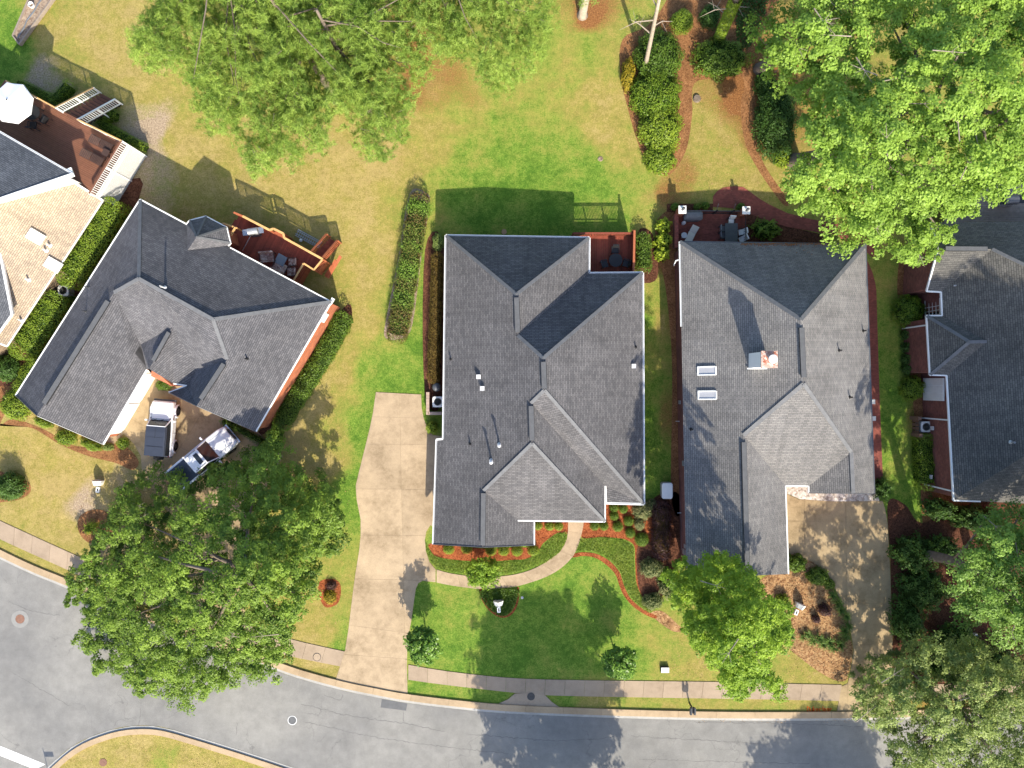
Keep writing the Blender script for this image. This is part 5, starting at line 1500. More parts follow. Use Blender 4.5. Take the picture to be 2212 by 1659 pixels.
suv = thing('parked_car', 'white boxy off-road vehicle with a dark hardtop and spare wheel on the tailgate', 'car', (0,0,0))
b = MB()
b.loft([rect_sec(-2.16,.86,.50,1.02,.06), rect_sec(-2.10,.93,.46,1.10,.05), rect_sec(-1.2,.95,.46,1.14,.05), rect_sec(.3,.95,.46,1.14,.05), rect_sec(.75,.93,.46,1.16,.07), rect_sec(1.7,.90,.46,1.12,.09), rect_sec(2.08,.84,.48,1.06,.09), rect_sec(2.16,.76,.52,.98,.08)])
b.build('body', M['car_white'], suv)
hood = MB(); hood.loft([rect_sec(.78,.74,1.0,1.20,.05), rect_sec(1.6,.72,1.0,1.17,.05), rect_sec(2.06,.66,.95,1.09,.05)]).build('hood', M['car_white'], suv)
cab = MB(); cab.loft([[Vector((x,-hw,1.10)),Vector((x,hw,1.10)),Vector((x2,tw,1.74)),Vector((x2,-tw,1.74))] for x,x2,hw,tw in ((-2.12,-2.04,.86,.74),(-.5,-.5,.88,.75),(.72,.30,.84,.72))]).build('window_glass', M['glass'], suv)
hd = MB().loft([rect_sec(-2.08,.78,1.70,1.84,.04,.74), rect_sec(-.2,.79,1.71,1.88,.05,.75), rect_sec(.20,.77,1.70,1.85,.05,.73)]).build('hardtop', M['car_navy'], suv)
for x in (-1.35,-.62): ubox('roof_seam', M['black'], hd, (x,0,1.872), (.02,1.3,.012))
ubox('roof_seam', M['black'], hd, (-.3,0,1.882), (.75,.02,.012))
for s in (-1,1):
    MB().loft([[Vector((-2.05,s*.77,1.68)),Vector((-2.05,s*.80,1.66)),Vector((-2.05,s*.80,1.72)),Vector((-2.05,s*.77,1.73))],[Vector((.2,s*.77,1.68)),Vector((.2,s*.80,1.66)),Vector((.2,s*.80,1.72)),Vector((.2,s*.77,1.73))]]).build('roof_rail', M['car_navy'], suv)
    MB().bar((.76,s*.80,1.12),(.26,s*.71,1.78),.07,.06).build('pillar', M['car_white'], suv)
    MB().box((.62,s*1.10,1.16),(.12,.22,.16)).build('mirror', M['car_white'], suv)
    MB().box((2.14,s*.56,.86),(.06,.26,.2)).build('headlight', M['chrome'], suv)
    MB().box((-2.17,s*.78,.98),(.05,.12,.26)).build('taillight', M['lamp_red'], suv)
    for dx in (-.25,-1.15): MB().box((dx,s*.965,1.0),(.16,.03,.03)).build('door_handle', M['chrome'], suv)
    for x in (1.42,-1.38):
        ar = MB(); o_ = []; i_ = []
        for k in range(9):
            th = math.pi*k/8; o_.append((x+.56*math.cos(th), .42+.52*math.sin(th))); i_.append((x+.46*math.cos(th), .40+.44*math.sin(th)))
        for k in range(8):
            q4 = [o_[k],o_[k+1],i_[k+1],i_[k]]
            ar.hexa([Vector((a,s*.90,z)) for a,z in q4],[Vector((a,s*1.03,z)) for a,z in q4])
        ar.build('wheel_arch', M['car_white'], suv)
        wheel_proto(suv, x, s*.88)
MB().bar((.22,-.72,1.80),(.22,.72,1.80),.10,.07).build('windscreen_header', M['car_white'], suv)
MB().bar((.80,-.80,1.17),(.80,.80,1.17),.10,.05).build('cowl', M['steel_dark'], suv)
sp = MB(); sp.loft([[Vector((xx, .02+rr*math.cos(2*math.pi*k/20), .98+rr*math.sin(2*math.pi*k/20))) for k in range(20)] for xx, rr in ((-2.18,.30),(-2.18,.38),(-2.40,.38),(-2.44,.30))]); sp.build('spare_wheel', M['tyre'], suv)
MB().bar((2.22,-.85,.62),(2.22,.85,.62),.16,.2).build('bumper', M['steel_dark'], suv); MB().bar((-2.22,-.85,.62),(-2.22,.85,.62),.12,.18).build('bumper', M['steel_dark'], suv)
for x in (.74, -.32, -1.28):
    for s in (-1, 1): ubox('door_seam', M['black'], suv, (x, s*.952, .80), (.014, .012, .5))
for y in (-.72, .72): ubox('hood_seam', M['steel_dark'], suv, (1.42, y, 1.165), (1.3, .014, .02), 0, 0, .03)
for y in (-.25, .3): ubar('wiper', M['black'], suv, (.74, y, 1.16), (.62, y+.35, 1.30), .025, .02)
place(suv, P(361,924,0), math.radians(90-4.5))

trk = thing('pickup_truck', 'white pickup truck half under the oak with a dark bed cover', 'truck', (0,0,0))
b = MB()
b.loft([rect_sec(-2.95,.90,.55,1.16,.06), rect_sec(-2.85,.97,.52,1.25,.05), rect_sec(-.9,.99,.52,1.26,.05), rect_sec(.6,.99,.52,1.26,.05), rect_sec(1.2,.98,.52,1.30,.10), rect_sec(2.4,.95,.52,1.22,.12), rect_sec(2.8,.86,.55,1.12,.12), rect_sec(2.95,.66,.6,1.0,.1)]).build('body', M['car_white'], trk)
cab = MB(); cab.loft([[Vector((x,-hw,1.22)),Vector((x,hw,1.22)),Vector((x2,tw,1.84)),Vector((x2,-tw,1.84))] for x,x2,hw,tw in ((-.95,-.72,.92,.72),(-.2,-.2,.94,.74),(1.30,.50,.90,.70))]).build('window_glass', M['glass'], trk)
rfp = MB().loft([rect_sec(-.78,.74,1.80,1.93,.05,.70), rect_sec(0,.76,1.81,1.96,.06,.71), rect_sec(.46,.73,1.80,1.92,.06,.66)]).build('cab_roof', M['car_white'], trk)
MB().box((.10,0,1.962),(.36,.92,.012)).build('sunroof', M['glass'], rfp)
for s in (-1,1):
    MB().bar((-.6,s*.66,1.97),(.35,s*.66,1.97),.04,.04).build('roof_rail', M['steel_dark'], rfp)
    MB().bar((1.26,s*.86,1.26),(.48,s*.70,1.86),.08,.06).build('pillar', M['car_white'], trk)
    MB().box((1.02,s*1.18,1.30),(.14,.26,.18)).build('mirror', M['car_white'], trk)
    MB().box((2.84,s*.66,.98),(.14,.3,.18)).build('headlight', M['chrome'], trk)
    MB().bar((-2.9,s*.93,1.28),(-.95,s*.93,1.28),.12,.05).build('bed_rail', M['car_white'], trk)
    for x in (1.95,-1.75): wheel_proto(trk, x, s*.88, .41, .28)
MB().box((-1.92,0,1.275),(1.92,1.66,.04)).build('bed_cover', M['car_navy'], trk)
MB().bar((3.0,-.88,.72),(3.0,.88,.72),.16,.26).build('bumper', M['chrome'], trk); MB().box((2.93,0,.95),(.10,1.0,.26)).build('grille', M['black'], trk)
for x in (1.02, .02, -.86):
    for s in (-1, 1): ubox('door_seam', M['black'], trk, (x, s*.992, .95), (.014, .012, .6))
for y in (-.62, .62): ubox('hood_seam', M['steel_dark'], trk, (2.0, y, 1.262), (1.3, .014, .02), 0, 0, .07)
for y in (-.3, .3): ubar('wiper', M['black'], trk, (1.28, y, 1.27), (1.08, y+.4, 1.42), .025, .02)
place(trk, P(449,987,0), math.radians(40))

ct = thing('hand_cart', 'dark garden cart with a long handle in front of the white pickup', 'cart', P(557,973,0))
c = P(557,974,.4); MB().box((c.x,c.y,.40),(.75,.55,.36),.3).build('tub', M['black'], ct)
for s in (-1,1): MB().lathe((c.x+.1, c.y+s*.33, 0), [(.001,.17),(.17,.17),(.17,.22)], 12).build('wheel', M['tyre'], ct)
MB().tube([P(550,972,.45), P(524,966,.55)], .022, 6).build('handle', M['black'], ct)

# ================================================================ YARD THINGS
def marker(u, v, rz, lb):
    """white peaked roadside style yard marker with a small white lamp box in front"""
    q = P(u, v, 0); t = thing('yard_marker', lb, 'yard marker', (0,0,0), 0, 'white peaked yard markers')
    prof = [(-.36,0),(.36,0),(.40,.45),(.30,.62),(0,.95),(-.30,.62),(-.40,.45)]
    mb = MB(); mb.hexa([Vector((x,.16,z)) for x, z in prof], [Vector((x*.75,-.22,z*.82)) for x, z in prof]); mb.build('body', M['white_dirty'], t)
    mb = MB(); mb.face([Vector((x*.62,-.235,z*.70+.04)) for x, z in prof]); mb.build('face_panel', M['white'], t)
    bx = MB(); bx.box((0,-.62,.13),(.26,.42,.20)); bo = bx.build('lamp_box', M['white'], t)
    MB().box((0,-.62,.236),(.10,.24,.012)).build('lamp_slot', M['black'], bo)
    return place(t, (q.x,q.y,0), rz)
marker(216,1041,-.12,'white peaked marker with lamp box on the dry front lawn at left'); marker(1077,1299,.04,'white peaked marker with lamp box in the small bed of the middle lawn'); marker(1725,1306,-.4,'white peaked marker with lamp box in the leaf litter bed')

q = P(1441,1060,.7); t = thing('utility_box', 'white rounded utility cabinet on the grass between the houses', 'utility box', (q.x,q.y,0))
mb = MB(); secs = []
for z, sx, sy in ((0,.40,.60),(.62,.42,.62),(.72,.42,.62)): secs.append([Vector((q.x+x,q.y+y,z)) for x,y in ((-sx,-sy+.1),(-sx+.1,-sy),(sx-.1,-sy),(sx,-sy+.1),(sx,sy-.1),(sx-.1,sy),(-sx+.1,sy),(-sx,sy-.1))])
mb.loft(secs).build('cabinet', M['ac_grey'], t)
MB().loft([[Vector((q.x+x*1.02*f,q.y+y*1.02*f,z)) for x,y in ((-.42,-.5),(-.32,-.62),(.32,-.62),(.42,-.5),(.42,.5),(.32,.62),(-.32,.62),(-.42,.5))] for z, f in ((.725,1.0),(.78,1.0),(.81,.93))]).build('lid', M['white'], t)
q = P(1437,1448,.3); t = thing('utility_box', 'low white cable box near the front sidewalk', 'utility box', (q.x,q.y,0))
MB().box((q.x,q.y,.12),(.64,.46,.24)).build('base', M['iron'], t); MB().box((q.x,q.y,.27),(.62,.40,.06)).build('lid', M['white'], t)
# twin mailboxes
q = P(1489,1518,0); t = thing('mailbox', 'pair of black mailboxes on one post beside the kerb', 'mailbox', (q.x,q.y,0))
MB().box((q.x,q.y,.5),(.10,.10,1.0)).build('post', M['black'], t); MB().bar((q.x,q.y+.1,.98),(q.x,q.y-.40,.98),.34,.05).build('arm', M['black'], t)
for s in (-1,1):
    mb = MB(); A=[];Bq=[]
    for x,z in ((-.09,0),(.09,0),(.09,.14),(.06,.20),(0,.23),(-.06,.20),(-.09,.14)): A.append(Vector((q.x+s*.15+x,q.y+.08,1.01+z))); Bq.append(Vector((q.x+s*.15+x,q.y-.42,1.01+z)))
    bo = mb.hexa(A,Bq).build('box', M['steel_dark'], t)
    MB().box((q.x+s*.15,q.y-.43,1.11),(.16,.02,.18)).build('door', M['black'], bo); MB().bar((q.x+s*.15-.02,q.y-.3,1.245),(q.x+s*.15-.02,q.y,1.245),.035,.02).build('strap', M['black'], bo)
# street sign south of the corner verge: only its shadow falls into the picture
q = P(113,1702,0); t = thing('street_sign', 'street sign post on the corner verge that throws its shadow on the street', 'sign', (q.x,q.y,0))
MB().tube([(q.x,q.y,0),(q.x,q.y,2.3)],.03,8).build('post', M['metal'], t); MB().box((q.x+.38,q.y,1.95),(.7,.03,.28)).build('blade', M['black'], t)

def condenser(u, v, z, lb, s=.84, mt='ac_grey'):
    q = P(u, v, z); t = thing('air_conditioner', lb, 'air conditioner', (q.x,q.y,0))
    b = MB().box((q.x,q.y,.42),(s*.94,s*.94,.8)).build('cabinet', M['steel_dark'], t)
    for k in range(5): MB().box((q.x,q.y,.12+k*.15),(s,s,.045)).build('louvre', M[mt], b)
    tp = MB()
    n=24; o=[]; i_=[]
    for k in range(n):
        a = 2*math.pi*k/n; m_=max(abs(math.cos(a)),abs(math.sin(a))); m_=max(m_, .78)
        o.append(Vector((q.x+s/2*math.cos(a)/m_, q.y+s/2*math.sin(a)/m_, .84))); i_.append(Vector((q.x+s*.33*math.cos(a), q.y+s*.33*math.sin(a), .86)))
    for k in range(n): j=(k+1)%n; tp.face([o[k],o[j],i_[j],i_[k]])
    tp.build('top_panel', M['white_dirty'] if mt=='ac_grey' else M[mt], t)
    MB().lathe((q.x,q.y,.60),[(s*.39,0),(.001,.002)],20).build('well', M['black'], t)
    fan = MB()
    for k in range(4):
        a=k*math.pi/2+.5; fan.face([Vector((q.x,q.y,.70)),Vector((q.x+s*.36*math.cos(a),q.y+s*.36*math.sin(a),.70)),Vector((q.x+s*.34*math.cos(a+.7),q.y+s*.34*math.sin(a+.7),.76))])
    fo = fan.build('fan', M['steel_dark'], t); MB().lathe((q.x,q.y,.72),[(.12,0),(.12,.12),(.001,.16)],12).build('motor_hub', M['ac_grey'], t)
    for k in range(3): MB().lathe((q.x,q.y,.865+.002*k),[(s*(.14+.1*k),0),(s*(.15+.1*k),.008),(s*(.16+.1*k),0)],24).build('guard_ring', M['metal'], t)
    return t
condenser(946,868,.7,'grey air conditioner inside the pink brick screen of the middle house')
condenser(2000,922,.8,'white topped air conditioner with visible fan beside the right hand house')
condenser(137,628,.8,'round mouthed air conditioner between the two left hand houses')
bs_ = thing('screen_wall', 'low pink brick screen round the middle house air conditioner', 'wall', P(935,870,0))
for (u0,v0),(u1,v1) in (((924,847),(924,896)),((924,893),(958,893))):
    a, b = P(u0,v0,.7), P(u1,v1,.7); MB().bar((a.x,a.y,.34),(b.x,b.y,.34),.2,.68).build('wall', M['brick_pink'], bs_)
    n = 7
    for k in range(n): q=a+(b-a)*((k+.5)/n); ubox('coping_brick', M['brick_pink'], bs_, (q.x,q.y,.715), ((b-a).length/n*.94,.24,.06), math.atan2(b.y-a.y,b.x-a.x))
q = P(943,836,.8); t = thing('covered_grill', 'small kettle grill under a black cover beside the air conditioner', 'grill', (q.x,q.y,0))
MB().lathe((q.x,q.y,0),[(.30,0),(.33,.5),(.36,.75),(.28,.95),(.10,1.04),(.001,1.05)],14).build('cover', M['steel_dark'], t)
sc_ = thing('wood_screen', 'broken wooden screen posts round the right hand air conditioner', 'fence', P(1992,920,0))
for u, v, z in ((1987,904,1.2),(1990,941,1.2),(2022,941,1.1)):
    q=P(u,v,z); ubox('post', M['fence_wood'], sc_, (q.x,q.y,z/2), (.28,.28,z))
a,b=P(1991,941,.9),P(2022,941,.9); ubar('rail', M['fence_wood'], sc_, a, b, .10,.10)
for k in range(4): q=P(1985,910+8*k,.9); ubox('slat', M['fence_wood'], sc_, (q.x,q.y,.45), (.04,.22,.9))
# planter box at the top left corner
pb = thing('planter_bed', 'long narrow timber edged planter at the top left corner', 'planter', P(65,55,0))
cor = [P(29,78,.25),P(43,97,.25),P(118,-6,.25),P(72,-20,.25)]
for a, b in ((0,1),(1,2),(2,3),(3,0)): ubar('board', M['grey_wood'], pb, cor[a], cor[b], .09, .28)
MB().prism([(x.x,x.y) for x in cor], 0, .2).build('soil', M['sand'], pb)
for k, (u, v) in enumerate(((52,52),(62,38),(75,22))):
    q=P(u,v,.22); 
hs = MB().tube([P(38,82,.25),P(52,60,.26),P(58,44,.26),P(72,26,.27),P(84,6,.26),P(95,-8,.26)], .05, 6).build('garden_hose', M['table_glass']); tag(hs, 'grey blue hose lying along the timber planter', 'hose')
q = P(68,11,.3); t = thing('bucket', 'white bucket standing beside the planter at the top edge', 'bucket', (q.x,q.y,0)); MB().lathe((q.x,q.y,0),[(.18,0),(.24,.42),(.21,.42),(.16,.05),(.001,.05)],14).build('body', M['white'], t)
MB().tube([(q.x-.24,q.y,.40),(q.x-.1,q.y+.05,.6),(q.x+.1,q.y+.05,.6),(q.x+.24,q.y,.40)],.012,5).build('handle', M['black'], t)
q = P(1505,213,0); t = thing('tree_stump', 'low cut stump ringed with dirt in the back straw bed', 'stump', (q.x,q.y,0))
MB().lathe((q.x,q.y,0),[(.34,0),(.28,.10),(.26,.16),(.001,.17)],12).build('trunk', M['bark'], t)
q = P(1297,343,0); t = MB().lathe((q.x,q.y,0),[(.22,0.008),(.16,.05),(.10,.045),(.001,.012)],10).build('dirt_mound', M['sand']); tag(t,'small bare dirt mound in the green back lawn','mound')
o = MB().box(P(2072,1525,.05),(.12,.2,.1)).build('stone', M['pvc']); tag(o,'pale stone under the trees near the right kerb','stone')
o = MB().box(P(2102,1372,.3),(.55,.22,.3),.2).build('utility_pedestal', M['pvc']); tag(o,'small pale pedestal in the shade of the right hand trees','utility box')
o = MB().lathe(P(2072,1346,0),[(.09,0),(.10,.1),(.07,.16),(.001,.17)],8).build('red_cap', M['lamp_red']); tag(o,'tiny red cap in the straw beside the shaded shrubs','cap')

# orange sprayed words on the verge, drawn as strokes
def stroke_text(word, u, v, hgt, adv):
    G = {'D':[[(0,0),(0,1),(.5,.85),(.6,.4),(.4,.05),(0,0)]],'u':[[(0,.6),(.05,.1),(.3,0),(.5,.15),(.52,.6)],[(.52,.6),(.55,0)]],'k':[[(0,0),(0,1)],[(.5,.6),(.05,.3),(.5,0)]],
         'e':[[(.05,.32),(.5,.36),(.42,.6),(.15,.58),(.03,.3),(.15,.03),(.5,.08)]],'C':[[(.5,.7),(.3,.8),(.05,.55),(.05,.2),(.3,0),(.55,.1)]],'c':[[(.5,.55),(.25,.62),(.04,.4),(.06,.12),(.3,0),(.5,.1)]],'l':[[(.2,1),(.18,0)]],
         'a':[[(.5,.55),(.2,.6),(.04,.3),(.2,0),(.45,.15),(.5,.55)],[(.5,.6),(.55,0)]],'r':[[(.05,.6),(.08,0)],[(.08,.35),(.25,.58),(.5,.55)]]}
    mb = MB(); x = u; rr = random.Random(3)
    for chh in word:
        if chh == ' ': x += adv*.45; continue
        for st in G[chh]:
            for a, b in zip(st, st[1:]):
                pa = P(x+a[0]*hgt*.8, v-a[1]*hgt+rr.uniform(-.3,.3), .012); pb = P(x+b[0]*hgt*.8, v-b[1]*hgt+rr.uniform(-.3,.3), .012)
                d=(pb-pa)
                if d.length<1e-4: continue
                d.normalize(); s=Vector((-d.y,d.x,0))*.032
                mb.face([pa-s-d*.02,pb-s+d*.02,pb+s+d*.02,pa+s-d*.02])
        x += adv*(.55 if chh=='l' else 1)
    o = mb.build('painted_words', M['paint_orange'], merge=False); return tag(o,'orange spray painted words on the grass verge by the right driveway','marking')
stroke_text('Dukeclear', 1744, 1537, 10.5, 6.4)

# ================================================================ VEGETATION
RN = np.random.default_rng(11)

def norm_(a): return a / np.maximum(1e-6, np.linalg.norm(a, axis=1))[:, None]

def leaf_quads(C, N, size, aspect, droop=0.15):
    n = len(C)
    A = norm_(RN.normal(size=(n, 3))); T = norm_(np.cross(N, A)); B = np.cross(N, T)
    L = size[:, None]; Wd = L * aspect
    v = np.empty((n, 4, 3))
    v[:, 0] = C - T * L * .5; v[:, 1] = C + B * Wd * .5 - T * L * .05; v[:, 2] = C + T * L * .5 - N * L * droop; v[:, 3] = C - B * Wd * .5 - T * L * .05
    return v.reshape(-1, 3), np.arange(n * 4).reshape(n, 4)

def leaf_obj(name, C, N, size, tint, mt, parent, aspect=.6, kind=None, droop=.15):
    off = np.array(root_loc(parent)) if parent is not None else np.zeros(3)
    v, f = leaf_quads(C - off, N, size, aspect, droop)
    me = np_mesh(name, v, f, np.repeat(np.clip(tint, 0, 1), 4))
    o = link(name, me, mt, parent)
    if kind: o['kind'] = kind
    return o

def clump_leaves(cen, rad, nl, size, tint_c, flat=.75, nsub=9):
    """leaf positions on little domes gathered into bigger domes: cen (n,3), rad (n,)"""
    n = len(cen)
    d = norm_(RN.normal(size=(n, nsub, 3)).reshape(-1, 3)).reshape(n, nsub, 3); d[..., 2] = np.abs(d[..., 2]) * .9 - .15
    sub = cen[:, None] + d * rad[:, None, None] * np.array([1, 1, flat]) * RN.uniform(.45, 1.0, (n, nsub, 1))
    st = tint_c[:, None] + RN.normal(0, .10, (n, nsub))
    k = max(1, nl // nsub)
    e = norm_(RN.normal(size=(n * nsub * k, 3))).reshape(n, nsub, k, 3); e[..., 2] = np.abs(e[..., 2]) - .25
    r2 = (rad * .42)[:, None, None, None]
    pos = sub[:, :, None] + e * r2 * np.array([1, 1, .7]) * RN.uniform(.35, 1.0, (n, nsub, k, 1))
    nrm = e * .6 + d[:, :, None] * .45 + RN.normal(0, .38, (n, nsub, k, 3)) + np.array([0, 0, .95])
    pos = pos.reshape(-1, 3); nrm = norm_(nrm.reshape(-1, 3))
    sz = size * RN.uniform(.65, 1.3, len(pos))
    tn = np.repeat(st.reshape(-1), k) + RN.normal(0, .13, len(pos))
    return pos, nrm, sz, tn

def inside(poly, u, v):
    c = np.zeros(u.shape, bool); n = len(poly)
    for i in range(n):
        (x1, y1), (x2, y2) = poly[i], poly[(i + 1) % n]
        if y1 == y2: continue
        t = ((y1 > v) != (y2 > v)) & (u < (x2 - x1) * (v - y1) / (y2 - y1) + x1)
        c ^= t
    return c

def poisson(poly, spacing, tries=6000):
    us = [p[0] for p in poly]; vs = [p[1] for p in poly]
    u = RN.uniform(min(us), max(us), tries); v = RN.uniform(min(vs), max(vs), tries)
    m = inside(poly, u, v); pts = []
    for a, b in zip(u[m], v[m]):
        if all((a - x) ** 2 + (b - y) ** 2 > spacing * spacing for x, y in pts): pts.append((a, b))
    return np.array(pts)

def limb_parts(t, base, top, tips, r0, mt, n=9):
    mids = [base + (top - base) * f + Vector((random.uniform(-.15, .15), random.uniform(-.15, .15), 0)) for f in (.35, .7)]
    MB().tube([base - Vector((0,0,.1)), base + Vector((0,0,.25))] + mids + [top], [r0 * 1.5, r0 * 1.1, r0 * .9, r0 * .72, r0 * .4], 9).build('trunk', mt, t, smooth=True)
    tips = list(tips); random.shuffle(tips)
    for q in tips[:n]:
        q = Vector(q); f = random.uniform(.35, .95)
        s = base + (top - base) * f
        m = lerp(s, q, .5) + Vector((random.uniform(-.5, .5), random.uniform(-.5, .5), random.uniform(.0, .8)))
        MB().tube([s, m, q], [r0 * .38, r0 * .24, r0 * .06], 6).build('limb', mt, t, smooth=True)

def outline_tree(name, label, base, poly, peak, zhi, zlo, mt, leaf=.24, rc=1.15, spacing=30, nl=260, r0=.35, bark='bark', aspect=.62, group=None, layers=2, nlimb=9, gap=.08, cat='tree', tint0=.62, twigs=0, pw=1.6, clear=()):
    """crown traced from its outline: clumps spread through a dome that peaks under 'peak'"""
    b = P(*base, 0)
    t = thing(name, label, cat, b, 0, group)
    far = max(math.hypot(u - peak[0], v - peak[1]) for u, v in poly)
    cen = []; rad = []; tn = []
    ph = RN.uniform(0, 6.28, 5)
    bough = lambda u, v: (math.sin(u / 34 + ph[0] + .8 * math.sin(v / 41 + ph[3])) * math.sin(v / 31 + ph[1] + .8 * math.sin(u / 37 + ph[4])) + .55 * math.sin((u + 1.3 * v) / 19 + ph[2]))
    for L in range(layers):
        pts = poisson(poly, spacing * (1 + .15 * L), 9000)
        ins = rc * .22 * PX; ok = np.ones(len(pts), bool)
        for k in range(8): ok &= inside(poly, pts[:, 0] + ins * math.cos(k * .785), pts[:, 1] + ins * math.sin(k * .785))
        pts = pts[ok]
        for u, v in pts:
            nz = bough(u, v)
            rho = min(1, math.hypot(u - peak[0], v - peak[1]) / far)
            if L == 0 and (nz < -.78 + gap * 3 or RN.uniform() < gap * .4): continue
            z = zhi - (zhi - zlo) * rho ** pw + RN.normal(0, .4) + nz * .75 - L * RN.uniform(2.0, 3.6)
            z = max(1.0, z)
            c = P(u, v, z); k = (z - 1.3) / S.z; gx, gy = (c.x - S.x * k) * PX + 1106, 829.5 - (c.y - S.y * k) * PX
            if any(a - 16 < gx < b_ + 16 and e_1 - 16 < gy < f_1 + 16 for a, e_1, b_, f_1 in clear): continue   # the gap that lets the sun through to the cars
            cen.append(c); rad.append(rc * RN.uniform(.6, 1.25) * (.78 if rho > .8 else 1)); tn.append(tint0 + RN.normal(0, .12) + .13 * nz - (.22 if L else 0))  # lower layers tinted darker: shade inside the crown put into leaf colour
    cen = np.array([tuple(c) for c in cen]); rad = np.array(rad); tn = np.array(tn)
    pos, nrm, sz, tt = clump_leaves(cen, rad, nl, leaf, tn)
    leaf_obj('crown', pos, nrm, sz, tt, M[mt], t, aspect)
    hi = P(*peak, zhi - 1.5)
    limb_parts(t, Vector((b.x, b.y, 0)), hi, [Vector(c) - Vector((0,0,.5)) for c in cen[RN.choice(len(cen), min(len(cen), nlimb * 2), False)]], r0, M[bark], nlimb)
    for k in range(twigs):
        c = Vector(cen[RN.integers(len(cen))]) + Vector((0, 0, .55)); a = RN.uniform(0, 6.28)
        d = Vector((math.cos(a), math.sin(a), .15))
        mb = MB(); mb.tube([c - d * .9, c, c + d * .9], [.04, .025, .008], 5)
        for s in (-1, 1):
            e = Vector((math.cos(a + s * .8), math.sin(a + s * .8), .2)); mb.tube([c + d * .1, c + d * .1 + e * .6], [.018, .006], 4)
        mb.build('dead_twig', M['twig'], t)
    return t

def round_tree(name, label, gu, gv, Rm, zlo, zhi, mt, leaf=.26, rc=1.3, n=120, nl=220, r0=.3, group=None, flat=.9, cat='tree', bark='bark', nlimb=7, tint0=.5):
    """free standing tree given by its foot (picture units at the ground) and crown size in metres"""
    b = P(gu, gv, 0); t = thing(name, label, cat, b, 0, group)
    zc = (zlo + zhi) / 2; rz = (zhi - zlo) / 2
    d = norm_(RN.normal(size=(n, 3))); f = RN.uniform(.35, 1.0, (n, 1)) ** .6 * (1 + RN.normal(0, .10, (n, 1)))
    cen = np.array([b.x, b.y, zc]) + d * f * np.array([Rm - rc * .5, Rm - rc * .5, rz - rc * .3])
    rad = rc * RN.uniform(.65, 1.25, n)
    pos, nrm, sz, tt = clump_leaves(cen, rad, nl, leaf, tint0 + RN.normal(0, .14, n))
    leaf_obj('crown', pos, nrm, sz, tt, M[mt], t)
    limb_parts(t, Vector((b.x, b.y, 0)), Vector((b.x, b.y, zc + rz * .4)), [Vector(c) for c in cen[:nlimb]], r0, M[bark], nlimb)
    return t

def pine(label, base, poly, zmin, zmax, spacing, dens=30, lean=(0, 0), top=20, r0=.28, bark_mt='bark', keep=1.0):
    b = P(*base, 0); t = thing('pine_tree', label, 'pine tree', b, 0, 'pines at the back of the lawns')
    pts = poisson(poly, spacing, 14000)
    pts = pts[RN.uniform(size=len(pts)) < keep]
    p1, p2, p3 = RN.uniform(0, 6.28, 3)
    g = np.sin(pts[:, 0] / 27 + p1 + np.sin(pts[:, 1] / 33)) * np.sin(pts[:, 1] / 25 + p2 + np.sin(pts[:, 0] / 31)) + .5 * np.sin((pts[:, 0] - pts[:, 1]) / 15 + p3)
    g = g[g > -.62] if False else g; sel = g > -.62; pts = pts[sel]; g = g[sel]
    axis_top = Vector((b.x + lean[0], b.y + lean[1], top))
    MB().tube([b - Vector((0,0,.1)), b + Vector((0,0,.3)), lerp(b, axis_top, .5), axis_top], [r0 * 1.7, r0 * 1.1, r0 * .8, r0 * .3], 10).build('trunk', M[bark_mt], t, smooth=True)
    cen = []
    for u, v in pts:
        z = RN.uniform(zmin, zmax); cen.append(tuple(P(u, v, z)))
    cen = np.array(cen); n = len(cen)
    # many loose sprays round each bough end
    k = 6
    tuft = np.repeat(cen, k, 0) + RN.normal(0, .32, (n * k, 3)) * np.array([1, 1, .55])
    tnt = np.repeat(.58 + RN.normal(0, .18, n) + .2 * g, k) + RN.normal(0, .1, n * k)
    m = dens
    ax = norm_(RN.normal(size=tuft.shape) + np.array([0, 0, .25]))
    d = norm_(np.repeat(ax, m, 0) * .8 + RN.normal(size=(len(tuft) * m, 3)) * .75)
    o = np.repeat(tuft, m, 0) + np.repeat(ax, m, 0) * RN.uniform(-.22, .22, (len(tuft) * m, 1)) + RN.normal(0, .05, (len(tuft) * m, 3))
    L = RN.uniform(.18, .34, (len(o), 1))
    side = norm_(np.cross(d, RN.normal(size=d.shape))) * .0155
    off = np.array(root_loc(t))
    v = np.empty((len(o), 3, 3)); v[:, 0] = o - side - off; v[:, 1] = o + side - off; v[:, 2] = o + d * L - off
    me = np_mesh('crown', v.reshape(-1, 3), np.arange(len(o) * 3).reshape(-1, 3), np.clip(np.repeat(np.repeat(tnt, m) + RN.normal(0, .12, len(o)), 3), 0, 1))
    link('crown', me, M['needle'], t)
    ends = cen[RN.choice(n, min(n, 11), False)]
    for e in ends:
        e = Vector(e); f = min(.95, max(.12, (e.z + RN.uniform(-1.0, 1.0)) / top)); s = lerp(b, axis_top, f)
        q = lerp(s, e, .5) + Vector((RN.uniform(-.4, .4), RN.uniform(-.4, .4), .35)); q2 = lerp(s, e, .8) + Vector((RN.uniform(-.3, .3), RN.uniform(-.3, .3), .1))
        MB().tube([s, q, q2, e], [.06, .045, .03, .01], 5).build('bough', M[bark_mt], t)
    tw = MB()
    for e in cen[::3]:
        e = Vector(e); dd = Vector((b.x - e.x, b.y - e.y, 0)); dd = dd.normalized() if dd.length > .1 else Vector((1, 0, 0))
        dd = Vector((dd.x + RN.normal(0, .6), dd.y + RN.normal(0, .6), 0)).normalized()
        tw.tube([e, e + dd * RN.uniform(.4, .9) + Vector((0, 0, -.12))], [.007, .018], 4)
    o = tw.build('twigs', M[bark_mt], t, None, 'stuff', merge=False)
    return t

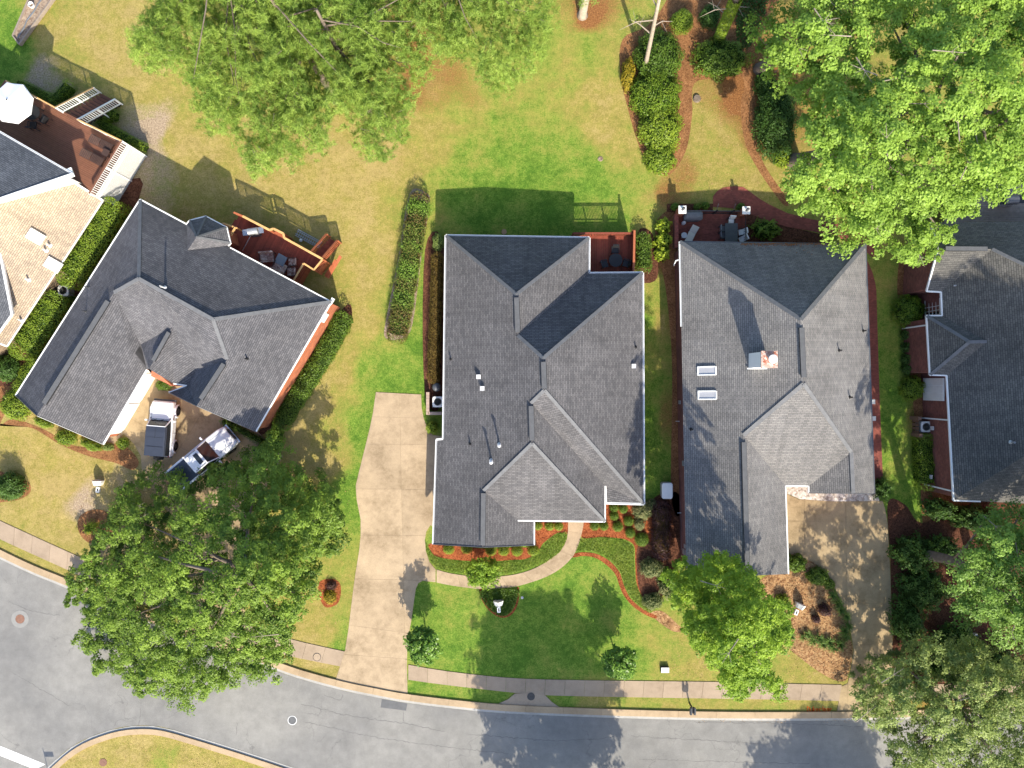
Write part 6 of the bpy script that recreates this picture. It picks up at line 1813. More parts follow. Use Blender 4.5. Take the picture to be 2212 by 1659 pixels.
# ---- hedges and shrubs
def hedge(label, pts, wpx, h, mt, core='core', leaf=.10, dens=260, name='hedge', cat='hedge', group=None, tint=.5, rough=.10, wavy=0.0, round_=.5, patch=None):
    line = [P(u, v, h * .8) for u, v in smooth_line(pts, 4)]
    line = [Vector((p.x, p.y, 0)) for p in line]
    w = wpx / PX
    root = thing(name, label, cat, line[len(line) // 2], 0, group)
    # core
    secs = []
    for i, p in enumerate(line):
        d = (line[min(i + 1, len(line) - 1)] - line[max(0, i - 1)]).normalized(); s = Vector((d.y, -d.x, 0))
        hw = w / 2 - .09; hh = h - .10
        if i in (0, len(line) - 1): hw *= .8
        secs.append([p + s * a + Vector((0, 0, z)) for a, z in ((-hw, 0), (hw, 0), (hw, hh * .72), (hw * .8, hh * .93), (hw*.3, hh), (-hw*.3, hh), (-hw * .8, hh * .93), (-hw, hh * .72))])
    MB().loft(secs).build('core', M[core], root)
    seg = np.array([(p.x, p.y) for p in line]); dl = np.linalg.norm(np.diff(seg, axis=0), axis=1); cum = np.concatenate([[0], np.cumsum(dl)]); Ln = cum[-1]
    n = int((Ln + w) * (w + 1.4 * h) * dens)
    s = RN.uniform(-w * .42, Ln + w * .42, n); sc = np.clip(s, 0, Ln - 1e-6); i = np.clip(np.searchsorted(cum, sc, 'right') - 1, 0, len(dl) - 1)
    d = (seg[i + 1] - seg[i]) / dl[i][:, None]; sd = np.stack([d[:, 1], -d[:, 0]], 1)
    ext = np.abs(s - sc); hwm = np.sqrt(np.maximum(.05, 1 - (ext / (w * .45)) ** 2)) * w / 2
    base = seg[i] + d * (s - cum[i])[:, None]
    top = RN.uniform(size=n) < w / (w + 1.4 * h)
    t = np.where(top, RN.uniform(-1, 1, n), np.sign(RN.normal(size=n)))
    z = np.where(top, h * (1 - .22 * np.abs(t) ** 4), h * RN.uniform(.05, .85, n))
    lump = .06 * np.sin(base[:, 0] * 5.1 + base[:, 1] * 3.3) + .05 * np.sin(base[:, 0] * 9.7 - base[:, 1] * 8.2 + t * 4) + wavy * np.sin(s * 2.3)
    z = z + np.where(top, lump, 0); hw2 = hwm * (1 + np.where(top, 0, lump))
    pos = np.stack([base[:, 0] + sd[:, 0] * t * hw2, base[:, 1] + sd[:, 1] * t * hw2, z], 1) + RN.normal(0, rough * .5, (n, 3))
    nr = np.stack([sd[:, 0] * t * np.where(top, .5, 1), sd[:, 1] * t * np.where(top, .5, 1), np.where(top, 1.0, .35)], 1)
    nr = norm_(nr + RN.normal(0, .45, (n, 3)))
    tn = tint + RN.normal(0, .16, n) + lump * 1.6
    if patch is not None: tn = tn + patch * np.sin(s * 1.7 + np.sin(s * .9) * 2) + RN.normal(0, .12, n)
    leaf_obj('foliage', pos, nr, leaf * RN.uniform(.7, 1.35, n), tn, M[mt], root, .55)
    return root

def shrub(label, u, v, rx, ry, h, mt, core='core', leaf=.10, dens=230, name='shrub', cat='shrub', group=None, tint=.5, rz=0.0, lumps=.12, coreon=True):
    c = P(u, v, h * .55); c = Vector((c.x, c.y, 0)); a, b = rx / PX, ry / PX
    t = thing(name, label, cat, c, 0, group)
    if coreon:
        k = .82 if min(a, b) > .5 else .72
        mb = MB(); prof = [(.75, 0), (1.0, .3), (.95, .6), (.65, .86), (.25, .98), (.001, 1.0)]
        mb.lathe((0, 0, 0), [(r, z * h * k) for r, z in prof], 14, a * k, b * k)
        mb.v = [(x * math.cos(rz) - y * math.sin(rz) + c.x, x * math.sin(rz) + y * math.cos(rz) + c.y, z) for x, y, z in mb.v]
        mb.build('core', M[core], t, smooth=True)
    n = int(2.2 * math.pi * ((a + b) / 2) * ((a + b) / 4 + h * .6) * dens) + 60
    d = norm_(RN.normal(size=(n, 3))); d[:, 2] = np.abs(d[:, 2])
    ph = RN.uniform(0, 6, 4); l = 1 + lumps * (np.sin(d[:, 0] * 6 + ph[0]) * np.sin(d[:, 1] * 6 + ph[1]) + .6 * np.sin(d[:, 0] * 11 + ph[2] + d[:, 2] * 9) * np.sin(d[:, 1] * 12 + ph[3]))
    f = RN.uniform(.82, 1.03, n) * l
    x, y, z = d[:, 0] * a * f, d[:, 1] * b * f, np.abs(d[:, 2]) ** .8 * h * f + .03
    pos = np.stack([x * math.cos(rz) - y * math.sin(rz) + c.x, x * math.sin(rz) + y * math.cos(rz) + c.y, z], 1)
    nr = norm_(d + RN.normal(0, .5, (n, 3)) + np.array([0, 0, .35]))
    leaf_obj('foliage', pos, nr, leaf * RN.uniform(.7, 1.35, n), tint + RN.normal(0, .15, n) + (l - 1) * 1.3, M[mt], t, .58)
    return t

def carpet(name, label, poly, n, h, mt, leaf=.09, tint=.5, smooth=True, aspect=.35, up=.8, kind='stuff'):
    if smooth: poly = smooth_line(poly, 4, True)
    us = [p[0] for p in poly]; vs = [p[1] for p in poly]
    u = RN.uniform(min(us), max(us), n * 3); v = RN.uniform(min(vs), max(vs), n * 3); m = inside(poly, u, v); u, v = u[m][:n], v[m][:n]
    z = RN.uniform(.02, h, len(u)); X = (u - 1106) / PX; Y = (829.5 - v) / PX
    nr = norm_(RN.normal(0, .6, (len(u), 3)) + np.array([0, 0, up]))
    tn = tint + RN.normal(0, .16, len(u)) + .18 * np.sin(X * 1.9) * np.sin(Y * 2.3)
    o = leaf_obj(name, np.stack([X, Y, z], 1), nr, leaf * RN.uniform(.6, 1.4, len(u)), tn, M[mt], None, aspect)
    return tag(o, label, None, None, kind)

def strap_proto(name='strappy_clump', h=.42, n=70, mt='lf_grass', w=.022, cat='plant'):
    me_v = []; me_f = []; tn = []
    for k in range(n):
        a = RN.uniform(0, 6.283); r = RN.uniform(.15, .5); hh = h * RN.uniform(.6, 1.0); d = np.array([math.cos(a), math.sin(a), 0]); s = np.array([-d[1], d[0], 0]) * w
        b = d * RN.uniform(0, .07); q = [b, b + d * r * .45 + [0, 0, hh], b + d * r * .85 + [0, 0, hh * .8], b + d * r * 1.15 + [0, 0, hh * .35]]
        i = len(me_v)
        for j, x in enumerate(q):
            ww = 1 - j * .28; me_v += [x - s * ww, x + s * ww]
        for j in range(3): me_f.append([i + 2 * j, i + 2 * j + 1, i + 2 * j + 3, i + 2 * j + 2])
        tn += [RN.uniform(.1, .95)] * 8
    return np_mesh(name, np.array(me_v), np.array(me_f), np.array(tn))

# ================================================================ the trees
outline_tree('oak_tree', 'large dark green oak spreading over the left driveway mouth and the street', (532,1185),
    [(148,1265),(200,1180),(245,1130),(250,1060),(300,1012),(375,1012),(400,1042),(440,1010),(500,985),(560,975),(583,935),(610,955),(622,1000),(690,1030),(738,1090),(742,1150),(715,1200),(690,1240),(690,1290),(640,1345),(655,1390),(620,1415),(588,1440),(565,1495),(530,1475),(480,1478),(400,1525),(370,1485),(300,1498),(270,1445),(205,1445),(172,1380),(192,1330),(142,1300)],
    (525,1255), 12.5, 1.2, 'lf_oak', .16, 1.05, 23, 480, .42, gap=.06, twigs=6, nlimb=16, layers=2, pw=.7, clear=((335,862,392,985),(462,922,512,972)))
outline_tree('broadleaf_tree', 'big bright green tree whose grey trunk shows at the edge of the back lawn', (1716,350),
    [(1702,205),(1760,150),(1850,150),(1950,165),(2012,215),(2035,330),(2020,430),(2060,505),(2030,550),(1960,570),(1900,555),(1870,520),(1815,525),(1788,485),(1722,440),(1702,400),(1735,365),(1795,325),(1742,290),(1722,250)],
    (1900,310), 16, 8.5, 'lf_bright', .19, 1.25, 32, 560, .55, 'bark', gap=.12, twigs=10, nlimb=12, tint0=.72, layers=2)
outline_tree('broadleaf_tree', 'bright green tree at the top edge overhanging the back shrub beds', (1640,150),
    [(1622,65),(1680,25),(1750,-40),(1900,-70),(1905,120),(1850,160),(1780,172),(1740,165),(1690,185),(1625,172),(1612,115)],
    (1780,60), 14.5, 8.0, 'lf_bright', .19, 1.25, 32, 560, .4, 'bark', tint0=.72, gap=.13, twigs=6, nlimb=9)
outline_tree('broadleaf_tree', 'bright green tree filling the top right corner beside the weathered deck', (1890,370),
    [(1905,-70),(2330,-70),(2330,380),(2212,400),(2150,418),(2090,455),(2055,490),(2030,470),(2045,330),(2018,200),(1910,130)],
    (2110,190), 16, 8.5, 'lf_bright', .19, 1.25, 32, 560, .5, 'bark', tint0=.72, gap=.13, twigs=7, nlimb=10)
outline_tree('elm_tree', 'fresh lime green tree leaning over the front corner of the right house', (1545,1272),
    [(1425,1242),(1450,1215),(1482,1208),(1500,1225),(1525,1205),(1562,1195),(1612,1212),(1635,1245),(1640,1285),(1690,1300),(1715,1325),(1700,1352),(1712,1385),(1670,1410),(1655,1432),(1680,1470),(1700,1512),(1672,1502),(1640,1478),(1600,1505),(1565,1490),(1560,1455),(1538,1440),(1520,1400),(1490,1400),(1478,1350),(1492,1315),(1455,1305),(1462,1275),(1430,1265)],
    (1625,1375), 13.8, 5.0, 'lf_lime', .14, .72, 15, 340, .28, gap=.06, layers=3, twigs=4)
outline_tree('live_oak_tree', 'grey green small leaved oak over the kerb at the lower right corner', (1990,1490),
    [(1838,1482),(1862,1430),(1905,1405),(1930,1372),(2000,1372),(2080,1392),(2150,1402),(2230,1420),(2320,1500),(2320,1740),(1975,1740),(1935,1655),(1895,1592),(1872,1562),(1850,1530)],
    (2110,1570), 9.0, 4.5, 'lf_grey', .15, .95, 22, 360, .4, gap=.13, layers=2, twigs=8)
outline_tree('broadleaf_tree', 'mid green tree with rounded clumps beside the right hand house corner', (1985,1195),
    [(2035,1282),(2062,1230),(2110,1140),(2155,1095),(2230,1085),(2320,1100),(2320,1400),(2230,1400),(2180,1392),(2130,1382),(2082,1345),(2045,1325)],
    (2180,1250), 12.0, 7.0, 'lf_mid', .17, 1.2, 28, 480, .4, gap=.04, tint0=.6, twigs=4)
for (gu, gv, Rm, z0, z1, lb) in [(1262,1835,6.3,4.5,14.0,'tree across the street that shades the front lawn of the middle house'),(1850,1975,5.0,3.5,11.0,'tree across the street that shades the road at lower right'),
                                 (2110,1262,5.4,11.0,21.0,'tall tree beyond the right edge that shades the right hand house front'),(2240,1205,5.2,11.0,21.0,'tree beyond the right edge that shades the right hand house roof')]:
    round_tree('broadleaf_tree', lb, gu, gv, Rm, z0, z1, 'lf_oak', .28, 1.35, 270, 230, .35)

# pines at the back, their tops beyond the upper edge
pine('tall loose pine at the left of the pine group, over the dry lawn', (640,132), [(285,75),(330,20),(400,-60),(560,-80),(620,60),(600,200),(640,300),(565,372),(525,365),(530,290),(450,275),(422,205),(400,125),(335,150),(292,130)], 7, 13.5, 8.8, 40, (-1.0,1.2), 14.5)
pine('dense pine in the middle of the pine group with straw showing at its foot', (726,215), [(560,-80),(790,-80),(820,80),(780,200),(720,240),(690,330),(630,350),(618,260),(580,120)], 6.5, 13, 8.2, 40, (-.8,1), 14)
pine('pine whose low boughs hang over the straw at the lawn edge', (800,240), [(780,-80),(960,-80),(1000,60),(982,120),(925,140),(885,220),(870,290),(850,345),(800,335),(760,280),(745,200)], 6, 12.5, 8.8, 40, (-.6,1.0), 13.5, keep=.93)
pine('pine with a grey trunk at the top edge right of the pine group', (975,62), [(960,-80),(1180,-80),(1190,60),(1172,110),(1110,182),(1060,190),(1000,135),(968,60)], 6, 12, 9.5, 40, (0,.8), 13.5, keep=.9)
pine('bare footed pine at the top edge of the green back lawn', (1258,33), [(1200,-20),(1180,-200),(1230,-420),(1400,-430),(1460,-200),(1420,-50),(1330,8),(1240,0)], 12, 18, 20, 34, (0.2,1.0), 18.5, .30, 'bark_pale', keep=.7)

# bare leaning trunk and the ivy trunk by the back shrubs
def bare_trunk(name, label, base, top, ztop, r0, mt, ivy=False):
    b = P(*base, 0); tp = P(*top, ztop); t = thing(name, label, 'tree', b)
    tr = MB().tube([b - Vector((0,0,.1)), lerp(b,tp,.03), lerp(b,tp,.35), lerp(b,tp,.7), tp], [r0*1.25, r0, r0*.9, r0*.75, r0*.5], 12).build('trunk', M[mt], t, smooth=True)
    for f, a, L in ((.45,2.6,2.2),(.62,3.4,2.8),(.75,2.2,2.4),(.55,.4,1.2),(.85,3.0,2.6)):
        s = lerp(b,tp,f); d = Vector((math.cos(a),math.sin(a),.25))
        mb = MB(); mb.tube([s, s+d*L*.5+Vector((0,0,.1)), s+d*L+Vector((.2,-.3,0))],[.05,.035,.008],5); mb.tube([s+d*L*.5, s+d*L*.5+Vector((d.y,-d.x,.1))*.8],[.025,.006],4); mb.build('limb', M['twig'], t)
    z1 = round_c = None
    # high crown beyond the picture edge
    n = 45; d = norm_(RN.normal(size=(n,3))); cen = np.array(tuple(tp)) + np.array([.4,1.6,1.0]) + d*np.array([2.4,2.4,2.0])*RN.uniform(.3,1,(n,1))
    pos,nrm,sz,tt = clump_leaves(cen, .8*RN.uniform(.7,1.2,n), 90, .2, .5+RN.normal(0,.12,n)); leaf_obj('crown', pos, nrm, sz, tt, M['lf_oak'], t)
    if ivy:
        k = 5200; f = RN.uniform(.0,.8,k); a = RN.uniform(0,6.283,k); rr = r0*(1.15+.25*RN.uniform(size=k)); bb = np.array(tuple(b)); dd = np.array(tuple(tp))-bb
        pos = bb+f[:,None]*dd+np.stack([np.cos(a)*rr,np.sin(a)*rr,np.zeros(k)],1); nr = norm_(np.stack([np.cos(a),np.sin(a),.35*np.ones(k)],1)+RN.normal(0,.35,(k,3)))
        leaf_obj('ivy', pos, nr, .12*RN.uniform(.7,1.3,k), .6+RN.normal(0,.2,k), M['lf_hedge'], t)
    return t
bare_trunk('bare_tree', 'slim pale leaning trunk rising from the back shrubs', (1393,147), (1432,-40), 13.5, .17, 'bark_pale')
bare_trunk('ivy_tree', 'thick ivy clad trunk at the top edge right of the round bush', (1553,82), (1602,-30), 9.5, .33, 'bark', True)

# small ornamental trees
def small_tree(label, gu, gv, Rm, zlo, zhi, mt, leaf=.16, n=46, rc=.42, nl=90, name='ornamental_tree', group=None):
    return round_tree(name, label, gu, gv, Rm, zlo, zhi, mt, leaf, rc, n, nl, .055, group, nlimb=6)
small_tree('small round dark leaved tree on the lawn beside the driveway', 921,1369,1.45,1.0,3.9,'lf_deep',.20,80,.44,80)
small_tree('small round dark leaved tree on the lawn close to the front sidewalk', 1327,1406,1.40,1.0,3.6,'lf_deep',.20,76,.44,80)
small_tree('feathery lime green little tree beside the curved front walk', 1044,1222,1.35,.8,2.8,'lf_lime',.14,80,.42,90)

# ---- hedges
hedge('long tapering hedge of mixed green and reddish leaves between the left and middle houses', [(905,433),(893,500),(880,580),(869,650),(856,722)], 42, 1.15, 'lf_red', 'core', .12, 230, tint=.62, patch=.34, wavy=.04, rough=.13)
hedge('narrow bronze clipped hedge along the west wall of the middle house', [(944,556),(942,640),(938,740),(936,818)], 24, 1.0, 'lf_brown', 'core_brown', .08, 330, tint=.5)
hedge('thick light green hedge beside the tan roof, nearer the deck', [(238,452),(215,495),(185,545),(150,595)], 56, 2.0, 'lf_hedge', leaf=.11, dens=250, tint=.62)
hedge('thick light green hedge beside the tan roof, below the air conditioner', [(112,655),(92,690),(68,725),(48,748)], 60, 1.9, 'lf_hedge', leaf=.11, dens=250, tint=.55)
hedge('low clipped hedge along the west eave of the left house', [(90,748),(70,785),(45,830),(30,858)], 30, .8, 'lf_hedge', leaf=.09, dens=280, tint=.6)
hedge('low dark hedge below the west eave of the left house', [(155,640),(135,672),(115,705)], 16, .6, 'lf_hedge_dk', leaf=.08, dens=280)
hedge('dark green hedge along the orange east wall of the left house', [(738,690),(715,735),(680,795),(640,855),(606,912)], 38, 1.1, 'lf_hedge_dk', leaf=.11, dens=260, tint=.6)
hedge('clipped bright hedge below the high deck, left of its stairs', [(38,178),(65,190),(92,203),(112,214)], 17, 1.0, 'lf_hedge', leaf=.06, dens=420, tint=.42)
hedge('short clipped hedge returning beside the left stair rail of the high deck', [(117,212),(132,198),(145,182)], 22, 1.0, 'lf_hedge', leaf=.06, dens=420, tint=.42)
hedge('clipped hedge below the high deck, right of its stairs', [(212,262),(235,277),(265,295),(308,317)], 20, 1.0, 'lf_hedge', leaf=.06, dens=420, tint=.6)
hedge('short clipped hedge returning beside the right stair rail of the high deck', [(214,258),(228,246),(245,246)], 22, 1.0, 'lf_hedge', leaf=.06, dens=420, tint=.5)
hedge('dark purple brown hedge between the middle and right houses', [(1430,1098),(1431,1130),(1430,1160),(1430,1194)], 36, 1.0, 'lf_plum', 'core_brown', .10, 260, tint=.45)
hedge('green hedge under the shaded brick wall beside the right hand air conditioner', [(2000,952),(2001,985),(2003,1015),(2004,1044)], 36, 1.2, 'lf_hedge', leaf=.09, dens=300, tint=.35)
hedge('dark low hedge along the garage end of the left house court', [(480,910),(510,925),(545,945),(570,958)], 14, .7, 'lf_hedge_dk', leaf=.08, dens=280)
hedge('dense bright hedge beside the small red deck', [(1390,515),(1391,540),(1393,575)], 30, 1.1, 'lf_hedge_dk', leaf=.11, dens=260, tint=.62)
# back island of shrubs
shrub('tall dark green shrub mass round the leaning pale trunk', 1424,118,52,58,1.9,'lf_hedge_dk','core',.13,190,tint=.5)
shrub('broad mixed green shrub in the middle of the back island', 1418,200,58,56,1.8,'lf_hedge','core',.13,190,tint=.35)
shrub('leafy green shrub low in the back island', 1428,275,48,56,1.6,'lf_hedge','core',.13,200,tint=.75)
shrub('rounded green shrub at the lower tip of the back island', 1427,340,36,34,1.3,'lf_hedge','core',.12,200,tint=.6)
shrub('golden yellow shrub on the lawn side of the back island', 1358,158,15,36,1.1,'lf_gold','core',.11,260,tint=.55)
shrub('ball shaped clipped green bush near the ivy clad trunk', 1475,42,25,25,1.5,'lf_hedge','core',.09,330,tint=.55,lumps=.04)
shrub('dark round bush between the ball bush and the ivy clad trunk', 1536,32,24,26,1.3,'lf_dark','core',.10,220)
shrub('spreading green bush at the foot of the ivy clad trunk', 1560,122,62,44,1.2,'lf_hedge_dk','core',.14,170,tint=.7,lumps=.2)
shrub('big dark shrub in deep shade beside the bright tree trunk', 1680,255,46,86,2.0,'lf_dark','core',.13,150,tint=.45)
shrub('small green tuft in straw at the edge of the dark shrub', 1655,180,24,30,1.0,'lf_dark','core',.12,200)
shrub('low golden green plants on the straw under the bright tree', 1690,335,22,26,.7,'lf_yellow','core',.12,170,tint=.3)
# around the houses
shrub('grey green bush at the north west corner of the middle house', 946,522,13,20,1.2,'lf_grey','core',.08,320)
shrub('small yellowish bush between driveway and brick screen', 932,924,13,14,1.0,'lf_hedge','core',.08,330,tint=.7)
shrub('dark bush in the shade at the left edge between the two left houses', 8,795,26,30,1.6,'lf_dark','core',.12,230)
shrub('spreading light green shrub at the west corner of the left house', 30,875,34,34,1.2,'lf_hedge','core',.11,250,tint=.6)
shrub('low green shrub creeping along the garage gable, nearest the corner', 92,912,22,11,.6,'lf_hedge','core',.09,300,tint=.45,rz=-.35)
shrub('rounded green shrub under the garage gable of the left house', 140,944,23,19,.8,'lf_hedge','core',.09,300,tint=.45)
shrub('long low green shrub under the garage gable of the left house', 195,960,27,13,.7,'lf_hedge','core',.09,300,tint=.42,rz=-.4)
shrub('pale small shrub by the garage corner of the left house', 232,966,12,9,.6,'lf_grey','core',.08,300)
shrub('tuft of green beside the curved edge of the left driveway court', 263,958,13,13,.7,'lf_hedge','core',.08,320,tint=.55)
shrub('dark spreading shrub in a straw ring at the left edge', 14,1052,30,30,1.7,'lf_dark','core',.13,260,tint=.65)
shrub('green shrub tucked in the porch corner of the left house', 352,831,17,13,.9,'lf_hedge_dk','core',.09,320,tint=.6)
shrub('weedy green sapling between the left hedge and the oak', 592,950,18,30,1.8,'lf_oak','core',.15,160,tint=.7)
for i, (u, v, r) in enumerate([(1433,487,17),(1432,520,19),(1431,548,16)]):
    shrub('large leaved yellow green shrub by the patio wall, %s of the column' % ('topmost','middle','lowest')[i], u, v, r, r, 1.1, 'lf_yellow', 'core', .20, 85, group='yellow green shrubs by the patio wall', tint=.5, lumps=.2)
for i, (u, v, r) in enumerate([(1459,446,9),(1507,446,8),(1525,444,9),(1601,446,9)]):
    shrub('small green plant behind the patio railing, %s from the left' % ('first','second','third','fourth')[i], u, v, r, r*.9, .7, 'lf_hedge_dk', 'core', .10, 300, group='plants behind the patio railing', tint=.6)
shrub('upright leafy plant east of the patio in the shaded bed', 1657,495,30,22,1.1,'lf_hedge_dk','core',.16,150,tint=.75,lumps=.3)
shrub('rounded green bush in front of the brick wall window', 1968,670,32,35,1.9,'lf_hedge','core',.10,260,tint=.2)
for i, (u, v) in enumerate([(1961,722),(1962,750),(1962,775),(1962,797)]):
    shrub('dark clipped bush against the right hand brick wall, %s from the top' % ('first','second','third','fourth')[i], u, v, 14, 13, .9, 'lf_dark', 'core', .08, 300, group='dark bushes on the right hand wall')
shrub('yellow green bush below the dark bushes on the right hand wall', 1974,839,25,28,1.3,'lf_hedge','core',.10,260,tint=.45)
shrub('dark feathery shrub at the south east corner of the right house', 1908,1056,17,22,1.3,'lf_dark','core',.14,200,tint=.6,lumps=.3)
for u, v, a, b, lb in [(2033,1100,28,22,'dark shaded shrub at the corner of the right hand house'),(1978,1198,46,40,'dark shaded bush nearest the right driveway'),(2042,1190,34,30,'dark shaded bush below the right hand house corner'),
                       (2000,1275,52,46,'large dark shaded bush halfway down the right straw bed'),(1965,1345,34,50,'dark shaded bush beside the lower right driveway edge'),(2110,1120,60,26,'dark bush along the front of the right hand house'),(2075,1390,50,36,'dark undergrowth bush between the two right hand trees'),(2060,1450,60,26,'added dark undergrowth standing in for shade under the grey green oak, left patch'),(2160,1440,60,30,'added dark undergrowth standing in for shade under the grey green oak, right patch')]:
    shrub(lb, u, v, a, b, 2.0, 'lf_dark', 'core', .16, 120, tint=.55, lumps=.25)  # both undergrowth patches under the oak are added to darken its interior
# clipped boxwoods
ordn = ['first','second','third','fourth','fifth','sixth','seventh','eighth','ninth','tenth','eleventh','twelfth']
for i, (u, v) in enumerate([(969,1187),(1008,1186),(1060,1190),(1088,1190),(1117,1191),(1152,1190)]):
    shrub('clipped boxwood below the garage gable, %s from the left' % ordn[i], u, v, 13, 12, .62, 'lf_hedge', 'core', .055, 560, 'boxwood', 'boxwood', 'boxwoods below the garage gable', .75, lumps=.03)
for i, (u, v) in enumerate([(1162,1136),(1187,1137),(1207,1137)]):
    shrub('clipped boxwood left of the front walk under the gutter, %s from the left' % ordn[i], u, v, 10.5, 10.5, .58, 'lf_hedge', 'core', .055, 560, 'boxwood', 'boxwood', 'boxwoods left of the front walk', .75, lumps=.03)
for i, (u, v, r) in enumerate([(1285,1136,11),(1305,1137,10.5),(1327,1097,10.5),(1347,1099.5,10.5),(1327,1115,10.5),(1335,1138,12),(1358.5,1126,12),(1362,1152,11.5),(1387,1166,16)]):
    shrub('clipped boxwood right of the front walk, %s' % ('nearest the walk','second from the walk','highest by the wall','second highest by the wall','just below the highest','beside the bare mulch','in the middle of the group','at the lower edge','largest and lowest')[i],
          u, v, r, r, .62, 'lf_hedge_dk', 'core', .055, 560, 'boxwood', 'boxwood', 'boxwoods right of the front walk', .95, lumps=.03)
shrub('golden tipped round bush among the boxwoods', 1382,1133,13,14,.7,'lf_varieg','core',.07,420,tint=.6)
shrub('large cream variegated bush at the front corner of the middle house', 1389,1104,23,20,.9,'lf_varieg','core',.09,360,tint=.55)
shrub('small variegated bush tucked behind the large cream one', 1408,1090,13,12,.7,'lf_varieg','core',.08,360,tint=.35)
shrub('variegated shrub on the dark bark bed beside the elm', 1409,1228,27,22,1.0,'lf_varieg','core',.09,330,tint=.4)
shrub('second variegated shrub at the lower tip of the dark bark bed', 1411,1300,24,18,.8,'lf_varieg','core',.09,330,tint=.35)
shrub('pale loose shrub under the elm at the bark bed', 1448,1268,26,30,1.1,'lf_varieg','core',.10,260,tint=.5,lumps=.25)
shrub('loose green shrub between the elm and the leaf litter bed',1692,1300,16,16,.8,'lf_hedge','core',.10,240,tint=.6)
shrub('low green mound at the lower left of the leaf litter bed',1697,1352,14,16,.6,'lf_hedge_dk','core',.10,240,tint=.7)
shrub('grassy green mound along the driveway side of the leaf litter bed',1793,1262,13,12,.5,'lf_hedge_dk','core',.10,260,tint=.7)
shrub('plum leaved low shrub, the larger one in the leaf litter bed', 1783,1319,14,13,.9,'lf_plum','core_brown',.09,330)
shrub('plum leaved low shrub, the smaller one in the leaf litter bed', 1764,1338,9,9,.6,'lf_plum','core_brown',.09,330)
shrub('golden flowering plants in the mulch ring beside the driveway', 712,1290,15,17,.45,'lf_gold','core',.07,420,tint=.65)
shrub('dark stems behind the golden flowers in the mulch ring', 715,1265,13,10,.4,'lf_plum','core_brown',.08,300)
shrub('green leafy bush at the top of the leaf litter bed', 1722,1218,22,20,.9,'lf_hedge_dk','core',.12,240,tint=.7)
shrub('green leafy bush at the driveway end of the leaf litter bed', 1768,1246,24,20,.8,'lf_hedge_dk','core',.12,240,tint=.6)
# strappy clumps
sp_me = [strap_proto(), strap_proto(n=55, h=.5), strap_proto(n=85, h=.38)]
for m_ in sp_me: m_.materials.append(M['lf_grass'])
RING = ['leftmost of the lower ring','second from the left in the lower ring','third from the left in the lower ring','fourth from the left in the lower ring','fifth from the left in the lower ring','at the lower right bend of the ring','low on the driveway side','halfway up the driveway side','above the middle of the driveway side','near the top of the driveway side','second highest on the driveway side','highest on the driveway side','inner row behind the leftmost','inner row, second from the left','inner row, third from the left','inner row nearest the driveway']
ring_pts = [(1706,1372),(1733,1374),(1756,1382),(1776,1391),(1797,1398),(1814,1390),(1826,1373),(1831,1350),(1827,1330),(1815,1317),(1806,1300),(1797,1285),(1742,1368),(1766,1376),(1788,1384),(1822,1360)]
for i, (u, v) in enumerate(ring_pts):
    o = link('strappy_clump', sp_me[i % 3], None, None, P(u, v, 0), (0, 0, RN.uniform(0, 6)), (1.0 + RN.uniform(-.1, .25),) * 3)
    tag(o, 'strappy green clump in the leaf litter bed, %s' % RING[i], 'plant', 'strappy clumps in the leaf litter bed')
big = strap_proto(n=110, h=.75, w=.03); big.materials.append(M['lf_yellow'])
o = link('strappy_clump', big, None, None, P(201,1137,0), (0,0,0), (1.35,1.35,1.0)); tag(o, 'bright green grassy clump in the round straw ring', 'plant')
# ground cover strips on both sides of the front walk
carpet('ground_cover', 'coarse ground cover strip between the garage bed and the curved walk', [(918,1168),(924,1180),(940,1200),(990,1213),(1050,1216),(1100,1213),(1140,1209),(1168,1186),(1190,1163),(1210,1152),(1224,1150),(1220,1172),(1205,1196),(1180,1214),(1150,1226),(1106,1239),(1040,1243),(976,1236),(943,1226),(926,1205)], 9000, .14, 'lf_turf', .10, .45)
carpet('ground_cover', 'coarse ground cover strip right of the front walk inside the mulch ribbon', [(1256,1164),(1275,1164),(1300,1162),(1330,1164),(1352,1170),(1368,1184),(1370,1215),(1374,1260),(1388,1292),(1410,1318),(1400,1322),(1382,1310),(1360,1288),(1348,1262),(1340,1236),(1318,1211),(1290,1195),(1262,1191),(1243,1192)], 8500, .14, 'lf_turf', .10, .5)
carpet('ground_cover', 'low green plants filling the small bed round the lawn marker', [(1040,1274),(1117,1272),(1117,1292),(1110,1312),(1098,1326),(1082,1330),(1062,1318),(1046,1300)], 3200, .22, 'lf_hedge_dk', .12, .5, aspect=.6)
carpet('ground_cover', 'ivy spilling over the straw beneath the top shrubs', [(1600,-20),(1660,-20),(1640,60),(1610,110),(1590,80),(1590,20)], 2500, .3, 'lf_dark', .14, .5, aspect=.7)
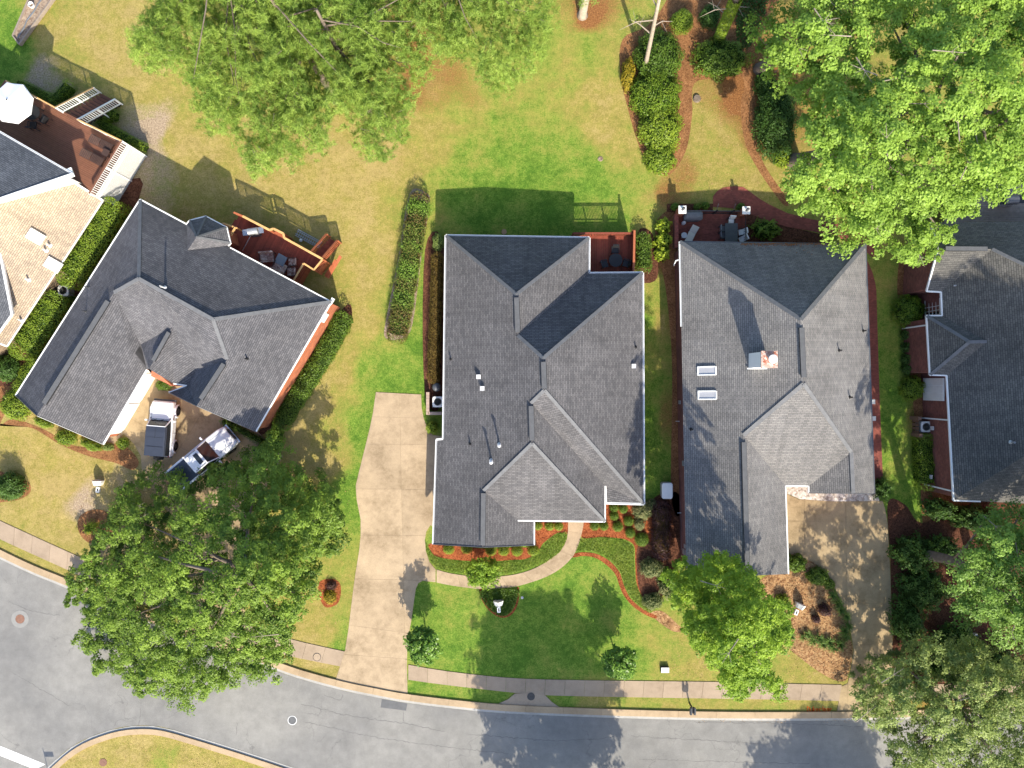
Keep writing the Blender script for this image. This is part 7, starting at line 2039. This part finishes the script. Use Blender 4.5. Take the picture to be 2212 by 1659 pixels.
carpet('fallen_leaves', 'curled dry leaves scattered over the litter bed', [(1704,1200),(1740,1197),(1800,1275),(1836,1375),(1836,1444),(1826,1470),(1760,1445),(1685,1385),(1645,1330),(1665,1240)], 2600, .05, 'lf_plum', .09, 1.4, aspect=.6)
M['dry_leaf'] = basic('dry_leaf', (0.44, 0.27, 0.13), .4, 14, .8, .2)
bpy.data.objects['fallen_leaves'].data.materials[0] = M['dry_leaf']
for lb, poly, n in (('pale dry leaves dotted over the left front lawn', [(0,930),(240,1000),(330,1080),(260,1200),(0,1110)], 420),
                    ('dry leaves and straw dotted over the lawn right of the oak', [(620,960),(760,900),(760,1380),(660,1380),(700,1200)], 420),
                    ('dry leaves dotted along the lawn below the elm', [(1420,1330),(1690,1400),(1810,1470),(1450,1465)], 500),
                    ('bits of bark and leaf dotted over the back lawn', [(480,330),(900,250),(930,450),(760,640),(560,440)], 500),
                    ('twigs and leaves dotted over the straw behind the right house', [(1480,200),(1600,180),(1690,440),(1440,440)], 520),
                    ('leaves blown over the dry corner verge', [(150,1640),(300,1580),(480,1630),(560,1659),(150,1659)], 260),
                    ('leaves and grit along the kerb under the right hand trees', [(1500,1540),(1850,1541),(1850,1562),(1500,1560)], 200)):
    o = carpet('fallen_leaves', lb, poly, n, .03, 'lf_plum', .075, smooth=False, aspect=.6)
    o.data.materials[0] = M['dry_leaf']
mb = MB(); k_ = 0
for k in range(420):
    f = random.random() ** 1.0; u = 1600 + 262 * random.random(); v = 525.5 + abs(random.gauss(0, 2.6)) + (random.random() < .12) * random.uniform(0, 26)
    x = P(u, v, 3.1); z = 3.1 + max(0, (v - 524.5)) / PX * .78 + .04
    q = P(u, v, z); a = random.uniform(0, 6.28); s = random.uniform(.03, .08)
    d = Vector((math.cos(a), math.sin(a) * .8, math.sin(a) * -.5)) * s; e = Vector((-math.sin(a), math.cos(a) * .8, -math.cos(a) * .5)) * s * .5
    mb.face([q - d, q + e, q + d, q - e])
M['rust_leaf'] = basic('rusty_needles', (0.26, 0.095, 0.03), .4, 14, .9, .1)
tag(mb.build('leaf_debris', M['rust_leaf'], merge=False), 'rusty leaf debris caught along the north eave of the right house', None, None, 'stuff')
